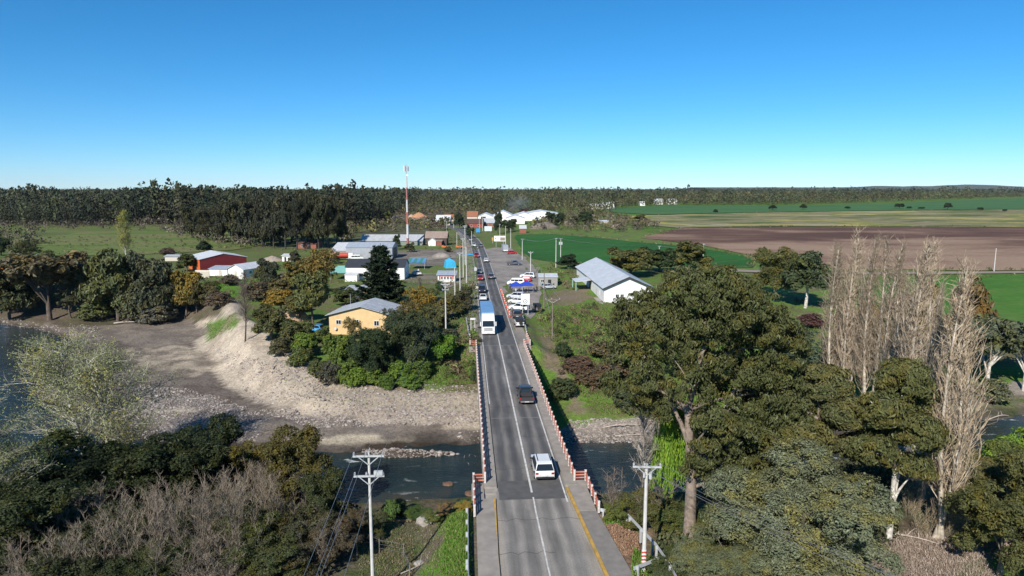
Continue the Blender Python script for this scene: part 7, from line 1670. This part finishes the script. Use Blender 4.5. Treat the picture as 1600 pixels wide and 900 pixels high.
# box trailer on the lot
p = T(789, 393.5); tk = thing('box_trailer', 'grey box trailer parked at the far end of the gravel lot', 'trailer', (p[0], p[1], ground(p[0], p[1])), R(8))
box_bev(-1.1, 1.1, -3, 3, .6, 3.1, paint('trailer_grey', (0.33, 0.35, 0.38), 0.6), 'box', tk); MB().box(-1.0, 1.0, -3.1, -3.0, .6, 1.1).build('tail_bar', WHITEP, tk); MB().bar((0, 3, .7), (0, 4.3, .6), .12).build('drawbar', STEEL, tk); add_wheels(tk, .9, (-0.6, 0.5), .36, .25)
# orange tractor-like machine by the timber house
for px, py, lab in [(696, 388.5, 'orange farm implement on the grass by the timber house'), (718, 388.5, 'rusty orange machine beside the thin pole')]:
    p = T(px, py); tk = thing('farm_machine', lab, 'machine', (p[0], p[1], ground(p[0], p[1])), R(70)); OR = paint('machine_orange', (0.5, 0.15, 0.04), 0.6)
    box_bev(-0.7, 0.7, -1.8, 1.6, .6, 1.2, OR, 'hull', tk); MB().cyl((-0.6, 1.2, 1.1), (0.6, 1.2, 1.1), .5, .5, 10).build('drum', OR, tk); MB().bar((0, -1.8, .8), (0, -3.2, .5), .12).build('drawbar', STEEL, tk); add_wheels(tk, .9, (-0.8,), .5, .25)

# ------------------------------------------------------------------ gazebos, people, cones
BLUEC = paint('royal_blue_canvas', (0.02, 0.06, 0.42), 0.6, var=0.15); SKIRT = paint('white_skirt', (0.6, 0.62, 0.68), 0.7)
def gazebo(label, px, py):
    p = T(px, py); t = thing('gazebo', label, 'gazebo', (p[0], p[1], ground(p[0], p[1]) + 0.06), R(10), 'blue gazebos'); a = 1.5
    MB().add([(-a, -a, 2.15), (a, -a, 2.15), (a, a, 2.15), (-a, a, 2.15), (0, 0, 3.1)], [(0, 1, 4), (1, 2, 4), (2, 3, 4), (3, 0, 4), (3, 2, 1, 0)]).build('canopy', BLUEC, t)
    m = MB()
    for s in (-1, 1): m.box(-a, a, s * a - 0.015, s * a + 0.015, 1.88, 2.145); m.box(s * a - 0.015, s * a + 0.015, -a + 0.02, a - 0.02, 1.88, 2.145)
    m.build('valance', BLUEC, t)
    for sx in (-1, 1):
        for sy in (-1, 1): MB().cyl((sx * (a - 0.05), sy * (a - 0.05), 0), (sx * (a - 0.05), sy * (a - 0.05), 2.14), 0.03, 0.03, 6).build('leg', STEEL, t)
    return t
gazebo('blue gazebo nearest the road beside the white van', 806.5, 458); gazebo('blue gazebo nearest the container shed', 823, 457)
def person_mesh(name, seed):
    r = random.Random(seed); sw = r.uniform(-0.06, 0.06); el = r.uniform(0.0, 0.2)
    V = [(0,0,.95),(0,0,1.15),(0,0,1.38),(0,.01,1.5),(0,.02,1.62),(0,.03,1.74), (-.19,0,1.4),(-.25,.02,1.15),(-.23,.1+el,.95),(-.23,.14+el,.87), (.19,0,1.4),(.25,.02,1.15),(.23,.08,.93),(.23,.1,.85), (-.1,0,.9),(-.11,.03+sw,.5),(-.11,-sw,.09),(-.11,.14-sw,.04), (.1,0,.9),(.11,.03-sw,.5),(.11,sw,.09),(.11,.14+sw,.04)]
    E_ = [(0,1),(1,2),(2,3),(3,4),(4,5),(2,6),(6,7),(7,8),(8,9),(2,10),(10,11),(11,12),(12,13),(0,14),(14,15),(15,16),(16,17),(0,18),(18,19),(19,20),(20,21)]
    rad = [.15,.14,.15,.06,.1,.07,.07,.05,.04,.045,.07,.05,.04,.045,.1,.07,.045,.04,.1,.07,.045,.04]
    me = bpy.data.meshes.new(name); me.from_pydata(V, E_, []); o = bpy.data.objects.new(name, me); COL.objects.link(o)
    md = o.modifiers.new('skin', 'SKIN'); sd = me.skin_vertices[0].data
    for i, q in enumerate(rad): sd[i].radius = (q, q * 0.8)
    sd[0].use_root = True
    o.modifiers.new('smooth', 'SUBSURF').levels = 1
    dg = bpy.context.evaluated_depsgraph_get(); m2 = bpy.data.meshes.new_from_object(o.evaluated_get(dg))
    bpy.data.objects.remove(o)
    m2.materials.clear(); return m2
CLOTH = tinted('clothing', 0.8, 0.15); SKIN = paint('skin', (0.36, 0.2, 0.14), 0.6); HAIR = paint('dark_hair', (0.02, 0.015, 0.012), 0.7); TROU = paint('dark_trousers', (0.025, 0.027, 0.035), 0.8)
PM = [person_mesh('person', s) for s in (1, 2, 3)]
for m in PM:
    for q in (CLOTH, TROU, SKIN): m.materials.append(q)
    for f in m.polygons:
        z = f.center.z; f.material_index = 1 if z < .93 and abs(f.center.x) < .19 else (2 if z > 1.46 or (z < .93) else 0); f.use_smooth = True
HAIRM = MB().add([(0.085 * math.cos(a) * c_, 0.03 - 0.02 + 0.1 * math.sin(a) * c_, 1.66 + 0.13 * s_) for c_, s_ in ((1, 0), (.85, .5), (.5, .85)) for a in [k * 0.785 for k in range(8)]] + [(0, .01, 1.795)], [(i * 8 + j, i * 8 + (j + 1) % 8, i * 8 + 8 + (j + 1) % 8, i * 8 + 8 + j) for i in range(2) for j in range(8)] + [(16 + j, 16 + (j + 1) % 8, 24) for j in range(8)]).mesh('hair', HAIR)
def person(label, px, py, rz, col, k, group='people around the gazebos'):
    p = T(px, py); t = thing('person', label, 'person', (p[0], p[1], ground(p[0], p[1]) + 0.06), rz, group)
    b = link('figure', PM[k % 3], t); b.color = (*col, 1); link('hair', HAIRM, t)
for i, (px, py, col, lab) in enumerate([
    (797, 456, (0.02, 0.02, 0.025), 'person in black standing at the road side of the gazebos'), (800, 459, (0.03, 0.03, 0.04), 'person in dark clothes in front of the nearer gazebo'), (806, 460, (0.5, 0.5, 0.5), 'person in a pale top before the nearer gazebo'), (811, 459.5, (0.02, 0.02, 0.03), 'person in dark clothes between the two gazebos'),
    (818, 459, (0.025, 0.03, 0.02), 'person in dark green under the farther gazebo'), (822, 460, (0.02, 0.02, 0.02), 'person in black under the middle of the farther gazebo'), (826, 459, (0.03, 0.035, 0.05), 'person in navy under the farther gazebo edge'), (834, 458, (0.02, 0.02, 0.02), 'person in black right of the gazebos'), (838, 456, (0.05, 0.04, 0.035), 'person in brown walking toward the container shed'), (803, 463, (0.03, 0.03, 0.03), 'person in black beside the parked silver white car'), (654, 428, (0.6, 0.6, 0.6), 'person in white near the striped canopy')]):
    person(lab, px, py, i * 1.3, col, i, 'people around the gazebos' if px > 700 else None)
CONEM = MB().box(-.2, .2, -.2, .2, 0, .05).mesh('base', BLACKP)
CONE_A = MB().cyl((0, 0, .05), (0, 0, .78), .16, .035, 10).mesh('cone_body', paint('cone_orange', (0.75, 0.09, 0.03), 0.5)); CONE_B = MB().cyl((0, 0, .4), (0, 0, .55), .106, .083, 10).mesh('band', WHITEP)
for i in range(13):
    y = 143 + i * 3.0; o = 3.35 + 0.12 * (i % 2)
    t = thing('traffic_cone', 'orange traffic cone in the line along the road edge', 'cone', rp(y, o, 0.0), 0, 'orange cones along the road edge')
    link('base', CONEM, t); b = link('cone_body', CONE_A, t); link('band', CONE_B, b)
    t.scale = (1.3, 1.3, 1.3)

# ------------------------------------------------------------------ fences, driftwood and odds and ends
FP = MB().cyl((0, 0, -0.3), (0, 0, 1.25), 0.055, 0.045, 5).mesh('post', WOOD)
def fence(label, pts, step=3.0, hs_=(0.45, 0.8, 1.15), group=None, wires=True, r=0.01):
    P = [np.array(T(*q)[:2]) for q in pts]; t = thing('wire_fence', label, 'fence', (0, 0, 0), 0, group)
    t.location = (P[0][0], P[0][1], ground(*P[0])); o0 = np.array(t.location); seq = []
    for a, b in zip(P[:-1], P[1:]):
        n = max(1, int(np.linalg.norm(b - a) / step))
        for k in range(n): q = a + (b - a) * k / n; seq.append(np.array([q[0], q[1], ground(q[0], q[1])]) - o0)
    q = P[-1]; seq.append(np.array([q[0], q[1], ground(q[0], q[1])]) - o0)
    for s in seq: o = link('post', FP, t); o.location = s; o.rotation_euler = (rnd.uniform(-.06, .06), rnd.uniform(-.06, .06), 0)
    if wires:
        for h in hs_: v, f = tubes([(np.array([s + np.array([0, 0, h]) for s in seq]), r, r)], 4); link('fence_wire', np_mesh('fence_wire', v, f, [WIREM]), t)
fence('post and wire fence climbing the near left bank under the pole', [(558, 868), (545, 840), (593, 862), (630, 870), (640, 905)], 2.2)
fence('wire fence between gravel lot verge and crop field', [(822, 402), (846, 425), (850, 455), (858, 490), (866, 530)], 4)
fence('post fence along the lower edge of the crop field', [(840, 414), (900, 416), (990, 417), (1110, 420), (1180, 421)], 5)
fence('garden fence on the lawn behind the yellow house', [(655, 480), (690, 478), (718, 470)], 2.5)
fence('plank fence posts before the dark stand of trees', [(400, 392), (440, 390), (520, 391)], 4)
def log(label, px, py, L_, r, rz, mat=None, group=None, tilt=0.05, br_=2):
    p = T(px, py); rg = np.random.default_rng(int(px)); z = ground(p[0], p[1])
    pts = curve((-L_ / 2, 0, r), (L_ / 2, 0, r + tilt * L_), rg, 6, 0.03, 0.04); t = thing('driftwood', label, 'driftwood', (p[0], p[1], z), rz, group)
    DW = paint('bleached_wood', (0.42, 0.36, 0.3), 0.9, var=0.3)
    v, f = tubes([(pts, r, r * 0.5)], 6); link('log', np_mesh('log', v, f, [mat or DW], smooth=True), t)
    for i in range(br_):
        a = pts[2 + i]; v, f = tubes([(curve(a, a + np.array([rg.uniform(-.4, .6), rg.uniform(-.6, .6), rg.uniform(.2, .7)]) * L_ * 0.35, rg, 4), r * 0.4, r * 0.12)], 5); link('branch', np_mesh('branch', v, f, [mat or DW]), t)
for a in [(700, 807, 3.0, .06, 0.2, 'pale branch lying at the near water edge'), (735, 725, 4.0, .12, 1.2, 'large driftwood trunk piled against the bridge bank'), (728, 715, 3.2, .1, 0.3, 'driftwood limb on top of the bank pile'), (742, 712, 2.6, .09, -0.5, 'short driftwood stump beside the bridge'), (732, 735, 3.0, .08, 2.0, 'thin driftwood branch at the water by the bridge'),
          (970, 668, 6.5, .12, 0.1, 'long bleached trunk on the gravel below the green slope'), (990, 680, 5.0, .1, -0.1, 'second bleached trunk on the gravel near the bare tree'), (195, 507, 5.0, .22, 0.1, 'fallen grey trunk on the brown bank'), (1560, 655, 4.0, .1, 0.3, 'bleached trunk on the far bank at the river bend'), (1590, 665, 3.0, .09, -0.6, 'white branch at the water edge of the river bend'), (1420, 846, 4.0, .08, -0.6, 'fallen branch under the nearest poplar'), (660, 878, 4.5, .06, 0.9, 'thin fallen sapling on the near left bank')]:
    log(a[5], a[0], a[1], a[2], a[3], a[4])

for i, (px, py, s, lab) in enumerate([(668, 817, 0.8, 'pale boulder on the near bank edge above the water'), (640, 812, 0.4, 'small pale rock on the near bank edge'), (655, 884, 0.35, 'pale stone low on the near bank'), (738, 772, 0.7, 'rust-brown boulder in the river beside the bridge'), (700, 757, 0.6, 'wet boulder breaking the current')]):
    p = T(px, py); rg = np.random.default_rng(i + 50); bm = bmesh.new(); bmesh.ops.create_icosphere(bm, subdivisions=2, radius=1)
    for v in bm.verts: v.co *= 1 + rg.uniform(-.18, .18)
    me = bpy.data.meshes.new('boulder'); bm.to_mesh(me); bm.free(); me.materials.append(CONCRETE if i < 3 else paint('rusty_rock', (0.14, 0.08, 0.05), 0.7, var=0.4)); o = link('boulder', me); o.location = (p[0], p[1], max(ground(p[0], p[1]), WATER - 0.2) + 0.1); o.scale = (s * 1.3, s, s * 0.6); tag(o, lab, 'boulder')

# ------------------------------------------------------------------ far hills, factory smoke and the air itself
def hills():
    xs = np.linspace(2200, 8200, 60); hh = 34 + 60 * np.clip(fbm(xs / 900, xs * 0, 71, 3) + 0.25, 0, 1) * ss(2200, 4200, xs)
    v, f = [], []
    for i, (x, h) in enumerate(zip(xs, hh)):
        v += [(x, 7600, -1), (x, 8100, h * 0.8 + 14), (x, 8500, h + 10), (x, 9300, -1)]
        if i:
            for k in range(3): f.append((4 * i - 4 + k, 4 * i + k, 4 * i + k + 1, 4 * i - 3 + k))
    struct(link('hills', np_mesh('hills', v, f, [paint('far_hill_scrub', (0.06, 0.075, 0.045), 0.95, scale=0.01)], smooth=True)))
hills()
def smoke():
    p = T(806, 336); bm = bmesh.new(); bmesh.ops.create_icosphere(bm, subdivisions=3, radius=1)
    for v in bm.verts: v.co *= 1 + 0.25 * math.sin(v.co.x * 5 + v.co.z * 4) * math.cos(v.co.y * 4)
    me = bpy.data.meshes.new('smoke'); bm.to_mesh(me); bm.free()
    m = bpy.data.materials.new('wood_smoke'); m.use_nodes = True; nt = m.node_tree; L = nt.links
    nt.nodes.remove(nt.nodes['Principled BSDF']); pv_ = N(nt, 'VolumePrincipled'); pv_.inputs['Color'].default_value = (0.8, 0.87, 1.0, 1); pv_.inputs['Anisotropy'].default_value = 0.1
    tc = N(nt, 'TexCoord'); ln = N(nt, 'VectorMath'); ln.operation = 'LENGTH'; L.new(tc.outputs['Object'], ln.inputs[0])
    fall = maprange(nt, L, ln.outputs['Value'], 0.2, 1.0, 1, 0); nz = noise(nt, L, 1.6, 3); nn = maprange(nt, L, nz, 0.4, 0.7, 0.1, 1)
    mu = N(nt, 'Math'); mu.operation = 'MULTIPLY'; L.new(fall, mu.inputs[0]); L.new(nn, mu.inputs[1])
    m2 = N(nt, 'Math'); m2.operation = 'MULTIPLY'; L.new(mu.outputs[0], m2.inputs[0]); m2.inputs[1].default_value = 0.035; L.new(m2.outputs[0], pv_.inputs['Density'])
    L.new(pv_.outputs[0], nt.nodes['Material Output'].inputs['Volume']); me.materials.append(m)
    o = link('smoke', me); o.location = (p[0] + 2, p[1] + 16, 12); o.scale = (17, 12, 12); struct(o, 'stuff', 'pale blue wood smoke drifting over the factory roofs')
smoke()

def haze():
    m = bpy.data.materials.new('clear_spring_air'); m.use_nodes = True; nt = m.node_tree
    nt.nodes.remove(nt.nodes['Principled BSDF']); v = N(nt, 'VolumePrincipled'); v.inputs['Color'].default_value = (0.8, 0.88, 1.0, 1)
    v.inputs['Density'].default_value = 0.000018; nt.links.new(v.outputs[0], nt.nodes['Material Output'].inputs['Volume'])
    o = MB().box(-9000, 9000, -900, 9600, -12, 170).build('haze', m); struct(o, 'stuff', 'thin blue air between the camera and the far hills')
haze()
